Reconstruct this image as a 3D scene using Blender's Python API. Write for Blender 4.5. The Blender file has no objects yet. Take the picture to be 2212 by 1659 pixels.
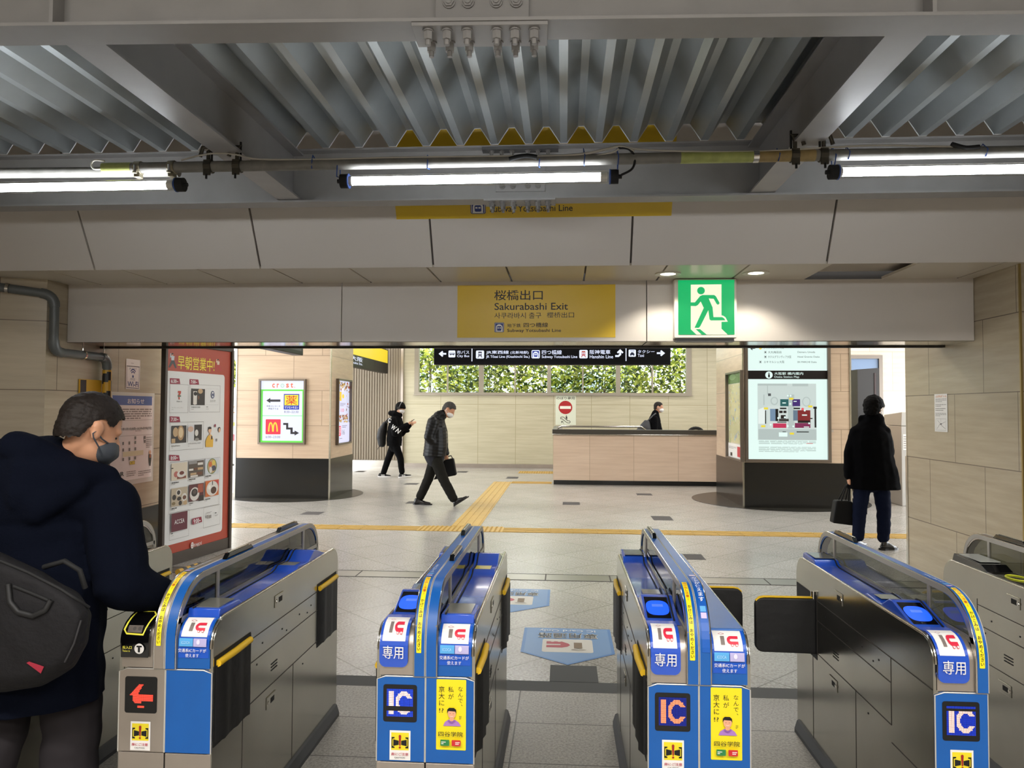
import bpy, bmesh, math, random
from mathutils import Vector, Matrix, noise
SC = bpy.context.scene
COL = SC.collection
R = math.radians
# ------------------------------------------------------------------ camera
PXW, PXH, FPX, EYE = 2212.0, 1659.0, 1610.0, 1.55
YAW, PITCH, ROLL = R(3.986), R(1.921), R(0.26)
FW = Vector((-math.sin(YAW)*math.cos(PITCH), math.cos(YAW)*math.cos(PITCH), math.sin(PITCH)))
_r0 = Vector((math.cos(YAW), math.sin(YAW), 0)); _u0 = _r0.cross(FW)
RT = _r0*math.cos(ROLL) + _u0*math.sin(ROLL)
UP = -_r0*math.sin(ROLL) + _u0*math.cos(ROLL)
cam = bpy.data.cameras.new('camera'); camo = bpy.data.objects.new('camera', cam); COL.objects.link(camo)
cam.sensor_width = 36; cam.sensor_fit = 'HORIZONTAL'; cam.lens = FPX/PXW*36; cam.clip_start = .05; cam.clip_end = 200
m4 = Matrix((RT, UP, -FW)).transposed().to_4x4(); m4.translation = (0, 0, EYE)
camo.matrix_world = m4
SC.camera = camo
# ------------------------------------------------------------------ world (overcast-bright daylight outside the windows)
wd = bpy.data.worlds.new('world'); SC.world = wd; wd.use_nodes = True
wn = wd.node_tree; bgn = wn.nodes['Background']
sky = wn.nodes.new('ShaderNodeTexSky'); sky.sky_type = 'HOSEK_WILKIE'; sky.turbidity = 6; sky.ground_albedo = .4
sky.sun_direction = (0.3, 0.5, 0.8)
mixw = wn.nodes.new('ShaderNodeMixRGB'); mixw.inputs[0].default_value = .75; mixw.inputs[2].default_value = (.95, .98, 1, 1)
wn.links.new(sky.outputs[0], mixw.inputs[1]); wn.links.new(mixw.outputs[0], bgn.inputs[0]); bgn.inputs[1].default_value = 7.0
# ------------------------------------------------------------------ sun outside, on the shrubs behind the windows
def light(name, kind, loc, power, col=(1, 1, 1), rot=(0, 0, 0), size=1, sizey=None, **k):
    l = bpy.data.lights.new(name, kind); o = bpy.data.objects.new(name, l); COL.objects.link(o)
    o.location = loc; o.rotation_euler = rot; l.energy = power; l.color = col
    if kind == 'AREA':
        l.shape = 'RECTANGLE' if sizey else 'SQUARE'; l.size = size
        if sizey: l.size_y = sizey
    if kind == 'SPOT': l.spot_size = k.get('cone', 1.2); l.spot_blend = k.get('blend', .4); l.shadow_soft_size = size
    if kind == 'SUN': l.angle = R(3)
    return o
light('sun', 'SUN', (0, 30, 20), 9.0, (1, .95, .85), (R(-8), R(12), 0))
# lamps of the concourse ceiling (rows of flat ceiling lights, above the picture)
for i, x in enumerate((-7.5, -4.2, -.9, 2.4, 5.7)):
    for j, y in enumerate((9.3, 12.6, 15.9, 18.4)):
        light('concourse_lamp', 'AREA', (x, y, 3.52), 28 if y < 17 else 19, (1, .98, .95), size=1.2, sizey=.35)
# lamps of the ticket hall on the camera's side of the gates
for x in (-2.2, 0.0, 2.2):
    light('hall_lamp', 'AREA', (x, -.4, 3.45), 78, (1, .97, .93), size=1.2, sizey=.3)
    light('hall_lamp', 'AREA', (x, -3.2, 3.45), 64, (1, .97, .93), size=1.2, sizey=.3)
SC.view_settings.view_transform = 'Standard'; SC.view_settings.look = 'None'
SC.view_settings.gamma = 1; SC.view_settings.use_curve_mapping = False
SC.view_settings.exposure = 0.42
SC.cycles.max_bounces = 8; SC.cycles.diffuse_bounces = 4; SC.cycles.transparent_max_bounces = 12
SC.cycles.caustics_reflective = False; SC.cycles.caustics_refractive = False
SC.cycles.sample_clamp_indirect = 8
# ------------------------------------------------------------------ measuring: photo point -> point on a real plane
def ray(px, py): return FW + RT*((px-PXW/2)/FPX) - UP*((py-PXH/2)/FPX)
def onY(px, py, Y): d = ray(px, py); return Vector((0, 0, EYE)) + d*(Y/d.y)
def onX(px, py, X): d = ray(px, py); return Vector((0, 0, EYE)) + d*(X/d.x)
def onZ(px, py, Z): d = ray(px, py); return Vector((0, 0, EYE)) + d*((Z-EYE)/d.z)
def onP(px, py, p0, n): d = ray(px, py); o = Vector((0, 0, EYE)); return o + d*((Vector(p0)-o).dot(n)/d.dot(n))
# ------------------------------------------------------------------ materials
def lin(h):
    if isinstance(h, (tuple, list)): return tuple(h)[:3] + (1,)
    h = h.lstrip('#'); c = [int(h[i:i+2], 16)/255 for i in (0, 2, 4)]
    return tuple(x/12.92 if x <= .04045 else ((x+.055)/1.055)**2.4 for x in c) + (1,)
_mats = {}
def mat(name, col, rough=.5, metal=0, emit=0, spec=.5, coat=0, noise_amt=0, noise_scale=20, stretch=(1, 1, 1), bump=0, col2=None, aniso=0):
    if name in _mats: return _mats[name]
    m = bpy.data.materials.new(name); m.use_nodes = True; nt = m.node_tree; b = nt.nodes['Principled BSDF']
    c = lin(col); b.inputs['Base Color'].default_value = c; b.inputs['Roughness'].default_value = rough
    b.inputs['Metallic'].default_value = metal; b.inputs['Specular IOR Level'].default_value = spec
    if coat: b.inputs['Coat Weight'].default_value = coat; b.inputs['Coat Roughness'].default_value = .08
    if aniso: b.inputs['Anisotropic'].default_value = aniso
    if emit: b.inputs['Base Color'].default_value = tuple(x*.08 for x in c[:3]) + (1,); b.inputs['Emission Color'].default_value = c; b.inputs['Emission Strength'].default_value = emit
    if noise_amt or bump:
        tc = nt.nodes.new('ShaderNodeTexCoord'); mp = nt.nodes.new('ShaderNodeMapping'); mp.inputs['Scale'].default_value = stretch
        nz = nt.nodes.new('ShaderNodeTexNoise'); nz.inputs['Scale'].default_value = noise_scale; nz.inputs['Detail'].default_value = 5
        nt.links.new(tc.outputs['Object'], mp.inputs[0]); nt.links.new(mp.outputs[0], nz.inputs[0])
        if noise_amt:
            rp = nt.nodes.new('ShaderNodeValToRGB'); rp.color_ramp.elements[0].position = .3; rp.color_ramp.elements[1].position = .7
            c2 = lin(col2) if col2 else tuple(max(0, x*(1-noise_amt)) for x in c[:3]) + (1,)
            rp.color_ramp.elements[0].color = c2; rp.color_ramp.elements[1].color = c
            nt.links.new(nz.outputs[0], rp.inputs[0]); nt.links.new(rp.outputs[0], b.inputs['Base Color'])
        if bump:
            bp = nt.nodes.new('ShaderNodeBump'); bp.inputs['Strength'].default_value = bump; bp.inputs['Distance'].default_value = .01
            nt.links.new(nz.outputs[0], bp.inputs['Height']); nt.links.new(bp.outputs[0], b.inputs['Normal'])
    _mats[name] = m; return m
def ink(h, rough=.45): return mat('ink_'+h.lstrip('#'), h, rough)
def lit(h, e=1.0): return mat('lit_%s_%g' % (h.lstrip('#'), e), h, .35, emit=e*.8, spec=.3)
def glass(name, tint, gloss=.12, rough=.02):
    if name in _mats: return _mats[name]
    m = bpy.data.materials.new(name); m.use_nodes = True; nt = m.node_tree; nt.nodes.clear()
    o = nt.nodes.new('ShaderNodeOutputMaterial'); t = nt.nodes.new('ShaderNodeBsdfTransparent'); g = nt.nodes.new('ShaderNodeBsdfGlossy')
    lw = nt.nodes.new('ShaderNodeLayerWeight'); lw.inputs[0].default_value = .5; pw = nt.nodes.new('ShaderNodeMath'); pw.operation = 'POWER'; pw.inputs[1].default_value = 4
    fr = nt.nodes.new('ShaderNodeMath'); fr.operation = 'MULTIPLY_ADD'; fr.inputs[1].default_value = .8; fr.inputs[2].default_value = .045; nt.links.new(lw.outputs['Facing'], pw.inputs[0]); nt.links.new(pw.outputs[0], fr.inputs[0])
    mx = nt.nodes.new('ShaderNodeMixShader'); t.inputs[0].default_value = lin(tint); g.inputs[1].default_value = rough
    nt.links.new(fr.outputs[0], mx.inputs[0]); nt.links.new(t.outputs[0], mx.inputs[1]); nt.links.new(g.outputs[0], mx.inputs[2])
    nt.links.new(mx.outputs[0], o.inputs[0]); _mats[name] = m; return m
# ------------------------------------------------------------------ mesh building
def woff(p):
    v = Vector((0, 0, 0))
    while p is not None: v += p.location; p = p.parent
    return v
class MB:
    def __init__(s, xf=None): s.v = []; s.f = []; s.k = []; s.ms = []; s.xf = xf
    def mi(s, m):
        if m not in s.ms: s.ms.append(m)
        return s.ms.index(m)
    def add(s, vs, fs, m):
        o = len(s.v); i = s.mi(m)
        s.v += [tuple(v) for v in vs]; s.f += [tuple(j+o for j in f) for f in fs]; s.k += [i]*len(fs); return s
    def poly(s, pts, m): return s.add(pts, [tuple(range(len(pts)))], m)
    def box(s, x0, x1, y0, y1, z0, z1, m):
        vs = [(x, y, z) for z in (z0, z1) for y in (y0, y1) for x in (x0, x1)]
        return s.add(vs, [(0, 2, 3, 1), (4, 5, 7, 6), (0, 1, 5, 4), (2, 6, 7, 3), (0, 4, 6, 2), (1, 3, 7, 5)], m)
    def hexa(s, bot, top, m):      # two quads in the same winding
        vs = list(bot)+list(top); n = len(bot)
        return s.add(vs, [tuple(range(n))[::-1], tuple(range(n, 2*n))] + [(i, (i+1) % n, (i+1) % n+n, i+n) for i in range(n)], m)
    def prism(s, pts, ax, a0, a1, m):
        f = {'x': lambda p, a: (a, p[0], p[1]), 'y': lambda p, a: (p[0], a, p[1]), 'z': lambda p, a: (p[0], p[1], a)}[ax]
        return s.hexa([f(p, a0) for p in pts], [f(p, a1) for p in pts], m)
    def tube(s, path, r, m, n=10, closed=False, flat=1.0):
        P = [Vector(p) for p in path]; L = len(P); rs = r if isinstance(r, (list, tuple)) else [r]*L; rings = []; up = None
        for i, p in enumerate(P):
            a = P[i-1] if (i or closed) else p; b = P[(i+1) % L] if (i < L-1 or closed) else p
            t = (b-a).normalized()
            if up is None: up = Vector((0, 0, 1)) if abs(t.z) < .9 else Vector((1, 0, 0))
            sd = t.cross(up).normalized(); up2 = sd.cross(t).normalized(); up = up2
            rings.append([p + sd*math.cos(2*math.pi*k/n)*rs[i] + up2*math.sin(2*math.pi*k/n)*rs[i]*flat for k in range(n)])
        vs = [v for q in rings for v in q]; fs = []
        for i in range(L if closed else L-1):
            j = (i+1) % L
            for k in range(n): fs.append((i*n+k, i*n+(k+1) % n, j*n+(k+1) % n, j*n+k))
        if not closed: fs += [tuple(range(n))[::-1], tuple(range((L-1)*n, L*n))]
        return s.add(vs, fs, m)
    def cyl(s, a, b, r, m, n=16, r2=None): return s.tube([a, b], [r, r if r2 is None else r2], m, n)
    def ball(s, c, r, m, n=12, sq=(1, 1, 1)):
        vs = []; fs = []; h = n//2
        for i in range(h+1):
            t = math.pi*i/h
            for k in range(n):
                p = 2*math.pi*k/n
                vs.append((c[0]+r*sq[0]*math.sin(t)*math.cos(p), c[1]+r*sq[1]*math.sin(t)*math.sin(p), c[2]+r*sq[2]*math.cos(t)))
        for i in range(h):
            for k in range(n): fs.append((i*n+k, (i+1)*n+k, (i+1)*n+(k+1) % n, i*n+(k+1) % n))
        return s.add(vs, fs, m)
    def build(s, name, parent=None, smooth=0, bevel=0, local=False, props=None):
        vs = [s.xf(v) for v in s.v] if s.xf else s.v
        if parent is not None and not local: o = woff(parent); vs = [(v[0]-o.x, v[1]-o.y, v[2]-o.z) for v in vs]
        me = bpy.data.meshes.new(name); me.from_pydata(vs, [], s.f)
        for m in s.ms: me.materials.append(m)
        me.polygons.foreach_set('material_index', s.k)
        me.update(); me.validate()
        b = bmesh.new(); b.from_mesh(me); bmesh.ops.recalc_face_normals(b, faces=b.faces) if not getattr(s, 'keepn', False) else None; b.to_mesh(me); b.free()
        if smooth:
            me.polygons.foreach_set('use_smooth', [True]*len(me.polygons)); me.set_sharp_from_angle(angle=R(smooth))
        ob = bpy.data.objects.new(name, me); COL.objects.link(ob)
        if parent is not None: ob.parent = parent
        if bevel:
            md = ob.modifiers.new('bevel', 'BEVEL'); md.width = bevel; md.segments = 2; md.limit_method = 'ANGLE'; md.angle_limit = R(40)
        if props: tag(ob, **props)
        return ob
def tag(o, label=None, cat=None, group=None, kind=None):
    if label: o['label'] = label
    if cat: o['category'] = cat
    if group: o['group'] = group
    if kind: o['kind'] = kind
    return o
def thing(name, loc, label, cat, group=None, rz=0):
    o = bpy.data.objects.new(name, None); COL.objects.link(o); o.location = loc; o.rotation_euler = (0, 0, rz); o.empty_display_size = .1
    return tag(o, label, cat, group)
def struct(mb, name, **k): o = mb.build(name, **k); o['kind'] = 'structure'; return o
# ------------------------------------------------------------------ lettering and flat print
_txt = {}
def text_mesh(s, bold=0.0):
    key = (s, bold)
    if key in _txt: return _txt[key]
    c = bpy.data.curves.new('t', 'FONT'); c.body = s; c.resolution_u = 3; c.offset = bold; c.fill_mode = 'FRONT'
    o = bpy.data.objects.new('t', c); COL.objects.link(o)
    dg = bpy.context.evaluated_depsgraph_get(); ev = o.evaluated_get(dg); me = ev.to_mesh()
    vs = [(v.co.x, v.co.y) for v in me.vertices]; fs = [tuple(p.vertices) for p in me.polygons]
    ev.to_mesh_clear(); bpy.data.objects.remove(o); bpy.data.curves.remove(c)
    _txt[key] = (vs, fs); return vs, fs
class Cv:
    """flat print: shapes in the sheet's own 2-D measure (v grows downwards), laid on a surface by fn(u, v, lift)"""
    def __init__(s, fn, eps=.0006, cuts=None): s.fn = fn; s.mb = MB(); s.n = 0; s.eps = eps; s.cuts = cuts
    def raw(s, vs, fs, m):
        s.n += 1
        if s.cuts:
            b = bmesh.new(); bv = [b.verts.new((v[0], v[1], 0)) for v in vs]
            for f in fs:
                try: b.faces.new([bv[i] for i in f])
                except ValueError: pass
            for c in s.cuts: bmesh.ops.bisect_plane(b, geom=b.verts[:]+b.edges[:]+b.faces[:], plane_co=(0, c, 0), plane_no=(0, 1, 0))
            b.verts.index_update(); vs = [tuple(v.co[:2]) for v in b.verts]; fs = [tuple(v.index for v in f.verts) for f in b.faces]; b.free()
        s.mb.add([s.fn(v[0], v[1], s.n*s.eps) for v in vs], fs, m); return s
    def poly(s, pts, m): return s.raw(pts, [tuple(range(len(pts)))], m)
    def rect(s, x0, y0, x1, y1, m): return s.poly([(x0, y0), (x1, y0), (x1, y1), (x0, y1)], m)
    def rrect(s, x0, y0, x1, y1, r, m, n=4):
        P = []
        for cx, cy, a in ((x1-r, y0+r, -90), (x1-r, y1-r, 0), (x0+r, y1-r, 90), (x0+r, y0+r, 180)):
            P += [(cx+r*math.cos(R(a+90*i/n)), cy+r*math.sin(R(a+90*i/n))) for i in range(n+1)]
        return s.poly(P, m)
    def ell(s, cx, cy, rx, ry, m, n=24): return s.poly([(cx+rx*math.cos(2*math.pi*i/n), cy+ry*math.sin(2*math.pi*i/n)) for i in range(n)], m)
    def frame(s, x0, y0, x1, y1, w, m):
        s.n -= 1
        for a in ((x0, y0, x1, y0+w), (x0, y1-w, x1, y1), (x0, y0+w, x0+w, y1-w), (x1-w, y0+w, x1, y1-w)): s.rect(*a, m); s.n -= 1
        s.n += 2; return s
    def line(s, pts, w, m, closed=False):
        P = [Vector(p) for p in pts]; L = len(P); vs = []
        for i, p in enumerate(P):
            a = P[i-1] if (i or closed) else p; b = P[(i+1) % L] if (i < L-1 or closed) else p
            t = (b-a).normalized(); n = Vector((-t.y, t.x))
            k = 1.0
            if 0 < i < L-1 or closed:
                t1 = (p-a).normalized(); k = 1/max(.4, abs(Vector((-t1.y, t1.x)).dot(n)))
            vs += [p+n*w/2*k, p-n*w/2*k]
        fs = [(2*i, 2*i+1, (2*i+3) % (2*L), (2*i+2) % (2*L)) for i in range(L if closed else L-1)]
        return s.raw([tuple(v) for v in vs], fs, m)
    def text(s, t, x0, y0, x1, y1, m, bold=0.0, rot=0):
        vs, fs = text_mesh(t, bold)
        if not vs: return s
        ax = min(v[0] for v in vs); bx = max(v[0] for v in vs); ay = min(v[1] for v in vs); by = max(v[1] for v in vs)
        w, h = bx-ax or 1, by-ay or 1
        P = [((v[0]-ax)/w, 1-(v[1]-ay)/h) for v in vs]
        if rot == 180: P = [(1-a, 1-b) for a, b in P]
        return s.raw([(x0+a*(x1-x0), y0+b*(y1-y0)) for a, b in P], fs, m)
    def vtext(s, t, x0, y0, x1, y1, m, bold=0.0, rot=0):      # upright characters stacked downwards
        n = len(t); h = (y1-y0)/n; k = min(h*.96, (x1-x0)*1.12); cx = (x0+x1)/2
        for i, c in enumerate(t):
            if c == ' ': continue
            vs, fs = text_mesh(c, bold); cy = y0+(i+.5)*h
            ax = (min(v[0] for v in vs)+max(v[0] for v in vs))/2
            if c in '、。': P = [(v[0]-.5+.55, -(v[1]-.38)-.5) for v in vs]
            elif c in 'ー': P = [((v[1]-.38), (v[0]-.5)) for v in vs]
            elif ord(c) < 128: P = [(v[0]-ax, -(v[1]-.36)) for v in vs]
            else: P = [(v[0]-.5, -(v[1]-.38)) for v in vs]
            s.raw([(cx+p[0]*k, cy+p[1]*k) for p in P], fs, m); s.n -= 1
        s.n += 1; return s
    def lines(s, x0, y0, x1, y1, n, m, fill=.45, seed=1):      # rows of print too small to read
        rn = random.Random(seed); h = (y1-y0)/n
        for i in range(n):
            x = x0; e = x0+(x1-x0)*(1 if i < n-1 else rn.uniform(.4, .9))
            while x < e-.01*(x1-x0):
                w = rn.uniform(.05, .22)*(x1-x0); s.rect(x, y0+i*h+h*(1-fill)/2, min(e, x+w), y0+i*h+h*(1+fill)/2, m); s.n -= 1; x += w+.02*(x1-x0)
        s.n += 1; return s
    def build(s, name, parent=None, local=False, props=None):
        s.mb.keepn = True; return s.mb.build(name, parent, local=local, props=props)
def fY(Y, sgn=-1): return lambda u, v, e: onY(u, v, Y) + Vector((0, sgn*e, 0))
def fX(X, sgn): return lambda u, v, e: onX(u, v, X) + Vector((sgn*e, 0, 0))
def fZ(Z): return lambda u, v, e: onZ(u, v, Z) + Vector((0, 0, e))
def fP(p0, n): n = Vector(n).normalized(); return lambda u, v, e: onP(u, v, p0, n) + n*e
def arc(cx, cy, r, a0, a1, n=8): return [(cx+r*math.cos(R(a0+(a1-a0)*i/n)), cy+r*math.sin(R(a0+(a1-a0)*i/n))) for i in range(n+1)]
# ================================================================== MATERIALS OF THE PLACE
def tile_mat(name, c1, c2, joint, bw, bh, ox, oy, rotz=0, mortar=.004, off=.5, axes='xz', rough=.3, streak=(1, 1, 6), nscale=4, speckle=0, spec=.5, bumpj=.0, cfac=.5):
    m = bpy.data.materials.new(name); m.use_nodes = True; nt = m.node_tree; b = nt.nodes['Principled BSDF']; N = nt.nodes.new; K = nt.links.new
    tc = N('ShaderNodeTexCoord'); sx = N('ShaderNodeSeparateXYZ'); cb = N('ShaderNodeCombineXYZ'); K(tc.outputs['Object'], sx.inputs[0])
    K(sx.outputs['XYZ'.index(axes[0].upper())], cb.inputs[0]); K(sx.outputs['XYZ'.index(axes[1].upper())], cb.inputs[1])
    mp = N('ShaderNodeMapping'); mp.vector_type = 'TEXTURE'; mp.inputs['Location'].default_value = (ox, oy, 0); mp.inputs['Rotation'].default_value = (0, 0, rotz)
    K(cb.outputs[0], mp.inputs[0]); br = N('ShaderNodeTexBrick'); K(mp.outputs[0], br.inputs[0])
    br.inputs['Scale'].default_value = 1; br.inputs['Brick Width'].default_value = bw; br.inputs['Row Height'].default_value = bh
    br.inputs['Mortar Size'].default_value = mortar; br.inputs['Mortar Smooth'].default_value = .1; br.offset = off; br.squash = 1; br.inputs['Bias'].default_value = 0
    br.inputs['Color1'].default_value = (.25, .25, .25, 1); br.inputs['Color2'].default_value = (.75, .75, .75, 1)
    mp2 = N('ShaderNodeMapping'); mp2.inputs['Scale'].default_value = streak; K(tc.outputs['Object'], mp2.inputs[0])
    nz = N('ShaderNodeTexNoise'); nz.inputs['Scale'].default_value = nscale; nz.inputs['Detail'].default_value = 7; nz.inputs['Roughness'].default_value = .6; K(mp2.outputs[0], nz.inputs[0])
    ma = N('ShaderNodeMath'); ma.operation = 'MULTIPLY_ADD'; ma.inputs[1].default_value = .22; K(br.outputs[0], ma.inputs[0]); K(nz.outputs[0], ma.inputs[2])
    rp = N('ShaderNodeValToRGB'); rp.color_ramp.elements[0].position = .42; rp.color_ramp.elements[1].position = .8
    rp.color_ramp.elements[0].color = lin(c1); rp.color_ramp.elements[1].color = lin(c2); K(ma.outputs[0], rp.inputs[0]); last = rp.outputs[0]
    if speckle:
        n2 = N('ShaderNodeTexNoise'); n2.inputs['Scale'].default_value = speckle; n2.inputs['Detail'].default_value = 3; n2.inputs['Roughness'].default_value = .75; K(tc.outputs['Object'], n2.inputs[0])
        r2 = N('ShaderNodeValToRGB'); r2.color_ramp.elements[0].position = .36; r2.color_ramp.elements[1].position = .62
        r2.color_ramp.elements[0].color = (.45, .44, .42, 1); r2.color_ramp.elements[1].color = (1.12, 1.12, 1.12, 1); K(n2.outputs[0], r2.inputs[0])
        mu = N('ShaderNodeMixRGB'); mu.blend_type = 'MULTIPLY'; mu.inputs[0].default_value = .8; K(last, mu.inputs[1]); K(r2.outputs[0], mu.inputs[2]); last = mu.outputs[0]
    mx = N('ShaderNodeMixRGB'); K(br.outputs['Fac'], mx.inputs[0]); K(last, mx.inputs[1]); mx.inputs[2].default_value = lin(joint)
    K(mx.outputs[0], b.inputs['Base Color']); b.inputs['Roughness'].default_value = rough; b.inputs['Specular IOR Level'].default_value = spec
    return m
D2 = math.sqrt(2)
FLOOR_A = tile_mat('granite_front', '#a19d96', '#b2aea6', '#504d49', 1.03, .42, -.235, 4.154, mortar=.0035, off=0, axes='xy', rough=.42, streak=(1, 1, 1), nscale=1.5, speckle=85)
FLOOR_B = tile_mat('granite_concourse', '#aeaba5', '#bdb9b3', '#76726c', .566, .570, 0, 0, rotz=R(45), mortar=.0035, off=0, axes='xy', rough=.25, streak=(1, 1, 1), nscale=1.2, speckle=60)
STONE = tile_mat('travertine_hall', '#a3967f', '#b2a58d', '#6d6153', .91, .597, 0, 0, axes='yz', rough=.22, streak=(1, .7, 9), nscale=2.4, mortar=.004)
STONE_L = tile_mat('travertine_left', '#b0a38d', '#bcaf98', '#75685a', .91, .597, 0, 0, axes='xz', rough=.2, streak=(.7, 1, 9), nscale=2.4, mortar=.004)
STONE_FAR = tile_mat('travertine_far', '#b3ac91', '#c6bfa5', '#a19879', 1.0, 1.72, -1.77+.92, .27-1.72+1.6, axes='xz', rough=.4, streak=(.5, 1, 8), nscale=2.0, mortar=.008, off=0)
STONE_PINK = tile_mat('travertine_pillar', '#b89f87', '#ccb59b', '#9c8871', 1.0, .60, .37, .05, axes='xz', rough=.3, streak=(.5, 1, 8), nscale=2.2, mortar=.006)
DARK_STONE = mat('dark_granite', '#1a1a19', .15, noise_amt=.5, noise_scale=160, spec=.35)
GREYPAINT = mat('grey_steel_paint', '#8b8987', .42, noise_amt=.12, noise_scale=6)
DECK = mat('galvanised_deck', '#9ea4a5', .36, metal=.55, noise_amt=.05, noise_scale=12)
FASC = mat('fascia_sheet', '#d3ccc4', .38, spec=.5)
FASC2 = mat('fascia_warm_sheet', '#b5aa9b', .45)
SEAM = mat('seam_dark', '#3a3632', .7)
POLISH = mat('polished_soffit', '#8f897d', .12, metal=.85)
STEEL = mat('brushed_steel', '#b3b1a8', .21, metal=1, noise_amt=.12, noise_scale=5, stretch=(6, 1, 1))
STEEL_F = mat('brushed_steel_front', '#b8aea4', .34, metal=.8, noise_amt=.08, noise_scale=8)
BRIGHT = mat('bright_steel', '#c9c6c0', .16, metal=1)
BLACK = mat('black_plastic', '#0c0c0d', .3)
BLACKM = mat('black_matte', '#0b0b0c', .75)
RUBBER = mat('grey_rubber', '#3c3d40', .6)
# ================================================================== FLOOR
fb = MB()
fb.poly([(-9, -7, 0), (12, -7, 0), (12, 4.154, 0), (-9, 4.154, 0)], FLOOR_A)
fb.poly([(-9, 4.154, 0), (12, 4.154, 0), (12, 4.308, 0), (-9, 4.308, 0)], mat('dark_strip', '#2a2d30', .6))
fb.poly([(-9, 4.308, 0), (12, 4.308, 0), (12, 20.2, 0), (-9, 20.2, 0)], FLOOR_B)
floor = struct(fb, 'floor')
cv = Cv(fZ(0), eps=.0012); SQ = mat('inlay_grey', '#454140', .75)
sq = onZ(1187, 1474, 0); sq2 = onZ(1293, 1474, 0); sq3 = onZ(1240, 1438, 0)
mbi = MB()
mbi.box(sq.x, sq2.x, 4.306, sq3.y, -.004, .0012, mat('dark_strip', '', 0))
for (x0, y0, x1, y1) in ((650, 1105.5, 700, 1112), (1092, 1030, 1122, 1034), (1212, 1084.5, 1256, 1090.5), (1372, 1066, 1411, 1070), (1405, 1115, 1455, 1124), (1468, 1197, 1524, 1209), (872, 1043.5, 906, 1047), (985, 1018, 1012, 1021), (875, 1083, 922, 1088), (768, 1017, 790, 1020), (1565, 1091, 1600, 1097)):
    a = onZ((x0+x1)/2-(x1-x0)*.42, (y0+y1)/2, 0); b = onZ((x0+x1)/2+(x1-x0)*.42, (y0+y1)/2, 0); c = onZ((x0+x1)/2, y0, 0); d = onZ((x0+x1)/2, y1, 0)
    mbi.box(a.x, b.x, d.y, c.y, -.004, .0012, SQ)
fi = mbi.build('floor_inlay', floor); fi['kind'] = 'structure'
tr = MB(); TRK = mat('track_steel', '#98958c', .3, metal=.7)
tr.box(-4.48, 3.4, 6.815, 7.055, -.004, .0015, TRK)
for y in (6.80, 7.05): tr.box(-4.48, 3.4, y, y+.018, -.004, .002, SEAM)
for x in (-3.3, -1.92, -.17, .42, .98, 1.83, 2.6): tr.box(x, x+.012, 6.81, 7.06, -.004, .0022, SEAM)
struct(tr, 'trim_1')
# tactile paving
YEL = mat('tactile_yellow', '#c6a353', .5, noise_amt=.15, noise_scale=9)
def tactile(name, x0, x1, y0, y1, along, label, n=4):
    t = MB(); t.box(x0, x1, y0, y1, -.004, .004, YEL)
    if along == 'x':
        w = (y1-y0)/n
        for i in range(n): t.box(x0+.01, x1-.01, y0+w*(i+.3), y0+w*(i+.7), .004, .009, YEL)
        for k in range(1, int((x1-x0)/.3)): t.box(x0+k*.3-.004, x0+k*.3+.004, y0, y1, .0035, .0095, mat('tactile_joint', '#a98a3a', .6))
    elif along == 'y':
        w = (x1-x0)/n
        for i in range(n): t.box(x0+w*(i+.3), x0+w*(i+.7), y0+.01, y1-.01, .004, .009, YEL)
    else:
        nx = max(1, round((x1-x0)/.06)); ny = max(1, round((y1-y0)/.06))
        for i in range(nx):
            for j in range(ny): t.box(x0+(i+.3)*.06, x0+(i+.7)*.06, y0+(j+.3)*.06, y0+(j+.7)*.06, .004, .009, YEL)
    return t.build(name, props=dict(label=label, cat='tactile paving', group='yellow tactile paving'))
tactile('tactile_strip', -5.6, -1.86, 9.42, 9.76, 'x', 'yellow ribbed tactile strip running left from the crossing blocks')
tactile('tactile_block', -1.86, -.78, 9.40, 9.80, 'dots', 'yellow dotted tactile blocks where the guide strips cross')
tactile('tactile_strip', -.78, 6.4, 9.40, 9.74, 'x', 'yellow ribbed tactile strip running right from the crossing blocks')
tactile('tactile_strip', -1.48, -1.1, 9.80, 15.85, 'y', 'yellow tactile strip leading from the crossing to the far wall')
tactile('tactile_strip', -1.1, -.25, 15.55, 15.95, 'x', 'yellow tactile strip turning right to the escalator parapet')
tactile('tactile_block', -1.1, -.25, 18.0, 18.6, 'dots', 'small yellow tactile patch at the foot of far wall')
# ================================================================== WALLS AND CEILINGS
def wallbox(name, x0, x1, y0, y1, z0, z1, m): return struct(MB().box(x0, x1, y0, y1, z0, z1, m), name)
XR, XL = 3.4, -4.48
for nm, arg in (('STONE', (STONE, 5.85+.455, 1.10-.597)),):
    mp = [n for n in STONE.node_tree.nodes if n.type == 'MAPPING' and n.vector_type == 'TEXTURE'][0]; mp.inputs['Location'].default_value = (5.39+.0, 1.10-2*.597, 0)
mp = [n for n in STONE_L.node_tree.nodes if n.type == 'MAPPING' and n.vector_type == 'TEXTURE'][0]; mp.inputs['Location'].default_value = (.2, 1.10-2*.597, 0)
wallbox('wall_right', XR, 8.0, 5.80, 7.69, 0, 3.7, STONE)
g = MB(); g.box(XR-.006, XR+.03, 7.66, 7.70, 0, 1.10, BRIGHT); g.box(XR-.004, XR+.01, 5.795, 5.81, 0, 2.66, mat('gold_joint', '#9a8550', .4, metal=.6)); struct(g, 'trim_2')
wallbox('wall_left', XL-.4, XL, 6.15, 8.3, .48, 3.7, STONE)
wallbox('baseboard_left', XL-.4, XL+.015, 6.15, 8.32, 0, .48, DARK_STONE)
c0 = Vector((XL, 6.15, 0)); th = R(23)
dirw = Vector((-math.cos(th), -math.sin(th), 0)); nrm = Vector((math.sin(th), -math.cos(th), 0))
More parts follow.
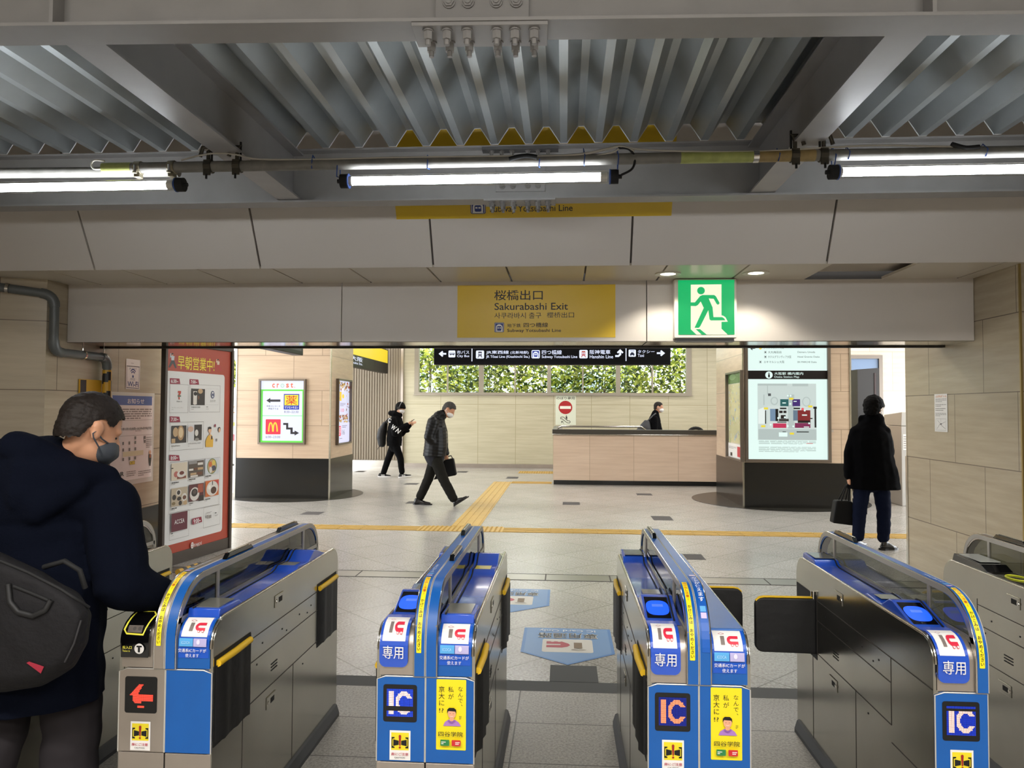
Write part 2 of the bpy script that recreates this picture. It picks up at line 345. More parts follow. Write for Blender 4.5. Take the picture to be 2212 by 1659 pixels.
def wedge(name, z0, z1, m, out=0):
    a = c0 + nrm*out; b = a + dirw*5; p = [a, b, b-nrm*.4, a-nrm*.4]
    return struct(MB().hexa([(q.x, q.y, z0) for q in p], [(q.x, q.y, z1) for q in p], m), name)
wedge('wall_front', .48, 3.7, STONE_L); wedge('baseboard_front', 0, .48, DARK_STONE, .012)
wallbox('wall_back', -9, 9, -6.2, -6, 0, 3.7, FASC2)
wallbox('wall_hall_left', -8.2, -8, -6, 6, 0, 3.7, FASC2)
wallbox('wall_hall_right', 8, 8.2, -6, 6, 0, 3.7, FASC2)
CEIL = mat('ceiling_white', '#c9c4bb', .7)
wallbox('ceiling', -9, 9, -6.2, 5.6, 3.7, 3.8, CEIL)
wallbox('ceiling_concourse', -9, 11, 7.0, 20, 3.6, 3.7, CEIL)
# lower fascia over the opening
fa = MB()
xs = [XL] + [onY(px, 670, 6.42).x for px in (738, 1397)] + [XR]
for a, b in zip(xs[:-1], xs[1:]): fa.box(a+.004, b-.004, 6.42, 6.46, 2.135, 2.655, FASC)
fa.box(XL, XR, 6.45, 6.50, 2.15, 3.6, SEAM)
struct(fa, 'trim_3')
und = MB()
und.box(XL, onY(1397, 670, 6.42).x-.006, 6.425, 6.90, 2.130, 2.16, POLISH); und.box(onY(1397, 670, 6.42).x+.006, XR, 6.425, 6.90, 2.130, 2.16, POLISH)
und.box(XL, XR, 6.90, 6.96, 2.118, 2.17, SEAM); und.box(XL, XR, 6.96, 7.05, 2.135, 3.6, FASC)
struct(und, 'trim_4')
# sloped upper fascia
up = MB(); sxs = [-6.6] + [onZ(px, 578, 2.655).x for px in (187, 558, 937, 1360, 1770, 2203)] + [6.0]
dy, dz = -.477*1.15, .879*1.15
for a, b in zip(sxs[:-1], sxs[1:]):
    up.hexa([(a+.008, 5.73, 2.655), (b-.008, 5.73, 2.655), (b-.008, 5.77, 2.66), (a+.008, 5.77, 2.66)], [(a+.008, 5.73+dy, 2.655+dz), (b-.008, 5.73+dy, 2.655+dz), (b-.008, 5.77+dy, 2.66+dz), (a+.008, 5.77+dy, 2.66+dz)], FASC)
up.hexa([(-6.6, 5.755, 2.665), (6, 5.755, 2.665), (6, 5.79, 2.67), (-6.6, 5.79, 2.67)], [(-6.6, 5.755+dy, 2.665+dz), (6, 5.755+dy, 2.665+dz), (6, 5.79+dy, 2.67+dz), (-6.6, 5.79+dy, 2.67+dz)], mat('seam_grey', '#5d5751', .6))
struct(up, 'trim_5')
# soffit panels between the two fascias
so = MB(); SOF = mat('soffit_panel', '#cdc4b4', .3, spec=.5)
x = XL-1.6; k = 0
seam0 = onZ(757, 581, 2.655).x
while x < 4.4:
    so_x0 = seam0 - .62*8 + .62*k
    x = so_x0 + .62
    c = (so_x0+x)/2
    if -.32 < so_x0 < .0 or 1.95 < so_x0 < 2.4: k += 1; continue
    so.box(so_x0+.008, x-.008, 5.74, 6.42, 2.655, 2.675, SOF); k += 1
gapx = onZ(1172, 590, 2.655).x
so.box(XL-1.6, 6, 5.80, 6.42, 2.72, 2.74, FASC2)
struct(so, 'ceiling_soffit')
# ================================================================== STEEL CANOPY OVER THE GATES
K = 1.2
ZB = 2.894
def ibeam(mb, p0, p1, w, h, m, tf=.012, tw=.01):      # along a horizontal line, bottom at p.z
    a, b = Vector(p0), Vector(p1); t = (b-a).normalized(); n = Vector((-t.y, t.x, 0))
    def bar(w0, z0, z1):
        q = [a+n*w0/2, b+n*w0/2, b-n*w0/2, a-n*w0/2]
        mb.hexa([(p.x, p.y, p.z+z0) for p in q], [(p.x, p.y, p.z+z1) for p in q], m)
    bar(w, 0, tf); bar(tw, tf, h-tf); bar(w, h-tf, h)
def bolt(parent, c, r, m, down=.03, axis='z'):
    b = MB(); d = Vector((0, 0, -1)) if axis == 'z' else Vector((0, -1, 0)); c = Vector(c)
    b.cyl(c, c+d*.006, r*1.35, m, 14); b.cyl(c+d*.006, c+d*(.006+down*.6), r*1.1, m, 6); b.cyl(c+d*(.006+down*.6), c+d*(.006+down), r*.62, m, 10)
    return b.build('bolt', parent)
BOLTM = mat('bolt_grey', '#7d7a76', .4, metal=.5)
# far beam
t = thing('steel_beam', (-.3, 4.776, ZB), 'long grey steel beam behind the three lamp tubes', 'beam')
b = MB(); ibeam(b, (-6.2, 4.776, ZB), (5.2, 4.776, ZB), .132, .348, GREYPAINT); b.build('girder', t)
def splice(t, px0, px1, py, Y, zf, bx, s):
    x0, x1 = onY(px0, py, Y).x, onY(px1, py, Y).x
    q = MB(); q.box(x0, x1, Y-.062*s, Y+.062*s, zf-.012, zf, GREYPAINT); q.build('splice_plate', t, bevel=.002)
    for px in bx:
        for dy in (-.033, .033): bolt(t, (onY(px, py, Y).x, Y+dy*s, zf-.012), .013*s, BOLTM, .036*s)
splice(t, 1047, 1200, 437, 4.776, ZB, (1063, 1086, 1109, 1140, 1162, 1184), K)
q = MB(); x0, x1 = onY(1071, 400, 4.765).x, onY(1178, 400, 4.765).x; q.box(x0, x1, 4.758, 4.768, ZB+.06, ZB+.288, GREYPAINT); q.build('web_plate', t, bevel=.002)
for px in (1085, 1108, 1140, 1162):
    for z in (ZB+.096, ZB+.24): bolt(t, (onY(px, 400, 4.758).x, 4.758, z), .0145, BOLTM, .014, 'y')
q = MB(); x0, x1 = onY(1041, 326, 4.70).x, onY(1206, 326, 4.70).x; q.box(x0, x1, 4.698, 4.836, ZB+.316, ZB+.334, mat('plate_dark', '#4c4b4a', .5)); q.build('splice_plate', t)
for px in (1062, 1084, 1106, 1140, 1162, 1184): bolt(t, (onY(px, 326, 4.73).x, 4.73, ZB+.316), .013, BOLTM, .024)
# near beam, set a little askew
tn = thing('steel_beam', (-.18, 2.6, ZB), 'grey steel beam nearest the ceiling edge with six hanging bolts', 'beam')
na = R(2.2); ndir = Vector((math.cos(na), math.sin(na), 0)); nc = Vector((-.186, 2.597, ZB)); nn = Vector((-ndir.y, ndir.x, 0))
b = MB(); ibeam(b, nc-ndir*4.3, nc+ndir*4.1, .142, .348, GREYPAINT); b.build('girder', tn)
def nb(px, py, off=0, z=ZB):      # point on the near beam at a photo column
    p = onP(px, py, nc+nn*off, nn); s = (p-nc).dot(ndir); return nc + ndir*s + nn*off + Vector((0, 0, z-ZB))
def nbox(a, b, off0, off1, z0, z1, m):
    q = [a+nn*off0, b+nn*off0, b+nn*off1, a+nn*off1]; return MB().hexa([(p.x, p.y, z0) for p in q], [(p.x, p.y, z1) for p in q], m)
nbox(nb(895, 75), nb(1183, 75), -.066, .09, ZB-.014, ZB, GREYPAINT).build('splice_plate', tn, bevel=.002)
for px in (928, 968, 1011, 1074, 1113, 1154):
    for off in (-.034, .054):
        p = nb(px, 85) + nn*off; bolt(tn, (p.x, p.y, ZB-.014), .015, GREYPAINT, .048)
nbox(nb(942, 20), nb(1143, 20), -.024, -.006, ZB+.036, ZB+.31, GREYPAINT).build('web_plate', tn, bevel=.002)
for px in (970, 1011, 1072, 1115):
    p = nb(px, 14, -.024); bolt(tn, (p.x, p.y, ZB+.09), .017, GREYPAINT, .01, 'y')
for px in (133, 1992):
    p = nb(px, 20); nbox(p, p+ndir*.014, -.069, -.005, ZB+.012, ZB+.336, GREYPAINT).build('stiffener', tn)
# the two cross beams
for cx, w, lab in ((-1.794, .15, 'grey steel cross beam on the left, spanning between the two long beams'), (1.236, .15, 'grey steel cross beam on the right, spanning between the two long beams')):
    tc_ = thing('cross_beam', (cx, 3.6, ZB), lab, 'beam')
    b = MB(); yn = 2.676 + math.tan(na)*(cx+.186); ibeam(b, (cx, yn, ZB+.016), (cx, 4.765, ZB+.016), w, .316, GREYPAINT); b.build('girder', tc_)
# corrugated deck
dk = MB(); pitch, hb, ht, H = .2208, .043, .041, .106; z0 = 3.245; x = -.005-pitch*26 - hb/2; P = []
while x < 5.4: P += [(x, z0), (x+hb, z0), (x+hb+(pitch-hb-ht)/2, z0+H), (x+hb+(pitch-hb-ht)/2+ht, z0+H)]; x += pitch
ys = (2.4, 4.708)
vs = [(p[0], y, p[1]) for y in ys for p in P] + [(p[0], y, p[1]+.0025) for y in ys for p in P]; n = len(P)
fs = [(i, i+1, n+i+1, n+i) for i in range(n-1)] + [(2*n+i, 3*n+i, 3*n+i+1, 2*n+i+1) for i in range(n-1)] + [(n+i, n+i+1, 3*n+i+1, 3*n+i) for i in range(n-1)]
dk.add(vs, fs, DECK); dk.tube([(p[0], 4.705, p[1]) for p in P], .0035, mat('deck_edge', '#c4c6c4', .4), 4); dko = dk.build('corrugated_roof_deck', props=dict(label='corrugated metal roof deck resting on the steel beams', cat='roof deck'))
# scaffold pipe under the cross beams
GALV = mat('galvanised_pipe', '#82807a', .6, metal=.1, noise_amt=.3, noise_scale=14); GREENP = mat('green_pipe_paint', '#a9b266', .5, noise_amt=.25, noise_scale=25); TANP = mat('tan_pipe_paint', '#a08a5a', .5, noise_amt=.3, noise_scale=25)
PY, PZ, PR = 3.84, 2.844, .029
def pipe_x(px): return onY(px, 345, PY).x
pt = thing('scaffold_pipe', (0, PY, PZ), 'galvanised scaffold pipe with green ends, running above the lamp tubes', 'pipe')
b = MB(); b.cyl((pipe_x(225), PY, PZ), (4.4, PY, PZ), PR, GALV, 18); b.build('pipe', pt, smooth=50)
b = MB(); b.cyl((pipe_x(224), PY, PZ), (pipe_x(286), PY, PZ), PR+.0012, GREENP, 18); b.build('paint_band', pt, smooth=50)
b = MB(); b.cyl((pipe_x(1470), PY, PZ), (pipe_x(1626), PY, PZ), PR+.0012, GREENP, 18); b.build('paint_band', pt, smooth=50)
b = MB(); b.cyl((pipe_x(1638), PY, PZ), (pipe_x(1760), PY, PZ), PR+.0012, TANP, 18); b.build('paint_band', pt, smooth=50)
b = MB(); b.cyl((pipe_x(1626), PY, PZ), (pipe_x(1638), PY, PZ), PR+.003, BRIGHT, 18); b.build('joint_ring', pt, smooth=50)
b = MB(); b.cyl((-5.5, PY+.07, onY(0, 366, PY+.07).z), (pipe_x(372), PY+.07, onY(366, 371, PY+.07).z), PR, GALV, 18)
b.build('scaffold_pipe', smooth=50, props=dict(label='shorter galvanised pipe lapping under the green-ended pipe at far left', cat='pipe'))
CLAMP = mat('clamp_zinc', '#8d8672', .35, metal=.7)
def coupler(px, lab, nut=True):
    x = pipe_x(px); t = thing('pipe_coupler', (x, PY, PZ), lab, 'pipe clamp', 'zinc couplers on the pipe')
    b = MB(); b.tube([(x-.018, PY, PZ), (x+.018, PY, PZ)], PR+.007, CLAMP, 14); b.box(x-.016, x+.016, PY-.02, PY+.02, PZ-.055, PZ-.02, CLAMP); b.build('collar', t, bevel=.003)
    b = MB(); b.cyl((x, PY-.034, PZ+.005), (x, PY-.034, PZ-.03), .008, BRIGHT, 6); b.cyl((x, PY-.036, PZ-.03), (x, PY-.036, PZ-.04), .012, CLAMP, 6); b.build('nut', t)
coupler(300, 'zinc pipe coupler nearest the green pipe end at left'); coupler(373, 'zinc pipe coupler just above the black cap of the left lamp tube')
def beamclamp(px, lab, s):
    x = pipe_x(px); t = thing('beam_clamp', (x, PY, PZ), lab, 'beam clamp')
    D = mat('clamp_dark', '#4a463d', .45, metal=.6)
    b = MB(); b.tube([(x-.02, PY, PZ), (x+.02, PY, PZ)], PR+.008, D, 14); b.box(x-.02, x+.02, PY-.03, PY-.02, PZ-.055, PZ+.03, D); b.build('collar', t, bevel=.003)
    b = MB(); b.tube([(x+s*.0, PY-.01, PZ+.03), (x+s*.0, PY-.012, PZ+.075), (x+s*.02, PY-.012, PZ+.1), (x-s*.03, PY-.012, PZ+.1), (x-s*.045, PY-.012, PZ+.05)], .011, D, 8); b.build('hook', t, smooth=50)
    b = MB(); b.cyl((x+s*.02, PY-.012, PZ+.125), (x+s*.02, PY-.012, PZ+.01), .006, BLACKM, 8); b.cyl((x, PY-.03, PZ-.05), (x, PY-.03, PZ-.075), .006, BLACKM, 8); b.build('bolt', t)
beamclamp(452, 'brass-toned beam clamp left of the left cross beam', 1); beamclamp(514, 'dark beam clamp hooked on the left cross beam', 1); beamclamp(1716, 'dark beam clamp hooked on the right cross beam', -1); beamclamp(1778, 'brown beam clamp right of the right cross beam', -1)
# cables on the pipe
CABL = mat('grey_cable', '#b5b1a6', .5); BLUE_T = mat('blue_tie', '#2c4a8c', .5)
def cab(pts, r, m, name, lab, cat='cable', Y=PY): 
    P = [onY(x, y, Y-.02) for x, y in pts]; Q = []
    for i in range(len(P)-1):
        p0, p1, p2, p3 = P[max(0, i-1)], P[i], P[i+1], P[min(len(P)-1, i+2)]
        for k in range(5):
            u = k/5; Q.append(.5*((2*p1)+(p2-p0)*u+(2*p0-5*p1+4*p2-p3)*u*u+(3*p1-p0-3*p2+p3)*u**3))
    Q.append(P[-1]); b = MB(); b.tube(Q, r, m, 8); return b.build(name, smooth=60, props=dict(label=lab, cat=cat))
cab([(226, 348), (205, 346), (197, 355), (204, 365), (226, 364)], .0045, mat('white_cable', '#d8d5cc', .5), 'cable_loop', 'white cable loop poking out of the green pipe end')
cab([(392, 346), (430, 336), (470, 331), (510, 334), (560, 344), (700, 344), (860, 340), (1040, 338), (1110, 337)], .005, CABL, 'cable', 'grey cable lying along the pipe at left')
cab([(1160, 338), (1250, 334), (1310, 322), (1342, 316), (1370, 326)], .007, CABL, 'cable', 'grey cable pair rising to the blue tie above the middle tube')
cab([(1150, 345), (1240, 343), (1320, 330), (1345, 318), (1400, 324), (1600, 328), (1800, 318), (1900, 314), (2060, 317)], .005, CABL, 'cable', 'grey cable lying along the pipe at right')
cab([(2060, 317), (2110, 322), (2160, 320), (2230, 318)], .005, BLACKM, 'cable', 'black cable end lying on the pipe at far right')
cab([(1335, 320), (1358, 322), (1371, 340), (1366, 364), (1342, 378)], .006, BLACKM, 'power_lead', 'black lead curling down to the right end of the middle tube')
cab([(1100, 345), (1120, 340), (1140, 338), (1160, 341)], .016, BLACKM, 'taped_joint', 'black taped cable joint above the middle lamp tube', 'cable joint')
cab([(2055, 312), (2085, 320), (2115, 318)], .014, BLACKM, 'taped_joint', 'black taped cable joint above the right lamp tube', 'cable joint')
for px, py0, py1, lab in ((677, 336, 366, 'blue tie looped on pipe left of the middle tube'), (925, 336, 366, 'blue tie looped on pipe above the middle tube'), (1165, 336, 362, 'blue tie under the taped joint'), (1262, 322, 358, 'blue tie on pipe right of the taped joint'), (1334, 316, 372, 'blue tie holding the right end of the middle tube'), (731, 346, 384, 'blue tie holding the left end of the middle tube'), (1680, 322, 350, 'blue tie on the tan-painted pipe'), (1800, 318, 360, 'blue tie holding the left end of the right tube'), (1830, 318, 346, 'pair of blue ties right of the clamp'), (2125, 312, 340, 'blue tie on the pipe at far right')):
    x = onY(px, py0, PY).x; zt = onY(px, py0, PY).z; zb = onY(px, py1, PY).z; b = MB()
    b.tube([(x, PY+.03, zt-.01), (x-.004, PY+.001, zt+.002), (x+.003, PY-.031, (zt+zb)/2), (x-.002, PY-.02, zb), (x+.002, PY+.03, zb+.01)], .003, BLUE_T, 6, closed=True)
    b.build('cable_tie', smooth=60, props=dict(label=lab, cat='cable tie', group='blue ties on the pipe'))
# lamp tubes
TUBE = lit('#f0f5ff', 36.0); CLEAR = glass('clear_sleeve', '#f4f4f0'); WHITEP = mat('white_fitting', '#d9d6cf', .4)
def lamp(xa, xb, z, lab, capl=True, capr=True, Y=3.84):
    t = thing('lamp_tube', ((xa+xb)/2, Y, z), lab, 'lamp', 'lit tube lamps under the pipe')
    b = MB(); b.cyl((xa+.05, Y, z), (xb-.08, Y, z), .022, TUBE, 16); b.build('glowing_tube', t, smooth=50)
    b = MB(); b.cyl((xb-.08, Y, z), (xb-.045, Y, z), .024, WHITEP, 14); b.cyl((xa+.03, Y, z), (xa+.05, Y, z), .024, WHITEP, 14); b.build('tube_socket', t, smooth=50)
    b = MB(); b.tube([(xa+.02, Y, z), (xb-.04, Y, z)], .032, CLEAR, 18); b.build('clear_sleeve', t, smooth=50)
    for x0, s in ((xa, 1), (xb, -1)):
        b = MB(); b.cyl((x0-s*.012, Y, z), (x0+s*.028, Y, z), .037, BLACKM, 16); b.cyl((x0+s*.028, Y, z), (x0+s*.034, Y, z), .039, BLUE_T, 16); b.cyl((x0-s*.03, Y, z), (x0-s*.012, Y, z), .011, BLACKM, 10); b.build('end_cap', t, smooth=40)
lamp(-1.17, .266, 2.752, 'lit white lamp tube in the middle, under the pipe'); lamp(-3.5, -2.052, 2.748, 'lit white lamp tube at far left, cut by the photo edge'); lamp(1.35, 2.8, 2.756, 'lit white lamp tube at right, cut by the photo edge')
# ================================================================== TICKET GATES
GY, GL = 2.41, 1.37
BLUE = mat('gate_blue_plastic', '#1f4fbd', .22, spec=.6, coat=.3); BLUE_S = mat('gate_blue_sheet', '#0f5aaa', .34, spec=.5, noise_amt=.12, noise_scale=7)
BLUE_D = mat('gate_blue_dark', '#123a95', .3); EDGE = mat('pale_edge', '#c8c5bd', .35, metal=.3)
SMOKE = glass('smoked_glass', '#7a8078', rough=.03); HFRAME = mat('hood_frame_steel', '#9d9992', .35, metal=.6); BLK_G = mat('black_gloss', '#08080a', .1, coat=.5)
DISPW = mat('grey_display', '#6f6f68', .15); PAD = mat('black_pad', '#101011', .6, bump=.6, noise_scale=9); PADY = mat('pad_yellow', '#e0b41f', .45)
def half_profile(y0=0.0, off=0.0):      # side outline of a half body
    r = .07+off
    return [(0-off, .0), (0-off, .77)] + [(.07-r*math.cos(R(a)), .77+r*math.sin(R(a))) for a in range(10, 91, 10)] + [(1.27, .84+off)] + [(1.27+(.085+off)*math.sin(R(a)), .755+(.085+off)*math.cos(R(a))) for a in range(15, 91, 15)] + [(1.355+off, 0)]
def skin(u, s, lift):      # front skin of a half body: s = length up the face from z=.69
    if s < .08: return (u, -lift, .69+s)
    a = (s-.08)/.07
    if a < math.pi/2: return (u, .07-(.07+lift)*math.cos(a), .77+(.07+lift)*math.sin(a))
    return (u, .07+(s-.08-.07*math.pi/2), .84+lift)
SC_CUTS = [-(.08+.07*math.pi/2*i/8) for i in range(9)]
def hoodskin(u, s, lift):      # front and top skin of the hood: s from z=.69 upwards
    if s < .09: return (u, -.012-lift, .69+s)
    a = (s-.09)/.19
    if a < math.pi/2: return (u, .178-(.19+lift)*math.cos(a), .78+(.19+lift)*math.sin(a))
    return (u, .178+(s-.09-.19*math.pi/2), .97+lift)
HD_CUTS = [-(.09+.19*math.pi/2*i/12) for i in range(13)]
HOOD_O = [(-.012, .69), (-.012, .78)] + [(.178-.19*math.cos(R(a)), .78+.19*math.sin(R(a))) for a in range(8, 91, 8)] + [(1.27, .97)] + [(1.27+.14*math.sin(R(a)), .83+.14*math.cos(R(a))) for a in range(10, 91, 10)] + [(1.41, .70)]
W2 = .16
def gate(name, cx, label, sides):
    root = thing(name, (cx, GY, 0), label, 'ticket gate', 'row of ticket gates')
    for sd, op in sides: half(root, sd, op)
    return root
LED_IC = ["#####...######.", "#####.#########", "..##..###....##", "..##..##.......", "..##..##.......", "..##..##.......", "..##..##.......", "..##..###....##", "#####.#########", "#####...######."]
def half(root, sd, op):
    # built as the left half seen from the paid side; the right half is the same turned half round
    turn = sd == 'R'
    xf = (lambda v: (-v[0], 1.355-v[1], v[2])) if turn else None
    def mb(): return MB(xf)
    front = (lambda v: (-v[0], v[1], v[2])) if turn else (lambda v: v)     # near end, mirrored only
    def fmb(): return MB((lambda v: (-v[0], v[1], v[2])) if turn else None)
    def cv(fn, cuts=None, eps=.0008):
        # u measured from the outer edge of the half to the centre, always left to right in the picture
        return Cv(lambda u, v, e: fn(u, -v, e), eps=eps, cuts=cuts)
    x0 = -W2
    # body
    b = mb(); b.prism([(.004, .02), (.004, .77)] + [(.07-.066*math.cos(R(a)), .77+.066*math.sin(R(a))) for a in range(15, 91, 15)] + [(1.27, .836)] + [(1.27+.08*math.sin(R(a)), .755+.081*math.cos(R(a))) for a in range(15, 91, 15)] + [(1.35, .02)], 'x', x0+.012, -.002, STEEL)
    b.build('body', root, local=True, smooth=40)
    # stainless side sheet, folded over the front with a bright lip
    b = mb(); prof = half_profile(); b.prism(prof, 'x', x0, x0+.014, STEEL); b.build('side_panel', root, local=True, smooth=30)
    lip = [(x0+.008, y, z) for y, z in half_profile(off=.002)[1:]][:-1]
    b = mb(); b.tube(lip, .0055, BRIGHT, 8); b.build('edge_trim', root, local=True, smooth=60)
    # seams, vents, screws on the side
    sm = mb(); g = .0022
    def sline(ya, za, yb, zb, w=.003):
        d = Vector((yb-ya, zb-za)).normalized(); n = Vector((-d.y, d.x))*w/2
        sm.hexa([(x0-.0012, ya+n.x, za+n.y), (x0-.0012, yb+n.x, zb+n.y), (x0-.0012, yb-n.x, zb-n.y), (x0-.0012, ya-n.x, za-n.y)], [(x0+.001, ya+n.x, za+n.y), (x0+.001, yb+n.x, zb+n.y), (x0+.001, yb-n.x, zb-n.y), (x0+.001, ya-n.x, za-n.y)], SEAM)
    sline(.005, .69, 1.06, .695); sline(.30, .605, 1.06, .608); sline(.30, .46, .30, .69); sline(.30, .46, 1.30, .46); sline(1.06, .44, 1.06, .72); sline(.62, .06, .62, .46); sline(1.12, .06, 1.12, .44)
    sline(.005, .40, .30, .40) if op.get('near') is None else None
    for k in range(3):
        for j in range(3): sm.box(x0-.0012, x0+.001, .80+.022*k, .818+.022*k, .512+.012*j, .517+.012*j, BLACKM)
    for y, z in ((.40, .65), (.55, .65), (.75, .645), (.95, .65), (.45, .63), (.70, .625), (1.0, .585), (.5, .42)): sm.box(x0-.0014, x0+.001, y-.003, y+.003, z-.003, z+.003, BLACKM)
    sm.build('panel_seams', root, local=True)
    for (y, z) in ((.79, .775), (.86, .40)):
        la = mb(); la.box(x0-.0035, x0, y-.045, y+.045, z-.024, z+.024, STEEL); la.box(x0-.0040, x0, y-.028, y+.012, z-.010, z+.012, BLACKM); la.cyl((x0-.006, y-.036 if not turn else y+.030, z), (x0, y-.036 if not turn else y+.030, z), .008, BRIGHT, 10); la.build('latch', root, local=True, bevel=.002)
    # kick rail
    b = mb(); b.prism([(x0-.022, 0), (x0-.022, .018), (x0-.010, .055), (x0+.0, .06), (x0, 0)], 'y', .02, 1.33, RUBBER); b.box(x0-.016, x0-.012, .03, 1.32, .028, .034, BLACKM); b.build('kick_rail', root, local=True)
    # flaps
    def flap_shut(tag_, ya, yb):
        f = mb(); f.box(x0-.0015, x0+.004, ya-.012, yb+.006, .43, .725, BLACKM); f.build('flap_recess', root, local=True)
        f = mb(); n = 8
        prof = [(ya+(yb-ya)*i/n, (.014 if 0 < i < n else .004)+.004*math.sin(i*2.1)) for i in range(n+1)]
        f.hexa([(x0-.001, y, .445) for y, d in prof] + [(x0-.004-d, y, .445) for y, d in prof[::-1]], [(x0-.001, y, .695) for y, d in prof] + [(x0-.004-d, y, .695) for y, d in prof[::-1]], PAD)
        p = f.build('flap', root, local=True, smooth=50)
        f = mb(); f.tube([(x0-.007, ya+.004, .702), (x0-.012, (ya+yb)/2, .704), (x0-.007, yb-.004, .702)], .012, PADY, 8); f.build('yellow_edge', p, local=True, smooth=60)
    def flap_open(y):
        f = mb(); f.box(x0-.0015, x0+.004, y-.03, 1.345, .43, .715, BLACKM); f.build('flap_recess', root, local=True)
        ca = arc(x0-.235, .665, .032, 90, 180, 5) + arc(x0-.235, .487, .032, 180, 270, 5)
        f = mb(); f.prism(ca + [(x0+.0, .452), (x0+.0, .697)], 'y', y-.016, y+.016, PAD); p = f.build('flap', root, local=True, bevel=.005)
        f = mb(); f.tube([(x0-.262, y, .682), (x0-.246, y, .697), (x0-.225, y, .701), (x0-.005, y, .701)], .011, PADY, 8, flat=.5); f.build('yellow_edge', p, local=True, smooth=60)
        f = mb(); f.cyl((x0-.006, y, .69), (x0-.006, y, .73), .012, BRIGHT, 10); f.build('hinge', p, local=True, smooth=50)
    if op.get('far') == 'shut': flap_shut('far', 1.075, 1.34)
    if op.get('far') == 'open': flap_open(1.09)
    if op.get('near') == 'shut': flap_shut('near', .04, .31)
    if op.get('near') == 'open': flap_open(.10)
    # hood half: steel rim with smoked panes
    hw = -.037
    ho = HOOD_O if not turn else [(1.355-y, z) for y, z in HOOD_O[::-1]]
    b = fmb(); inn = [(y*(1-.0)+(.018 if y < .18 else 0)-(.018 if y > 1.25 else 0), z-(.022 if z > .9 else .012)) for y, z in HOOD_O]
    # rim: outer skin ribbon plus an outer bead
    n = len(HOOD_O); vs = []; fs = []
    for (y, z), (yi, zi) in zip(HOOD_O, inn): vs += [(hw, y, z), (-.0006, y, z), (-.0006, yi, zi), (hw, yi, zi)]
    for i in range(n-1):
        for k in range(4): fs.append((4*i+k, 4*i+(k+1) % 4, 4*i+4+(k+1) % 4, 4*i+4+k))
    b.add(vs, fs, STEEL_F if op.get('hood') == 'steel' else BLUE_S)
    ms = b.build('hood', root, local=True, smooth=35)
    b = fmb(); inn = [(min(max(y, .0+.022*(1 if y < .18 else 0)), 1.388), z) for y, z in inn]
    def inset(d):
        P = HOOD_O; o = []
        for i, (y, z) in enumerate(P):
            a = P[max(0, i-1)]; c = P[min(n-1, i+1)]; t_ = Vector((c[0]-a[0], c[1]-a[1])).normalized(); o.append((y+t_.y*d, z-t_.x*d))
        return o
    i1 = [q for q in inset(.021)]; HO = HOOD_O
    vs = [(hw-.0015, y, z) for y, z in HO] + [(hw-.0015, y, z) for y, z in i1] + [(hw+.006, y, z) for y, z in i1]
    fs = [(i, i+1, n+i+1, n+i) for i in range(n-1)] + [(n+i, n+i+1, 2*n+i+1, 2*n+i) for i in range(n-1)]
    b.add(vs, fs, HFRAME); b.tube([(hw, y, z) for y, z in HO], .0022, BRIGHT, 6); b.tube([(-.002, y, z+.0002) for y, z in HO], .0014, EDGE, 4)
    for y in (.285, 1.19): b.box(hw-.002, hw+.004, y-.008, y+.008, .84, .952, HFRAME)
    b.box(hw-.0015, hw+.006, .0, 1.40, .832, .850, HFRAME)
    b.build('hood_frame', ms, local=True, smooth=30)
    b = fmb(); pts = [(y, z) for y, z in i1 if z > .845]; pts = [(pts[0][0], .845)] + pts + [(pts[-1][0], .845)]
    b.add([(hw+.003, y, z) for y, z in pts], [tuple(range(len(pts)))], SMOKE); b.build('smoked_pane', ms, local=True)
    # sensor bar on the hood
    for y in op.get('bars', ()):
        b = fmb(); b.prism([(y-.125, .971), (y-.10, .990), (y+.10, .990), (y+.125, .971)], 'x', hw+.010, -.008, BLK_G); b.box(hw+.016, -.014, y-.09, y+.09, .990, .9935, BRIGHT); b.build('sensor_bar', root, local=True, bevel=.003)
    # top deck
    xa, xb = x0+.012, hw
    if op.get('top') == 'blank':
        b = fmb(); b.box(xa-.004, xb+.002, .05, 1.30, .836, .848, BLUE_S); b.build('top_cover', root, local=True, bevel=.004)
    elif op.get('top') == 'black':
        b = mb(); b.prism([(.08, .835), (.16, .850), (1.0, .850), (1.05, .872), (1.28, .878), (1.30, .835)], 'x', xa, xb, BLK_G); b.build('top_cover', root, local=True, bevel=.004)
        b = mb(); b.box(xa+.015, xb-.01, 1.08, 1.26, .876, .8795, mat('pale_display', '#a8aaa4', .12)); b.build('display', root, local=True)
        b = mb(); b.tube([(xa+.055+.036*math.cos(R(a)), .88+.055*math.sin(R(a)), .8515) for a in range(0, 360, 20)], .0035, mat('lime_ring', '#c9cf2f', .4), 6, closed=True); b.box(xa+.01, xb-.012, .50, .72, .850, .852, mat('notice_yellow', '#e6dc2e', .4)); b.box(xa+.02, xb-.02, .53, .57, .852, .853, ink('#2b7a3a')); b.build('card_reader', root, local=True)
    else:
        b = mb(); mid = x0+.0955
        tp = [(.10, .834), (.155, .840), (.311, .886), (.34, .884), (.40, .852), (.43, .849), (.535, .857), (.56, .845), (.60, .838), (1.08, .838), (1.11, .844), (1.135, .862), (1.285, .868), (1.295, .834)]
        b.prism(tp, 'x', xa, xb, BLUE); b.build('top_cover', root, local=True, bevel=.004, smooth=30)
        b = mb(); gx = xb-.016
        b.tube([(gx, y, z+.0008) for y, z in tp[1:-1]], .0035, BLACKM, 5); b.build('cover_gap', root, local=True)
        def onwedge(u, s, e):     # reader face, s along the slope
            t_ = s/.1626; return (u, .155+(.311-.155)*t_-e*.28, .840+.046*t_+e*.96)
        b = mb(); c = Cv(onwedge, eps=.0008); c.mb = b
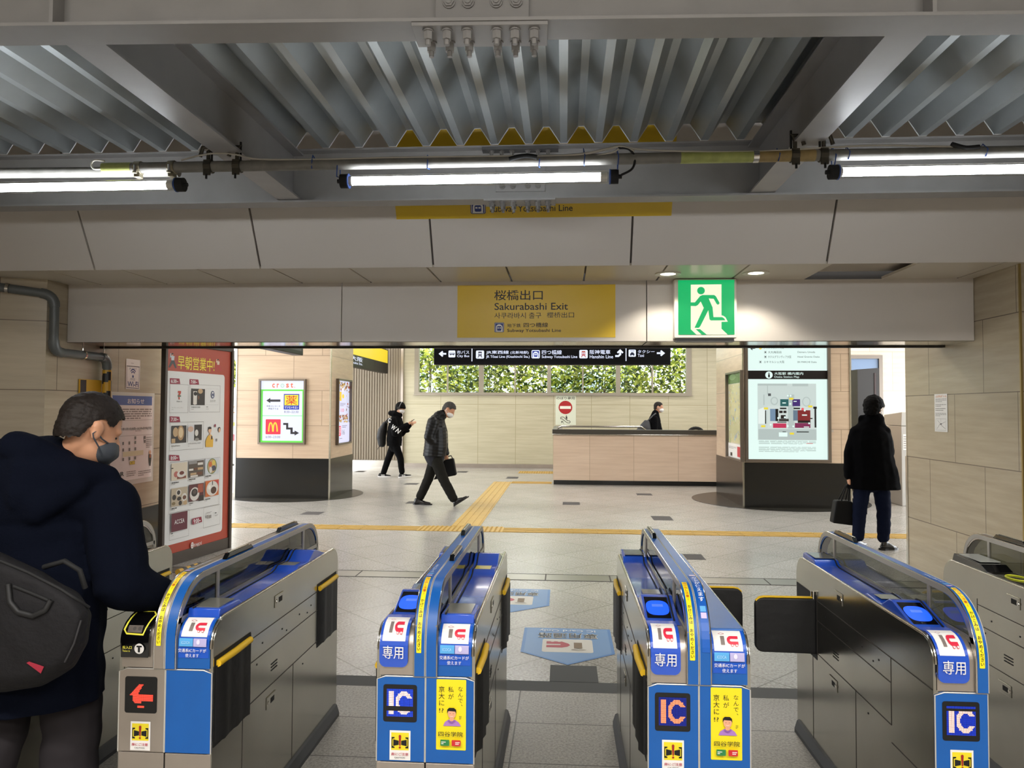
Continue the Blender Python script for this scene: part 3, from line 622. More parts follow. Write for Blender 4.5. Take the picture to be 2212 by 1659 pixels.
        if op.get('reader', True):
            c.rect(xa+.008, .014, xb-.022, .150, BLK_G)
            c.poly([((xa+xb)/2-.007+.039*math.copysign(abs(math.cos(q))**.7, math.cos(q)), .078+.047*math.copysign(abs(math.sin(q))**.7, math.sin(q))) for q in [2*math.pi*i/28 for i in range(28)]], lit('#1c55ff', 1.5))
            c.rect((xa+xb)/2-.025, .083, (xa+xb)/2+.013, .100, lit('#5f8cff', .8)); b.keepn = True
            b.build('card_reader', root, local=True)
        b = mb(); b.box(xa+.022, xb-.022, .455, .525, .8555, .8565, DISPW if not op.get('yellowwin') else mat('window_yellow', '#cdbb2a', .3)); b.build('display', root, local=True)
        b = mb(); b.box(xa+.012, xb-.010, 1.15, 1.27, .8665, .8695, DISPW); b.build('display', root, local=True)
    # ---------------- near face
    f = fmb(); steel_front = op.get('steel'); lowm = STEEL_F if steel_front else BLUE_S; upm = STEEL_F if (steel_front or op.get('plaque')) else BLUE_S
    fx0, fx1 = x0+.001, -.0015
    f.prism([(fx0, .415), (fx1, .415), (fx1, .686), (x0+.03, .686), (fx0, .676)], 'y', -.004, .02, lowm); low = f.build('lower_front', root, local=True, bevel=.002)
    f = fmb(); f.box(fx0+.001, fx1-.0005, -.0025, .02, .02, .4125, STEEL_F); f.build('plinth', root, local=True, bevel=.002)
    f = fmb(); f.tube([(fx0+.001, -.004, .415), (fx0+.001, -.004, .676), (x0+.03, -.004, .686), (fx1, -.004, .686)], .0022, EDGE, 6); f.tube([(fx1, -.004, .416), (fx1, -.004, .686)], .0016, EDGE, 6); f.build('edge_trim', root, local=True)
    # upper front skin up to the hood
    f = fmb(); S_ = [0, .04, .08] + [.08+.07*math.pi/2*i/8 for i in range(1, 9)] + [.205]
    vs = []; ux = (x0+.010, hw-.002)
    for s in S_:
        for u in ux: vs.append(skin(u, s, .0025))
    fs = [(2*i, 2*i+1, 2*i+3, 2*i+2) for i in range(len(S_)-1)]; f.add(vs, fs, upm); f.keepn = False
    u_ = f.build('upper_front', root, local=True, smooth=60)
    if not turn: flip = 1
    # the print is read left to right in the picture whichever half it is on
    L_, R_ = (x0+.012, hw-.004) if not turn else (.037+.004, .16-.012)
    def curved(uu, v, e): return skin(uu, -v, .0035+e)
    def flat(uu, v, e): return (uu, -.0045-e, -v)
    m_ = (L_+R_)/2
    def steps(*a): return a
    RED, GRYB, WHT, NAV = ink('#d2233f'), ink('#7a6f6a'), ink('#e9e6e2', .35), ink('#1d4fb4')
    def icmark(c, a, t, b_, bt):
        w, h = b_-a, bt-t      # v grows downwards here too
        c.rect(a, t, b_, bt, WHT)
        X = lambda q: a+w*q
        Y = lambda q: t+h*q
        c.line([(X(.20), Y(.23)), (X(.30), Y(.17)), (X(.41), Y(.23)), (X(.30), Y(.29)), (X(.20), Y(.23))], w*.012, ink('#a54a55'))
        c.rect(X(.25), Y(.36), X(.39), Y(.76), GRYB)
        cx_, cy_, ro, ri = X(.62), Y(.55), w*.17, w*.075
        P = [(X(.86), cy_-h*.19), ] + [(cx_+math.cos(R(q))*w*.15, cy_+math.sin(R(q))*h*.19) for q in range(270, 89, -15)] + [(X(.86), cy_+h*.19), (X(.86), cy_+h*.06)] + [(cx_+math.cos(R(q))*w*.05, cy_+math.sin(R(q))*h*.06) for q in range(90, 271, 30)] + [(X(.86), cy_-h*.06)]
        c.poly(P, RED)
        for q in (.64, .79): c.ell(X(q), Y(.77), w*.05, h*.05, RED, 14); c.ell(X(q), Y(.77), w*.034, h*.034, WHT, 14)
    if op.get('plaque'):
        c = Cv(curved, cuts=SC_CUTS); p0, p1 = L_-.002, R_-.016
        vs0 = -.026; P = arc(p0+.02, -.046, .02, 180, 90, 5)[::1]
        pts = [(p0, -.235), (p0, -.047)] + [(p0+.02-.02*math.cos(R(a)), -.047+.02*math.sin(R(a))) for a in range(15, 91, 15)] + [(p1-.02+.02*math.sin(R(a)), -.047+.02*math.cos(R(a))) for a in range(0, 91, 15)] + [(p1, -.235)]
        k = MB(); 
        c.fn = lambda uu, v, e: skin(uu, -v, .010+e)
        c.poly(pts, BLUE)
        # thickness of the plaque
        rim = [skin(q[0], -q[1], .003) for q in pts]; rim2 = [skin(q[0], -q[1], .0105) for q in pts]
        c.mb.add(rim+rim2, [(i, i+1, len(pts)+i+1, len(pts)+i) for i in range(len(pts)-1)], BLUE)
        icmark(c, p0+.008, -.200, p1-.010, -.105)
        c.text('専用', p0+.012, -.093, p1-.014, -.055, WHT, .002)
        c.build('ic_only_plaque', root, local=True)
    if op.get('sticker'):
        c = Cv(curved, cuts=SC_CUTS); a, b_ = L_+.002, R_-.002
        c.rect(a, -.175, b_, -.035, ink('#1552bd', .3))
        icmark(c, a+.006, -.172, b_-.008, -.102)
        c.rect(a+.004, -.098, m_-.001, -.074, ink('#58a8e0', .3)); c.rect(m_+.001, -.098, b_-.006, -.074, ink('#b6b0da', .3)); c.text('ICOCA', a+.012, -.090, m_-.01, -.082, ink('#9fd0f2'), .02); c.ell(m_+.018, -.088, .006, .007, ink('#dcd8ee'), 12)
        c.text('交通系ICカードが', a+.003, -.068, b_-.005, -.056, WHT, .006); c.text('使えます', m_-.024, -.052, m_+.022, -.040, WHT)
        c.build('ic_card_sticker', root, local=True)
    if op.get('ticket'):
        b = MB(); P = [(y, z) for y, z in [skin(0, s, .003)[1:] for s in S_]]
        pts = [skin(0, s, .016)[1:] for s in (.035, .08, .10, .12, .14, .16, .18, .205, .26)]
        b.prism([(.0, .722), (-.012, .728)] + list(pts) + [(.14, .838)], 'x', x0+.012, hw-.016, BLK_G); b.build('ticket_inlet', root, local=True, bevel=.008, smooth=40)
        c = Cv(lambda uu, v, e: skin(uu, -v, .017+e), cuts=SC_CUTS); YL = ink('#e8e04a', .35)
        c.line([(L_+.016, -.178), (R_-.034, -.180), (R_-.018, -.164), (R_-.034, -.104), (L_+.016, -.106), (L_+.006, -.116)], .0045, YL, closed=True)
        c.rect(L_+.018, -.128, R_-.04, -.109, ink('#5a5048')); c.ell(L_+.040, -.119, .006, .005, ink('#3c352f'), 10); c.ell(L_+.058, -.119, .006, .005, ink('#3c352f'), 10)
        c.text('投入口', L_+.008, -.074, L_+.040, -.064, YL, .02); c.text('Ticket In', L_+.008, -.061, L_+.034, -.055, YL, .01)
        c.ell(L_+.066, -.066, .0165, .0165, WHT); c.rect(L_+.057, -.076, L_+.075, -.071, BLACKM); c.rect(L_+.0625, -.071, L_+.0695, -.055, BLACKM); c.lines(L_+.02, -.205, R_-.03, -.190, 2, YL)
        c.build('ticket_inlet_print', root, local=True)
    # lower face: display, caution, advert
    if op.get('led'):
        da, db = (-.137, -.027); c = Cv(flat)
        c.rrect(da, -.660, db, -.541, .008, BLACK)
        bmp, colr, bg, gap = op['led']
        for y in range(24):
            for x in range(26):
                u = .014+x*(.086/26); w = .086/26*.72; v = -.646+y*(.088/24)
                r_ = y*10/20; on = False
                if bmp == 'IC' and 2 <= y < 22:
                    xx = x; yy = y-2
                    on = (2 <= xx < 7) or ((lambda dx, dy: (dx*dx/72+dy*dy/100 <= 1) and not (dx*dx/22+dy*dy/42 <= 1) and not (dx > 3 and abs(dy) < 4.5))(xx-16.5, yy-9.5))
                elif bmp == 'ARROW':
                    xx, yy = x-1, y-3
                    on = (9 <= yy <= 14 and 4 <= xx <= 24) or (0 <= yy <= 9 and abs(xx-(10-yy)) <= 1+(yy/9)*3.5+3 and xx >= 9-yy+1) or (14 < yy <= 16 and 4+(yy-14) <= xx <= 12) or (19 <= yy <= 20 and 9 <= xx <= 15)
                    on = on and yy >= 0
                if gap and gap[0] <= y < gap[1]: continue
                if on or bg: 
                    c.n = 3; c.rect(da+u-.002, v, da+u-.002+w, v+.088/24*.72, lit(colr if on else bg, 2.2 if on else 1.3))
        c.build('led_display', low, local=True)
    if op.get('caution'):
        c = Cv(flat); a, b_, t, q = -.115, -.047, -.514, -.420
        c.rect(a, t, b_, q, WHT); w, h = b_-a, q-t; X = lambda k: a+w*k; Y = lambda k: t+h*k
        c.rect(X(.08), Y(.07), X(.92), Y(.66), ink('#e9d428', .35))
        for s in (0, 1):
            mx = (lambda k: X(1-k)) if s else X
            c.poly([(mx(.10), Y(.22)), (mx(.24), Y(.22)), (mx(.24), Y(.26)), (mx(.14), Y(.28)), (mx(.14), Y(.52)), (mx(.24), Y(.55)), (mx(.24), Y(.59)), (mx(.10), Y(.59))], BLACKM); c.n -= 1
            c.poly([(mx(.18), Y(.30)), (mx(.44), Y(.34)), (mx(.44), Y(.48)), (mx(.18), Y(.52))], BLACKM); c.n -= 1
        c.n += 2; c.poly([(X(.44), Y(.17)), (X(.47), Y(.14)), (X(.53), Y(.14)), (X(.56), Y(.17)), (X(.53), Y(.50)), (X(.47), Y(.50))], ink('#9c2020')); c.ell(X(.5), Y(.56), w*.05, h*.035, ink('#9c2020'), 14)
        c.text('扉にご注意', X(.09), Y(.73), X(.91), Y(.83), ink('#b02a45'), .01); c.text('CAUTION', X(.25), Y(.87), X(.75), Y(.92), BLACKM, .01)
        c.build('caution_sticker', low, local=True)
    if op.get('ad'):
        c = Cv(flat); a, b_, t, q = .036, .132, -.681, -.458; AY = ink('#ecd91c', .4)
        c.rrect(a, t, b_, q, .003, AY); w, h = b_-a, q-t; X = lambda k: a+w*k; Y = lambda k: t+h*k; KB = ink('#3a331a')
        c.vtext('なんで、', X(.72), Y(.09), X(.90), Y(.42), KB); c.vtext('私が', X(.40), Y(.09), X(.58), Y(.29), KB); c.vtext('京大に', X(.08), Y(.09), X(.28), Y(.38), KB); c.text('!?', X(.10), Y(.41), X(.25), Y(.47), KB)
        PU = ink('#a878c0'); SK = ink('#e3a683')
        c.poly([(X(.24), Y(.655)), (X(.30), Y(.60)), (X(.42), Y(.565)), (X(.64), Y(.565)), (X(.76), Y(.60)), (X(.84), Y(.655))], PU); c.rect(X(.46), Y(.53), X(.60), Y(.585), SK)
        c.ell(X(.53), Y(.475), w*.135, h*.075, SK, 20); c.poly([(X(.37), Y(.475)), (X(.38), Y(.42)), (X(.44), Y(.395)), (X(.60), Y(.395)), (X(.67), Y(.42)), (X(.68), Y(.475)), (X(.64), Y(.445)), (X(.42), Y(.44))], BLACKM)
        for kx in (.475, .58): c.ell(X(kx), Y(.475), w*.014, h*.004, KB, 8)
        c.line([(X(.48), Y(.510)), (X(.53), Y(.517)), (X(.58), Y(.510))], w*.012, ink('#f4e8e2')); c.poly([(X(.40), Y(.575)), (X(.53), Y(.61)), (X(.66), Y(.57)), (X(.60), Y(.565)), (X(.53), Y(.59)), (X(.45), Y(.565))], ink('#8a5aa5'))
        c.lines(X(.78), Y(.50), X(.86), Y(.55), 3, KB)
        c.text('四谷学院', X(.09), Y(.725), X(.91), Y(.795), BLACKM, .004)
        c.rrect(X(.16), Y(.84), X(.46), Y(.925), w*.02, ink('#2a7d45')); c.rrect(X(.54), Y(.84), X(.84), Y(.925), w*.02, ink('#c62a2e')); c.lines(X(.19), Y(.86), X(.34), Y(.905), 2, ink('#dfe8dc'), .6, 3); c.lines(X(.66), Y(.86), X(.81), Y(.905), 2, ink('#f0dcd8'), .6, 4)
        c.build('advert_sticker', low, local=True)
    # hood print
    if op.get('warn'):
        c = Cv(lambda uu, v, e: hoodskin(uu, -v, .001+e), cuts=HD_CUTS)
        a, b_ = -.029, -.013
        c.rrect(a, -.365, b_, -.075, .002, ink('#f2e01e', .4), 2); c.vtext('駆け込みは', a+.002, -.362, b_-.002, -.28, ink('#c8501e'), .01) if 0 else None
        c.vtext('飛び出し注意!', a+.0025, -.360, b_-.0025, -.262, ink('#c9551b'), .01); c.vtext('かけこみは おやめください', a+.0025, -.248, b_-.0025, -.082, ink('#3a3208'), .01)
        c.build('warning_strip', ms, local=True)
        c = Cv(lambda uu, v, e: hoodskin(uu, -v, .001+e), cuts=HD_CUTS)
        if op.get('warn') != 'r':
            c.rect(-.031, -.395, -.012, -.378, ink('#b9a8d8')); c.rect(-.031, -.418, -.012, -.401, ink('#5fa8df')); c.vtext('すまえ使がドーカ', -.029, -.56, -.014, -.43, ink('#dfe6f2'), .01)
            c.build('card_strip', ms, local=True)
    if op.get('usestrip'):
        c = Cv(lambda uu, v, e: hoodskin(uu, -v, .001+e), cuts=HD_CUTS); a, b_ = .012, .030
        c.rect(a-.003, -.47, b_+.003, -.10, ink('#1458b2', .35)); c.rect(a, -.245, b_, -.225, ink('#5fa8df')); c.rect(a, -.222, b_, -.203, ink('#c6b8e0')); c.vtext('カードが使えます', a, -.43, b_, -.26, ink('#e9edf4'), .01); c.rect(a-.001, -.46, b_+.001, -.445, ink('#e0cfe0')); c.build('card_strip', ms, local=True)
IC_A = ('IC', '#ffd9d2', '#2a50e8', (15, 19)); IC_B = ('IC', '#ff8f66', '#1a2c9a', None); IC_C = ('IC', '#ffc9b8', '#1f3fd0', (2, 4)); AR = ('ARROW', '#ff4a38', None, None)
gate('ticket_gate', -1.31, 'ticket gate with red LED arrow, where the man in navy coat reaches', [
    ('L', dict(steel=True, hood='steel', ticket=True, led=AR, caution=True, warn=True, top='black', near='shut', far='shut', bars=(1.12,))),
    ('R', dict(sticker=True, near='shut', far='shut', bars=(.5,)))])
gate('ticket_gate', -.4425, 'blue ticket gate with bright IC display and yellow advert, left of the centre aisle', [
    ('L', dict(plaque=True, led=IC_A, caution=True, warn=True, near='shut', far='shut', bars=(1.12,))),
    ('R', dict(sticker=True, ad=True, near='shut', far='shut', bars=(.55,), yellowwin=True))])
gate('ticket_gate', .425, 'blue ticket gate with orange IC display and yellow advert, right of the centre aisle', [
    ('L', dict(plaque=True, led=IC_B, caution=True, warn='r', near='shut', far='shut', bars=(1.12,))),
    ('R', dict(sticker=True, ad=True, top='blank', usestrip=True, near='open'))])
gate('ticket_gate', 1.297, 'narrow blue ticket gate with an open black flap on its left side', [
    ('L', dict(plaque=True, led=IC_C, caution=True, warn=True, far='open', bars=(1.1,)))])
gate('ticket_gate', 1.99, 'silver ticket gate with black top at the right photo edge', [
    ('L', dict(steel=True, hood='steel', top='black', bars=(1.05,)))])
gate('ticket_gate', -2.185, 'silver ticket gate behind the man at far left, next to the red sign', [
    ('R', dict(steel=True, hood='steel', top='black', near='shut', far='shut'))])
# ================================================================== SIGNS AND NOTICES
class Board(Cv):
    """print on an upright (or leaning) sheet: s runs along ux, v runs down along dn, both in metres"""
    def __init__(s, o, ux, n, dn=(0, 0, -1), eps=.0002, crop=None):
        s.o = Vector(o); s.ux = Vector(ux).normalized(); s.nn = Vector(n).normalized(); s.dn = Vector(dn).normalized(); s.crop = crop
        super().__init__(lambda u, v, e: s.o + s.ux*u + s.dn*v + s.nn*e, eps)
    def q(s, a, b):
        if s.crop: a, b = s.crop[0]+a/s.crop[2], s.crop[1]+b/s.crop[2]
        p = onP(a, b, s.o, s.nn) - s.o; return p.dot(s.ux), p.dot(s.dn)
    def q4(s, a, b, c, d): x, y = (a+c)/2, (b+d)/2; return s.q(a, y)[0], s.q(x, b)[1], s.q(c, y)[0], s.q(x, d)[1]
    def R(s, a, b, c, d, m): return s.rect(*s.q4(a, b, c, d), m)
    def RR(s, a, b, c, d, k, m): x = s.q4(a, b, c, d); return s.rrect(*x, k*(x[2]-x[0]), m)
    def F(s, a, b, c, d, w, m): x = s.q4(a, b, c, d); return s.frame(*x, w, m)
    def T(s, t, a, b, c, d, m, bold=0.0): return s.text(t, *s.q4(a, b, c, d), m, bold)
    def P(s, pts, m): return s.poly([s.q(*p) for p in pts], m)
    def L(s, pts, w, m, closed=False): return s.line([s.q(*p) for p in pts], w, m, closed)
    def E(s, a, b, c, d, m, n=24): x = s.q4(a, b, c, d); return s.ell((x[0]+x[2])/2, (x[1]+x[3])/2, (x[2]-x[0])/2, (x[3]-x[1])/2, m, n)
    def G(s, a, b, c, d, n, m, fill=.45, seed=1): return s.lines(*s.q4(a, b, c, d), n, m, fill, seed)
INKB = ink('#2a2622'); SIGN_Y = mat('sign_yellow', '#e2bd2a', .35); WHT2 = ink('#e8e6e2'); NAVY = ink('#20357c')
def subway(b, a, t, c, d):      # tunnel with a train front
    W = c-a; H = d-t; X = lambda k: a+W*k; Y = lambda k: t+H*k
    b.RR(a, t, c, d, .12, ink('#31406e')); b.RR(X(.05), Y(.05), X(.95), Y(.95), .1, WHT2); b.RR(X(.09), Y(.09), X(.91), Y(.93), .04, NAVY)
    P = [(X(.16), Y(.95)), (X(.16), Y(.5))] + [(X(.5-.34*math.cos(R(q))), Y(.5-.32*math.sin(R(q)))) for q in range(15, 166, 15)] + [(X(.84), Y(.5)), (X(.84), Y(.95))]
    b.P(P, WHT2); b.RR(X(.28), Y(.38), X(.72), Y(.84), .2, NAVY); b.R(X(.33), Y(.50), X(.47), Y(.62), WHT2); b.R(X(.53), Y(.50), X(.67), Y(.62), WHT2)
# -- yellow exit sign on the lower fascia
b = Board((0, 6.418, 2.135), (1, 0, 0), (0, -1, 0), crop=(970, 600, 5.821))
b.R(105, 90, 2092, 752, SIGN_Y); yb = b.q4(105, 90, 2092, 752)
b.T('桜橋出口', 568, 155, 1178, 282, INKB, .007); b.T('Sakurabashi Exit', 572, 315, 1495, 404, INKB, .008)
b.T('사쿠라바시 출구', 570, 437, 1160, 512, INKB); b.T('櫻桥出口', 1230, 432, 1572, 503, INKB)
subway(b, 570, 562, 692, 686); b.T('地下鉄', 732, 576, 902, 624, INKB); b.T('四つ橋線', 938, 564, 1244, 624, INKB, .005); b.T('Subway Yotsubashi Line', 732, 642, 1408, 694, INKB, .006)
b.build('exit_name_sign', props=dict(label='yellow Sakurabashi Exit sign stuck on the lower fascia', cat='sign'))
# -- yellow sign on the sloped fascia
sn = Vector((0, -.879, -.477)); b = Board((0, 5.7288, 2.6548), (1, 0, 0), sn, dn=(0, .477, -.879))
b.R(846, 262, 1457, 470, SIGN_Y); subway(b, 1016, 432, 1049, 462); b.T('Subway Yotsubashi Line', 1058, 443, 1237, 461, INKB, .006)
b.build('subway_line_sign', props=dict(label='yellow Subway Yotsubashi Line sign on sloped fascia, half behind the far beam', cat='sign'))
# -- lit running-man exit sign
ex0, ex1 = onY(1457, 665, 6.32), onY(1592, 665, 6.32); zt, zb = onY(1525, 602, 6.32).z, onY(1525, 730, 6.32).z
t = thing('emergency_exit_sign', ((ex0.x+ex1.x)/2, 6.38, zb), 'lit green running man exit sign on the fascia under the downlights', 'exit sign')
WF = mat('sign_frame_white', '#d8d4c8', .4); k = MB(); k.box(ex0.x, ex1.x, 6.325, 6.42, zb, zt, WF); k.build('housing', t, bevel=.006)
k = MB(); k.box(ex0.x+.02, ex1.x-.02, 6.34, 6.42, zb-.03, zb, mat('plate_dark', '', 0)); k.build('battery_box', t)
b = Board((0, 6.323, 2.135), (1, 0, 0), (0, -1, 0), crop=(1450, 590, 10.367))
GRN, CRM = lit('#0fae62', 1.0), lit('#f2f0d2', 1.0)
b.R(155, 155, 1415, 1378, GRN); b.P([(437, 258), (1125, 250), (1125, 1245), (1265, 1378), (565, 1378), (437, 1258)], CRM); b.E(580, 308, 752, 476, GRN)
b.P([(1125, 945), (1165, 955), (1215, 990), (1265, 1088), (1125, 1092)], CRM)
b.P([(700, 490), (960, 490), (1000, 520), (1078, 660), (1075, 690), (1045, 708), (1015, 690), (950, 575), (838, 568), (925, 770), (945, 985), (1140, 985), (1180, 1010), (1212, 1058), (885, 1060), (858, 1035), (830, 830), (650, 1190), (615, 1225), (520, 1225), (728, 780), (660, 635), (595, 715), (550, 738), (425, 735), (425, 655), (530, 655), (645, 515)], GRN)
b.P([(548, 1255), (645, 1255), (795, 1378), (680, 1378)], GRN); b.build('pictogram', t)
# -- downlights in the soffit
for px, py, lab in ((1443, 591, 'lit round downlight in the soffit left of the exit sign'), (1633, 589, 'lit round downlight in the soffit right of the exit sign')):
    p = onZ(px, py, 2.655); t = thing('downlight', (p.x, p.y, 2.655), lab, 'ceiling light', 'downlights in the soffit')
    k = MB(); n = 28; ro, ri = .105, .062; vs = [(p.x+r*math.cos(2*math.pi*i/n), p.y+r*math.sin(2*math.pi*i/n), z) for r, z in ((ro, 2.655), (ro, 2.646), (ri, 2.649), (ri, 2.668)) for i in range(n)]
    k.add(vs, [(a*n+i, a*n+(i+1) % n, (a+1)*n+(i+1) % n, (a+1)*n+i) for a in range(3) for i in range(n)], mat('downlight_trim', '#e0dccf', .3)); k.build('trim_ring', t, smooth=40)
    k = MB(); k.cyl((p.x, p.y, 2.652), (p.x, p.y, 2.66), ri, lit('#fff4df', 7), 24); k.build('lens', t)
    s = light('downlight_beam', 'SPOT', (p.x, p.y, 2.64), 26, (1, .93, .8), (0, 0, 0), size=.05, cone=R(125), blend=.5); s.parent = t; s.location = (0, 0, -.02)
# -- red standing sign behind the fascia
sa, sb_ = Vector((-3.847, 6.982, 0)), Vector((-3.70, 8.052, 0)); su = (sb_-sa).normalized(); sn_ = Vector((su.y, -su.x, 0))
t = thing('standing_sign', tuple((sa+sb_)/2), 'tall red standing sign listing early opening shops, left of the opening', 'sign')
SFR = mat('sign_frame_dark', '#4b443e', .4, metal=.4); REDS = mat('sign_red', '#a8432f', .4); Ls = (sb_-sa).length
def sgbox(s0, s1, o0, o1, z0, z1, m, name, **kw):
    q = [sa+su*s0+sn_*o0, sa+su*s1+sn_*o0, sa+su*s1+sn_*o1, sa+su*s0+sn_*o1]; return MB().hexa([(p.x, p.y, z0) for p in q], [(p.x, p.y, z1) for p in q], m).build(name, t, **kw)
sgbox(0, Ls, -.035, -.005, .12, 2.19, REDS, 'panel'); sgbox(-.035, .0, -.04, .012, 0, 2.19, SFR, 'frame_post', bevel=.004); sgbox(Ls, Ls+.04, -.05, .02, 0, 2.19, SFR, 'frame_post', bevel=.004)
sgbox(-.04, Ls+.05, -.045, .008, 0, .118, SFR, 'base', bevel=.004); sgbox(-.04, Ls+.04, -.045, .012, 2.17, 2.21, SFR, 'top_rail', bevel=.004)
b = Board(sa-sn_*.004, su, sn_, crop=(340, 740, 6.9125), eps=.00012)
WP, MAR = ink('#dcdcda', .35), ink('#8e1f3a'); B_ = 1590
b.R(105, 90, 1045, B_+1560, REDS)
P1 = b.q4(132, 440, 980, B_+1270); zz = lambda v: v
x0, y0 = b.q(132, 430)[0], b.q(550, 450)[1]; x1, y1 = b.q(975, B_+600)[0], b.q(640, B_+1310)[1]
b.rrect(x0, y0, x1, y1, .035, WP)
b.T('早朝営業中!', 300, 215, 855, 420, ink('#5a2a14'), .02); b.T('早朝営業中!', 302, 217, 853, 418, ink('#e8d23a', .4), .008)
def folk(b, u, v, s, top, leg):
    b.E(u-14*s, v-62*s, u+14*s, v-28*s, ink('#d8a184')); b.E(u-15*s, v-68*s, u+15*s, v-44*s, INKB); b.P([(u-22*s, v-30*s), (u+30*s, v-22*s), (u+22*s, v+45*s), (u-16*s, v+45*s)], top)
    b.P([(u-18*s, v-26*s), (u-40*s, v+10*s), (u-34*s, v-62*s), (u-22*s, v-70*s), (u-24*s, v-8*s)], top); b.P([(u-18*s, v+40*s), (u+26*s, v+40*s), (u+62*s, v+150*s), (u+40*s, v+160*s), (u+4*s, v+85*s), (u-40*s, v+150*s), (u-62*s, v+140*s)], leg)
folk(b, 225, 225, 1.0, ink('#c9d2d6'), ink('#3a3c3e')); folk(b, 905, 300, .8, ink('#d8c3b4'), ink('#b03a3c'))
def tab(u, v, t_, w=155, h=88): b.P([(u, v), (u+w-12, v+(h*.08)), (u+w, v+h), (u, v+h)], MAR); b.T(t_, u+18, v+18, u+w-28, v+h-14, WP, .02)
GRY = ink('#8d8884')
b.F(182, 622, 460, 1050, .003, GRY); b.F(478, 632, 935, 1040, .003, GRY); tab(184, 530, '6:30~'); tab(478, 545, '7:00~', 142, 82)
b.P([(302, 725), (350, 725), (350, 750), (328, 800), (332, 850), (312, 850), (312, 800), (332, 752), (302, 752)], ink('#b8432e')); b.R(300, 788, 350, 808, ink('#4a6b52')); b.T('7', 304, 722, 348, 790, ink('#b8432e'), .05); b.T('Heart in', 284, 868, 362, 890, INKB); b.T('セブン-イレブン', 210, 962, 380, 980, GRY); b.G(208, 995, 270, 1005, 1, GRY)
def photo(u0, v0, u1, v1, base, items, seed=0):
    b.P([(u0, v0), (u1, v0+ (v0-v1)*.0), (u1, v1), (u0, v1)], base) if 0 else b.R(u0, v0, u1, v1, base)
    for kind, a, c, d, e, m in items:
        X = lambda k: u0+(u1-u0)*k; Y = lambda k: v0+(v1-v0)*k
        (b.E if kind == 'e' else b.R)(X(a), Y(c), X(d), Y(e), m)
DK, LT, BR, TN, GN, OR = ink('#2d2723'), ink('#d5d0c8'), ink('#6a4530'), ink('#b99b74'), ink('#5f7a3e'), ink('#c66a35')
photo(500, 690, 705, 935, DK, [('r', .15, .15, .42, .95, LT), ('e', .18, .18, .44, .42, ink('#171311')), ('e', .14, .7, .4, .98, LT), ('e', .5, .0, .85, .3, TN), ('e', .48, .42, .6, .66, BR)]); b.T('STARBUCKS COFFEE', 500, 955, 635, 975, INKB); b.G(500, 990, 580, 1000, 1, GRY)
b.F(722, 690, 905, 930, .001, GRY); b.E(795, 722, 848, 835, ink('#33416a')); b.E(803, 735, 840, 820, WP); b.T('M', 808, 755, 836, 805, ink('#33416a'), .03); b.T('ヱイドリヤ', 782, 855, 860, 890, INKB); b.G(725, 952, 780, 970, 1, INKB); b.G(722, 985, 800, 995, 1, GRY)
b.F(178, 1185, 682, 1600, .003, GRY); tab(180, 1100, '7:30~')
photo(203, 1240, 425, 1500, DK, [('e', .1, .1, .45, .65, TN), ('e', .4, .0, .85, .85, ink('#a8845a')), ('e', .48, .1, .78, .7, ink('#d8c19a')), ('r', 0, .75, .25, 1, TN)]); photo(448, 1225, 655, 1470, ink('#cfcfd0'), [('r', .45, 0, 1, .95, DK), ('e', .5, .3, .75, .7, LT), ('e', .5, .8, .8, 1, ink('#8a8680')), ('e', 0, .1, .4, .45, ink('#c9a894'))])
b.T('Be food Premium', 203, 1530, 330, 1552, INKB); b.T('CENTER GROUND by ROBERT', 448, 1495, 640, 1520, INKB); b.G(203, 1570, 250, 1580, 1, GRY); b.G(448, 1540, 500, 1550, 1, GRY)
SKN, YLO = ink('#dcb08e'), ink('#d9ab3c')
b.E(752, 1260, 800, 1350, SKN); b.P([(750, 1310), (752, 1265), (775, 1255), (798, 1265), (798, 1290), (765, 1290)], INKB); b.P([(712, 1560), (712, 1470), (740, 1400), (775, 1370), (800, 1380), (826, 1440), (820, 1560)], YLO); b.R(792, 1395, 812, 1445, INKB); b.P([(770, 1340), (785, 1340), (790, 1460), (770, 1390)], SKN)
b.E(844, 1215, 864, 1265, MAR); b.E(898, 1260, 935, 1335, INKB); b.E(904, 1275, 932, 1340, SKN); b.E(868, 1430, 884, 1478, GRY)
b.F(168, B_+160, 920, B_+900, .003, GRY); tab(170, B_+85, '8:00~')
photo(198, B_+205, 435, B_+460, ink('#cfc3ae'), [('e', .15, .5, .45, .85, ink('#b0645a')), ('r', .35, .78, .92, .92, ink('#7a3f30')), ('e', .35, .45, .9, .85, LT), ('e', .5, .48, .8, .7, ink('#6a2f22')), ('r', 0, .3, .12, .36, DK)])
photo(458, B_+175, 680, B_+415, ink('#554a40'), [('r', 0, 0, .55, .2, ink('#8d8a88')), ('r', .6, .1, .95, .25, LT), ('r', .0, .5, .3, .62, LT), ('r', .35, .42, .6, .55, BR), ('r', .6, .4, .95, .55, TN), ('r', .1, .75, .5, .88, TN), ('r', .55, .68, .9, .86, BR), ('r', .1, .9, .6, 1, LT)])
photo(700, B_+140, 905, B_+370, ink('#c9ccd0'), [('e', .15, .0, .85, 1, GN), ('e', .2, .05, .8, .95, TN), ('e', .25, .2, .5, .55, OR), ('e', .5, .1, .75, .45, ink('#d8c05a')), ('e', .45, .45, .78, .8, ink('#4a4a58')), ('e', .3, .55, .5, .95, LT)])
photo(193, B_+575, 432, B_+845, ink('#b4a58e'), [('e', .3, .1, .62, .45, LT), ('e', .35, .15, .56, .4, DK), ('e', .65, .3, .98, .75, LT), ('e', .7, .42, .93, .65, BR), ('e', .35, .5, .62, .72, DK), ('e', .05, .4, .3, .7, DK), ('e', .45, .72, .66, .98, DK), ('e', .02, .8, .25, .98, ink('#7a6a4a')), ('e', .75, .7, .98, .95, TN)])
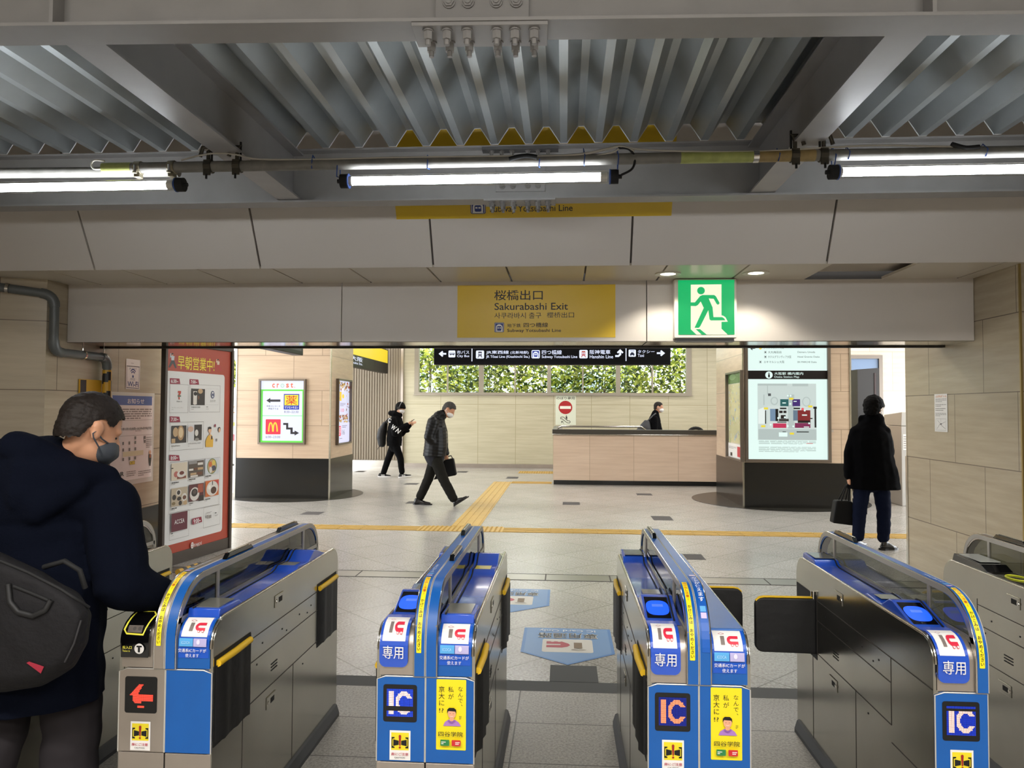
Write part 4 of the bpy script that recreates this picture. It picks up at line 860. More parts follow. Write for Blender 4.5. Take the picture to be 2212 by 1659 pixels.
photo(458, B_+520, 675, B_+770, ink('#57262a'), [('e', .05, .2, .7, 1, LT), ('e', .15, .28, .58, .75, DK), ('e', .25, .35, .5, .6, ink('#564a44')), ('r', .6, .0, .95, .5, ink('#a3523c')), ('r', .65, .68, 1, 1, DK)])
photo(700, B_+465, 900, B_+700, OR, [('r', .6, 0, 1, .5, ink('#b83a34')), ('e', .08, .05, .95, .98, LT), ('e', .4, .4, .82, .85, ink('#4a2f22')), ('e', .2, .3, .4, .6, ink('#e8e4d8')), ('r', .5, .05, .56, .3, DK)])
for i, (u, v, w) in enumerate(((198, 490, 145), (458, 440, 115), (700, 390, 150), (193, 870, 155), (458, 800, 85), (700, 735, 105))): b.G(u, B_+v, u+w, B_+v+16, 1, INKB, .9, i+5); b.G(u, B_+v+30, u+w*.5, B_+v+40, 1, GRY, .8, i+9)
b.F(160, B_+930, 452, B_+1330, .003, GRY); b.R(190, B_+945, 428, B_+1215, ink('#5e2030')); b.T('ACCEA', 235, B_+1045, 383, B_+1110, WP, .01); b.G(185, B_+1250, 238, B_+1268, 1, INKB, .9); b.G(185, B_+1285, 262, B_+1295, 1, GRY)
b.F(455, B_+860, 655, B_+1270, .003, GRY) if 0 else None
b.P([(503, B_+1040), (635, B_+1008), (648, B_+1085), (503, B_+1130)], MAR); b.T('9:00~', 520, B_+1035, 628, B_+1105, WP, .02); b.F(668, B_+850, 915, B_+1150, .003, GRY); b.G(715, B_+935, 792, B_+960, 2, GRY); b.R(718, B_+985, 742, B_+1032, GRY); b.R(750, B_+983, 785, B_+1030, GRY); b.G(838, B_+940, 890, B_+958, 1, INKB, .8); b.G(838, B_+975, 885, B_+1000, 2, GRY)
b.E(478, B_+1390, 520, B_+1485, WP); b.E(486, B_+1402, 512, B_+1473, REDS); b.R(478, B_+1430, 520, B_+1445, WP); b.R(496, B_+1402, 503, B_+1473, WP); b.T('EKI MARCHÉ', 524, B_+1388, 640, B_+1440, WP, .005); b.T('OSAKA', 566, B_+1436, 606, B_+1450, WP)
b.build('printed_sheet', t)
# -- notices on the left wall
def wallboard(): return Board((XL+.004, 6.15, 0), (0, 1, 0), (1, 0, 0), crop=(230, 740, 5.184))
t = tag(MB().build('wifi_notice') if 0 else bpy.data.objects.new('wifi_notice', None), 'white free Wi-Fi notice on the left wall above the blue-headed notice', 'notice'); COL.objects.link(t)
b = wallboard(); b.R(218, 188, 375, 522, WHT2); t.location = b.fn((b.q(296, 355))[0], b.q(296, 355)[1], 0)
b.F(226, 264, 366, 512, .006, NAVY); b.T('JR-WEST', 254, 284, 340, 308, ink('#6a6f86')); b.T('FREE', 268, 400, 320, 424, ink('#8a8f9e')); b.T('Wi-Fi', 236, 436, 356, 496, ink('#33467e'), .02)
qx, qy = b.q(296, 380); k = b.q(330, 330)[0]-qx
for r in (.35, .75, 1.1): 
    if r < .5: b.ell(qx, qy, k*.28, k*.28, NAVY, 14)
    else: b.line([(qx+k*r*math.cos(R(a)), qy-k*r*1.25*math.sin(R(a))) for a in range(42, 140, 8)], k*.22, NAVY)
b.G(275, 228, 340, 238, 1, GRY); b.build('notice_sheet', t)
t = bpy.data.objects.new('wall_notice', None); COL.objects.link(t); tag(t, 'tall white notice with a blue heading in a clear sleeve, on the left wall', 'notice')
b = wallboard(); ZT = b.q(330, 560)[1]; ZBt = b.q(330, 1580)[1]; s0, s1 = b.q(40, 900)[0], b.q(532, 900)[0]; t.location = b.fn((s0+s1)/2, ZBt, 0)
b.rect(s0, ZT, s1, ZBt, ink('#cfcfc6', .15)); b.rect(s0+.02, ZT+.05, s1-.03, ZBt-.05, WHT2)
b.rect(s0+.03, b.q(330, 598)[1], b.q(510, 650)[0], b.q(330, 702)[1], ink('#4a64a8')); b.T('お知らせ', 236, 628, 422, 686, WHT2, .007)
b.G(140, 735, 505, 860, 5, GRY, .55); b.R(60, 868, 510, 871, GRY); b.G(140, 928, 202, 948, 1, INKB, .8); b.T('2021年11月13日(始発)~2022年4月中旬(予定)', 140, 948, 506, 985, INKB, .012); b.G(322, 980, 462, 994, 1, GRY); b.R(60, 1040, 508, 1043, GRY)
for u, v in ((184, 1130), (254, 1125), (320, 1118), (320, 1068), (184, 1203), (254, 1197), (320, 1190), (184, 1310), (254, 1300), (318, 1292), (425, 1062), (425, 1106)): b.R(u-9, v-17, u+9, v+17, ink('#6f6d68'))
b.R(180, 1215, 408, 1268, ink('#d9d6b0')); b.F(256, 1326, 314, 1366, .004, INKB); b.R(258, 1328, 312, 1364, ink('#dcc84a')); b.G(270, 1338, 300, 1354, 1, INKB); b.G(440, 1050, 505, 1180, 6, GRY, .4, 3)
b.E(470, 1205, 494, 1250, SKN); b.P([(468, 1250), (496, 1250), (498, 1300), (488, 1380), (476, 1380), (468, 1300)], INKB); b.R(478, 1255, 488, 1290, OR)
b.T('JR', 140, 1448, 188, 1512, INKB, .04); b.G(218, 1432, 320, 1500, 3, GRY, .4, 7); b.G(350, 1425, 490, 1490, 3, GRY, .4, 8); b.build('notice_sheet', t)
b = Board((XR-.003, 6.7, 0), (0, -1, 0), (-1, 0, 0), crop=(1472, 560, 2.962))
t = bpy.data.objects.new('wall_notice', None); COL.objects.link(t); tag(t, 'narrow white paper notice with an orange heading on the right wall', 'notice'); x = b.q4(1620, 862, 1702, 1104); t.location = b.fn((x[0]+x[2])/2, x[3], 0)
b.rect(*x, WHT2); b.T('△おねがい△', 1626, 868, 1696, 884, ink('#c77a2c'), .02); b.G(1626, 890, 1696, 915, 3, GRY, .4, 2); b.G(1626, 925, 1694, 945, 2, GRY, .4, 3); b.G(1626, 950, 1690, 972, 2, GRY, .4, 4); b.G(1626, 982, 1696, 1006, 3, GRY, .4, 5)
b.F(1630, 1020, 1694, 1095, .002, GRY); b.L([(1636, 1085), (1655, 1055), (1690, 1085)], .004, GRY); b.L([(1640, 1030), (1660, 1055), (1662, 1022)], .003, GRY); b.L([(1662, 1055), (1690, 1040)], .003, GRY); b.R(1658, 1050, 1668, 1058, ink('#5a5653'))
b.build('notice_sheet', t)
# -- grey drain pipe with its clips, down the left wall
PV = mat('grey_pvc', '#5c605f', .35); TAPEY, TAPEB = mat('tape_yellow', '#c79a2c', .4), mat('tape_black', '#17171a', .4)
pr = .038
def wpt(px, py, out=.06):      # on the angled front wall or the side wall, whichever stands there
    if px < 101: return onP(px, py, c0+nrm*out, nrm)
    return onX(px, py, XL+out)
t = thing('drain_pipe', tuple(wpt(122, 760)), 'grey drain pipe stepping down across the left wall corner', 'pipe')
p0, p1 = wpt(-60, 612, .07), wpt(96, 634, .07); v1 = onX(118, 650, XL+.06); zl = onX(118, 760, XL+.06).z; v2 = Vector((v1.x, v1.y, zl)); e1 = onX(232, 772, XL+.06); e1.z = zl; v3 = Vector((e1.x, e1.y, 1.05))
def bend(a, c, b_, r=.09): 
    a, c, b_ = Vector(a), Vector(c), Vector(b_); d1 = (a-c).normalized(); d2 = (b_-c).normalized()
    return [(c+d1*r)*(1-u)**2+c*2*u*(1-u)+(c+d2*r)*u*u for u in [i/6 for i in range(7)]]
v1.z = p1.z
path = [p0] + bend(p0, v1, v2) + bend(v1, v2, e1) + bend(v2, e1, v3) + [Vector((e1.x, e1.y, e1.z-.14))]
k = MB(); k.tube(path, pr, PV, 16); k.build('pipe', t, smooth=60)
for c_, d_ in ((v1, 1), (v2, 1), (e1, 1)):
    k = MB(); q = bend(p0 if c_ is v1 else (v1 if c_ is v2 else v2), c_, v2 if c_ is v1 else (e1 if c_ is v2 else v3), .105); k.tube(q, pr+.006, PV, 16); k.build('elbow', t, smooth=60)
for a_, u in ((v2, .52), (v2, .93)):
    c_ = v2.lerp(e1, u); k = MB(); k.tube([c_-Vector((0, .012, 0)), c_+Vector((0, .012, 0))], pr+.004, BRIGHT, 16); k.tube([c_+Vector((0, 0, pr)), c_+Vector((0, 0, pr+.07)), c_+Vector((-.03, 0, pr+.075))], .006, BRIGHT, 6); k.build('pipe_clip', t, smooth=50)
c_ = p0.lerp(p1, .48); k = MB(); k.tube([c_-(p1-p0).normalized()*.012, c_+(p1-p0).normalized()*.012], pr+.004, BRIGHT, 16); k.build('pipe_clip', t, smooth=50)
zs = e1.z-.12; tw = []
k = MB(); n = 18; rows = 60; H_ = zs-.9
for i in range(rows):
    for j in range(n):
        za, zb2 = zs-H_*i/rows, zs-H_*(i+1)/rows; a0, a1 = 2*math.pi*j/n, 2*math.pi*(j+1)/n; r_ = pr+.003
        m_ = TAPEY if ((i/rows*H_/.19 + j/n*.55) % 1) < .52 else TAPEB
        k.poly([(e1.x+r_*math.cos(a0), e1.y+r_*math.sin(a0), za), (e1.x+r_*math.cos(a1), e1.y+r_*math.sin(a1), za), (e1.x+r_*math.cos(a1), e1.y+r_*math.sin(a1), zb2), (e1.x+r_*math.cos(a0), e1.y+r_*math.sin(a0), zb2)], m_)
k.build('hazard_tape', t, smooth=60)
k = MB(); k.box(XL+.005, XL+.02, e1.y-.34, e1.y-.02, e1.z-.42, e1.z-.22, TAPEY); k.box(XL+.0045, XL+.0205, e1.y-.335, e1.y-.25, e1.z-.415, e1.z-.225, TAPEB); k.box(XL+.005, XL+.02, e1.y-.25, e1.y+.0, 1.13, 1.25, TAPEY); k.build('tape_tab', t)
# ================================================================== CONCOURSE BEYOND THE OPENING
YF = 19.6
def fx(px): return onY(px, 870, YF).x
def fz(py): return onY(1150, py, YF).z
SIL = fz(853); WX0, WX1 = fx(895), fx(1494)
mpf = [n for n in STONE_FAR.node_tree.nodes if n.type == 'MAPPING' and n.vector_type == 'TEXTURE'][0]; mpf.inputs['Location'].default_value = (fx(952), fz(874)-1.72, 0)
bf = [n for n in STONE_FAR.node_tree.nodes if n.type == 'TEX_BRICK'][0]; bf.inputs['Brick Width'].default_value = (fx(1444)-fx(952))/6
wl = MB(); LX0, LX1 = fx(484), fx(520)
wl.box(WX0, WX1, YF, YF+.3, 0, SIL, STONE_FAR); wl.box(fx(868), WX0, YF, YF+.3, 0, 3.7, STONE_FAR); wl.box(WX1, 11, YF, YF+.3, 0, 3.7, STONE_FAR); wl.box(WX0, WX1, YF, YF+.3, 3.35, 3.7, STONE_FAR)
wl.box(-9.2, LX0, YF, YF+.3, 0, 3.7, STONE_FAR); wl.box(LX0, LX1, YF, YF+.3, 0, fz(842), STONE_FAR); wl.box(LX0, LX1, YF, YF+.3, 3.2, 3.7, STONE_FAR); wl.box(LX1, fx(700), YF, YF+.3, 0, 3.7, STONE_FAR)
struct(wl, 'wall_far')
RIB = mat('ribbed_panel', '#8b7f6d', .5); rb = MB(); xa = fx(690); xb = fx(868); rb.box(xa, xb, YF-.05, YF+.3, 0, 3.7, RIB); x = xa
while x < xb-.03: rb.box(x, x+.035, YF-.075, YF-.05, .2, 3.7, RIB); x += .07
rb.box(xb-.02, xb+.05, YF-.09, YF-.02, .0, 3.7, STEEL_F); struct(rb, 'wall_ribbed')
bb = MB(); bb.box(-9, xb, YF-.09, YF, 0, fz(997), BRIGHT); bb.box(xb, 11, YF-.03, YF, 0, fz(1003), STEEL_F); struct(bb, 'baseboard_far')
WFR = mat('window_frame', '#978f80', .45); wi = MB()
for a, c in ((895, 904), (1034, 1044), (1182, 1190), (1331, 1340), (1483, 1494)): wi.box(fx(a), fx(c), YF-.02, YF+.16, SIL, 3.36, WFR)
for a in (966, 1112, 1259, 1410): wi.box(fx(a)-.018, fx(a)+.018, YF+.02, YF+.1, SIL, 3.36, WFR)
wi.box(WX0, WX1, YF-.05, YF+.2, SIL-.0, SIL+.06, WFR); wi.box(WX0-.02, WX1+.03, YF-.06, YF, SIL-.015, SIL+.0, STEEL_F)
wo = struct(wi, 'window_1'); gl = MB(); gl.box(WX0, WX1, YF+.06, YF+.066, SIL+.05, 3.35, glass('window_glass', '#f1f5f2', rough=.0)); gl.build('glass', wo)
wi = MB(); wi.box(LX0, LX0+.05, YF, YF+.1, fz(842), 3.2, WFR); wi.box(LX1-.05, LX1, YF, YF+.1, fz(842), 3.2, WFR); wi.box(LX0, LX1, YF, YF+.1, fz(842), fz(842)+.05, WFR); struct(wi, 'window_2')
# no-entry notice on the far wall
b = Board((0, YF-.004, 0), (1, 0, 0), (0, -1, 0), crop=(1200, 740, 6.506), eps=.0004); t = bpy.data.objects.new('escalator_notice', None); COL.objects.link(t); tag(t, 'white no entry notice with a red disc on the far wall, up escalator only', 'sign'); x = b.q4(0, 742, 287, 1158); t.location = b.fn((x[0]+x[2])/2, x[3], 0)
b.rect(*x, ink('#d7dcc8')); b.T('のぼり専用', 14, 760, 268, 802, INKB, .007); b.E(43, 818, 236, 1006, ink('#a81f22')); b.R(62, 892, 216, 932, ink('#e9e9dc'))
b.L([(95, 1045), (75, 1050), (72, 1070), (95, 1074), (165, 1128), (195, 1132), (208, 1115), (195, 1100), (170, 1100), (112, 1046), (95, 1045)], .014, INKB); b.P([(142, 1040), (166, 1040), (164, 1085), (146, 1068)], INKB); b.E(146, 1024, 160, 1038, INKB); b.L([(118, 1136), (84, 1106)], .012, INKB); b.L([(84, 1132), (84, 1106), (112, 1106)], .012, INKB); b.build('notice_sheet', t)
# ---- pillars
PB = .05
def pillar(name, x0, x1, y0, y1, zb):
    k = MB(); k.box(x0, x1, y0, y1, zb, 3.7, STONE_PINK); k.box(x0-.008, x1+.008, y0-.008, y1+.008, 0, zb, DARK_STONE)
    for x in (x0-.012, x1-.012): k.box(x, x+.024, y0-.012, y0+.012, 0, 3.7, STEEL)
    o = struct(k, name); d = MB(); cx, cy = (x0+x1)/2, (y0+y1)/2; r = math.hypot(x1-x0, y1-y0)/2+.12; n = 48
    d.hexa([(cx+r*math.cos(2*math.pi*i/n), cy+r*math.sin(2*math.pi*i/n), -.003) for i in range(n)], [(cx+r*math.cos(2*math.pi*i/n), cy+r*math.sin(2*math.pi*i/n), .006) for i in range(n)], mat('base_disc', '#35332f', .25)); d.build('base_disc', o)['kind'] = 'structure'
LP0 = onZ(508, 1077, 0); LPY = 12.5; lx0, lx1 = onY(508, 1000, LPY).x, onY(712, 1000, LPY).x; lpb = onY(610, 990, LPY).z
pillar('pillar_left', lx0, lx1, LPY, 13.85, lpb)
RPY = 12.12; rx0, rx1 = onY(1606, 1000, RPY).x, onY(1838, 1000, RPY).x; rpb = onY(1700, 1000, RPY).z
pillar('pillar_right', rx0, rx1, RPY, 14.2, rpb)
FRAME = mat('lightbox_frame', '#6f665d', .3, metal=.7)
def lightbox(name, lab, o, ux, n, box, m, crop, depth=.05, fr=.03, e=1.0):
    b = Board(o, ux, n, crop=crop, eps=.0003); x = b.q4(*box); nn = Vector(n); c = b.fn((x[0]+x[2])/2, x[3], 0); t = thing(name, tuple(c), lab, 'poster')
    k = MB(); f = lambda u, v, e_: tuple(b.fn(u, v, e_))
    for (u0, v0, u1, v1) in ((x[0]-fr, x[1]-fr, x[0], x[3]+fr), (x[2], x[1]-fr, x[2]+fr, x[3]+fr), (x[0], x[1]-fr, x[2], x[1]), (x[0], x[3], x[2], x[3]+fr)):
        k.hexa([f(u0, v0, -.003), f(u1, v0, -.003), f(u1, v1, -.003), f(u0, v1, -.003)], [f(u0, v0, depth), f(u1, v0, depth), f(u1, v1, depth), f(u0, v1, depth)], FRAME)
    k.build('frame', t); b.rect(*x, m); return b, t
cr = (540, 740, 6.9125)
PWT = lit('#dfe3fb', 1.05)
b, t = lightbox('lightbox_poster', 'lit poster with green border, arrows and shop logos on left pillar front', (0, LPY-.004, 0), (1, 0, 0), (0, -1, 0), (163, 572, 810, 1492), PWT, cr)
def le(h, e=1.0): return lit(h, e)
b.R(163, 700, 810, 1492, le('#6fe052')); b.R(188, 724, 778, 1466, PWT); b.R(188, 1088, 778, 1098, le('#9be0a8'))
for ch, u0, u1, v0 in (('c', 332, 372, 612), ('r', 400, 434, 612), ('s', 540, 582, 612), ('t', 606, 645, 600)): b.T(ch, u0, v0, u1, 674, le('#f0774e'), .03)
b.E(458, 614, 512, 674, le('#a9cfae')); b.E(466, 623, 504, 665, PWT); b.R(660, 664, 675, 672, le('#f0774e')); b.L([(472, 655), (486, 640), (484, 630)], .006, le('#a9cfae'))
K_ = le('#38333a', .6)
b.P([(245, 866), (305, 826), (305, 850), (455, 850), (455, 884), (305, 884), (305, 904)], K_); b.T('中央コンコース', 250, 935, 452, 962, K_, .01); b.T('階段下りる', 278, 975, 424, 1002, K_, .01)
b.R(506, 768, 736, 1000, le('#1a34b4', .9)); b.R(518, 782, 724, 938, le('#f8e33a')); b.T('薬', 534, 792, 708, 930, le('#cf2a1f'), .004); b.T('マツモトキヨシ', 520, 950, 720, 988, le('#f4f4f4'), .012); b.T('8:30~22:30', 512, 1018, 726, 1052, le('#7a7690', .8))
b.RR(235, 1145, 460, 1370, .06, le('#e8304a')); MY = le('#fbd13a')
b.L([(312-30*math.cos(R(q)), 1330-132*math.sin(R(q))) for q in range(0, 181, 10)], .024, MY); b.L([(378-30*math.cos(R(q)), 1330-132*math.sin(R(q))) for q in range(0, 181, 10)], .024, MY); b.T('6:00~23:00', 236, 1392, 452, 1426, le('#7a7690', .8))
b.P([(498, 1200), (574, 1200), (574, 1268), (640, 1268), (640, 1335), (668, 1335), (668, 1312), (735, 1350), (668, 1388), (668, 1366), (606, 1366), (606, 1298), (542, 1298), (542, 1230), (498, 1230)], K_); b.build('lit_sheet', t)
b, t = lightbox('lightbox_poster', 'narrow lit food poster on the right side of the left pillar', (lx1+.004, LPY, 0), (0, 1, 0), (1, 0, 0), (1292, 575, 1480, 1490), le('#d9dbf3', .9), cr)
rn = random.Random(5); FC = [le(c, .75) for c in ('#c98a3e', '#8a5a3c', '#dcb06a', '#6f5a66', '#e8d7b8', '#b8502e', '#e6b83e')]
for i in range(150):
    u = rn.uniform(1296, 1474); v = rn.choice((rn.uniform(590, 740), rn.uniform(590, 1190), rn.uniform(1070, 1190))); s = rn.uniform(8, 22); b.E(u-s*.5, v-s, u+s*.5, v+s, rn.choice(FC), 9); b.n -= .85
b.n += 3; b.R(1330, 720, 1430, 1080, le('#dcdcf6', .95)); b.E(1360, 680, 1400, 740, le('#e8e4f2')); b.R(1332, 735, 1360, 870, le('#f0c21e')); b.E(1368, 770, 1400, 835, le('#f2cf3a')); b.G(1340, 900, 1420, 950, 3, le('#9a94b4', .7)); b.T('10', 1350, 985, 1395, 1035, le('#e64a6a')); b.R(1294, 1195, 1476, 1480, le('#dcdcf6', .95)); b.RR(1312, 1245, 1350, 1395, .15, le('#ef5a72')); b.G(1316, 1260, 1346, 1380, 4, le('#f8e8ee')); b.T('16', 1365, 1300, 1405, 1375, le('#7a7690', .8)); b.G(1365, 1230, 1440, 1275, 2, le('#9a94b4', .7)); b.G(1330, 1420, 1410, 1440, 1, le('#9a94b4', .7)); b.build('lit_sheet', t)
cr = (1560, 740, 6.144); MW = lit('#d9efe9', 1.0)
b, t = lightbox('station_map', 'large lit Osaka Station map on the front of the right pillar', (0, RPY-.004, 0), (1, 0, 0), (0, -1, 0), (335, -200, 1392, 1550), MW, cr, fr=.045)
TX = le('#4a4f52', .5); b.R(335, 372, 1392, 486, le('#1a1315', .3)); b.E(572, 382, 670, 478, MW); b.T('i', 608, 402, 634, 462, le('#1a1315', .3), .01); b.T('大阪駅 構内案内', 690, 392, 1075, 430, MW, .006); b.T('Osaka Station Map', 690, 442, 1022, 476, MW)
b.P([(370, 78), (440, 60), (440, 80), (395, 85), (410, 100), (395, 100)], TX); b.E(490, 60, 525, 92, le('#e6c84a')); b.T('グランフロント大阪', 548, 60, 820, 84, TX); b.T('大丸梅田店', 608, 112, 788, 144, TX); b.T('ホテルグランヴィア大阪', 608, 172, 916, 208, TX); b.T('エキマルシェ大阪', 552, 240, 824, 274, TX); b.T('Daimaru Umeda', 1000, 114, 1232, 138, TX); b.T('Hotel Granvia Osaka', 1000, 176, 1292, 200, TX); b.T('EKI MARCHE Osaka', 1000, 246, 1252, 270, TX)
for v, u in ((128, 572), (190, 572), (258, 506)): b.F(u-16, v-18, u+16, v+18, .004, le('#aeb8b4', .8)); b.ell(*b.q(u, v), .012, .012, TX, 10)
G1, G2, KM = le('#c3d0cc', .95), le('#b2bfbc', .9), le('#17181a', .25)
b.R(470, 545, 1248, 1295, G1); b.R(470, 545, 860, 572, G2); b.R(930, 545, 1140, 580, G2); b.R(545, 690, 560, 830, G2); b.R(595, 560, 606, 690, G2); b.R(600, 840, 1240, 1140, le('#c9d4d0', .95)); b.R(870, 690, 955, 1140, G2); b.R(480, 1150, 1248, 1290, G2); b.E(640, 720, 740, 830, G2); b.E(655, 735, 725, 815, G1); b.E(1060, 720, 1170, 850, G2); b.E(1072, 732, 1158, 838, G1)
for (u0, v0, u1, v1, c) in ((768, 752, 878, 845, '#2d6a6a'), (930, 752, 1032, 845, '#4a2f7c'), (634, 880, 740, 1042, '#7f9cb8'), (705, 880, 742, 1042, '#17181a'), (1000, 898, 1168, 1062, '#8c2a2c'), (940, 898, 1000, 1036, '#71879a'), (672, 1072, 848, 1132, '#d43a62'), (962, 1068, 1168, 1132, '#8c2f5c'), (764, 864, 850, 884, '#17181a'), (945, 864, 1030, 884, '#17181a'), (754, 904, 800, 936, '#241c1c'), (810, 904, 850, 936, '#241c1c'), (775, 962, 840, 1010, '#241c1c'), (750, 1012, 880, 1044, '#3a3432'), (728, 1050, 850, 1062, '#17181a'), (1222, 880, 1246, 1128, '#17181a'), (1206, 850, 1252, 880, '#17181a'), (1000, 1034, 1168, 1066, '#241416'), (985, 1180, 1146, 1192, '#17181a'), (798, 1180, 844, 1188, '#17181a'), (556, 900, 580, 1078, '#17181a'), (606, 675, 644, 710, '#5a5f62'), (1165, 1000, 1196, 1014, '#17181a')): b.R(u0, v0, u1, v1, le(c, .7)); b.n -= .5
b.n += 1; b.P([(476, 890), (545, 860), (566, 900), (566, 1078), (476, 1078)], le('#dfe8e4', .95))
for u, v in ((914, 746), (578, 874), (1166, 848), (542, 1110), (922, 1208)): b.R(u-28, v-13, u+28, v+13, le('#e6d23a', .95)); b.n -= 1
b.n += 1
for u, v in ((868, 706), (904, 706), (900, 814), (740, 1002), (828, 992), (1092, 902), (1150, 1072), (866, 1108), (940, 1112), (640, 1090)): b.E(u-13, v-13, u+13, v+13, MW, 10); b.n -= 1
b.n += 1; b.E(1046, 866, 1082, 900, le('#e05a62')); b.R(1056, 955, 1122, 970, MW); b.R(795, 795, 842, 808, MW); b.R(945, 775, 985, 786, MW); b.R(1080, 1115, 1150, 1126, MW); b.R(748, 1192, 862, 1248, MW)
b.G(482, 1300, 1240, 1350, 4, le('#8f9896', .7), .3, 4); b.R(1112, 1334, 1200, 1344, le('#c78a8a')); b.G(482, 1380, 1240, 1455, 6, le('#98a3a0', .7), .3, 6); b.build('lit_sheet', t)
b, t = lightbox('area_map', 'narrow area map poster on the left side of the right pillar', (rx0-.004, RPY, 0), (0, -1, 0), (-1, 0, 0), (85, 410, 278, 1530), ink('#d9d6c6', .2), cr)
b.R(88, 550, 250, 1330, ink('#cfcb9e', .2)); rn = random.Random(3)
for i in range(90):
    u = rn.uniform(92, 235); v = rn.uniform(560, 1310); s = rn.uniform(4, 16); b.R(u, v, u+s*.5, v+s*rn.uniform(1, 4), ink(rn.choice(('#b7c48e', '#d9d084', '#a8bfd0', '#d8c2a6', '#c9cdb8', '#7f9fc4')))); b.n -= .85
b.n += 1; b.R(85, 400, 278, 540, ink('#5f7f4a', .2)); b.E(100, 420, 180, 500, ink('#7d9c66')); b.G(255, 560, 276, 930, 26, INKB, .5); b.R(85, 1345, 278, 1530, WHT2); b.R(205, 1385, 245, 1520, ink('#c43a44')); b.G(95, 1375, 195, 1410, 3, GRY); b.R(115, 1455, 140, 1500, INKB); b.build('map_sheet', t)
# small switch plate on the right pillar stone
p = onY(1797, 931, RPY); MB().box(p.x-.02, p.x+.02, RPY-.012, RPY, p.z-.02, p.z+.02, STEEL_F).build('wall_switch', props=dict(label='tiny metal switch plate on the stone beside the big map', cat='switch'))
# ---- escalator parapet
EY = 15.45; ex = onY(1195, 1000, EY).x; ez = onY(1300, 928, EY).z; t = thing('escalator_parapet', (ex+3, EY, 0), 'long stone parapet with dark coping around the escalator well', 'parapet')
COPE = mat('coping_stone', '#45423c', .3)
PARA = tile_mat('travertine_parapet', '#ccb49d', '#dcc6b0', '#ad9880', .9, 3.0, 0, -1, axes='xz', rough=.35, streak=(.5, 1, 8), nscale=2.2, mortar=.005)
k = MB(); k.box(ex, ex+8.2, EY, EY+.16, .09, ez-.1, PARA); k.box(ex, ex+.16, EY+.16, EY+3.2, .09, ez-.1, PARA); k.build('stone_wall', t)
k = MB(); k.box(ex-.02, ex+8.2, EY-.025, EY+.19, ez-.1, ez, COPE); k.box(ex-.02, ex+.18, EY+.19, EY+3.2, ez-.1, ez, COPE); k.box(ex-.022, ex+8.2, EY-.03, EY-.02, ez-.115, ez-.095, STEEL); k.build('coping', t, bevel=.006)
k = MB(); k.box(ex+.01, ex+8.2, EY-.006, EY+.12, 0, .09, DARK_STONE); k.box(ex+.01, ex+.12, EY+.12, EY+3.2, 0, .09, DARK_STONE); k.build('plinth', t)
hz = onY(1300, 921.5, EY+.1).z; k = MB(); hx = onY(1203, 926, EY+.1).x; k.tube([(hx, EY+.1, ez-.01), (hx+.03, EY+.1, ez+.03), (hx+.1, EY+.1, hz), (onY(1385, 921, EY+.1).x, EY+.1, hz), (onY(1395, 921, EY+.1).x, EY+.1, ez-.01)], .02, BRIGHT, 10); k.build('handrail', t, smooth=60)
p = onY(1503, 929, EY+.6); k = MB(); k.tube([(p.x+.14*math.cos(R(a))*1.2, EY+.6, ez-.12+.15*math.sin(R(a))) for a in range(0, 181, 15)], .035, BLACKM, 10); k.build('escalator_handrail', props=dict(label='black escalator handrail end just showing above the parapet', cat='handrail'))
# ---- hanging direction sign
HY = 12.3; SB = mat('sign_black', '#07080c', .35, spec=.15); x0, x1 = onY(937, 770, HY).x, onY(1449, 770, HY).x; zb = onY(1190, 788, HY).z; t = thing('direction_sign', ((x0+x1)/2, HY, zb), 'long black hanging sign to buses, subway and taxis before the windows', 'sign')
k = MB(); k.box(x0, x1, HY, HY+.2, zb, zb+.46, SB); k.build('housing', t, bevel=.01)
for x in (x0+.5, x1-.5): k = MB(); k.cyl((x, HY+.1, zb+.45), (x, HY+.1, 3.6), .02, STEEL, 10); k.build('hanger', t)
SW = lit('#dfe6ff', 1.1); b = Board((0, HY-.002, 0), (1, 0, 0), (0, -1, 0), crop=(900, 740, 6.506), eps=.0003); b.F(245, 80, 3560, 295, .012, mat('sign_rim', '#11131a', .3, spec=.2))
b.L([(322, 158), (416, 158)], .028, SW); b.L([(368, 126), (328, 158), (368, 192)], .028, SW)
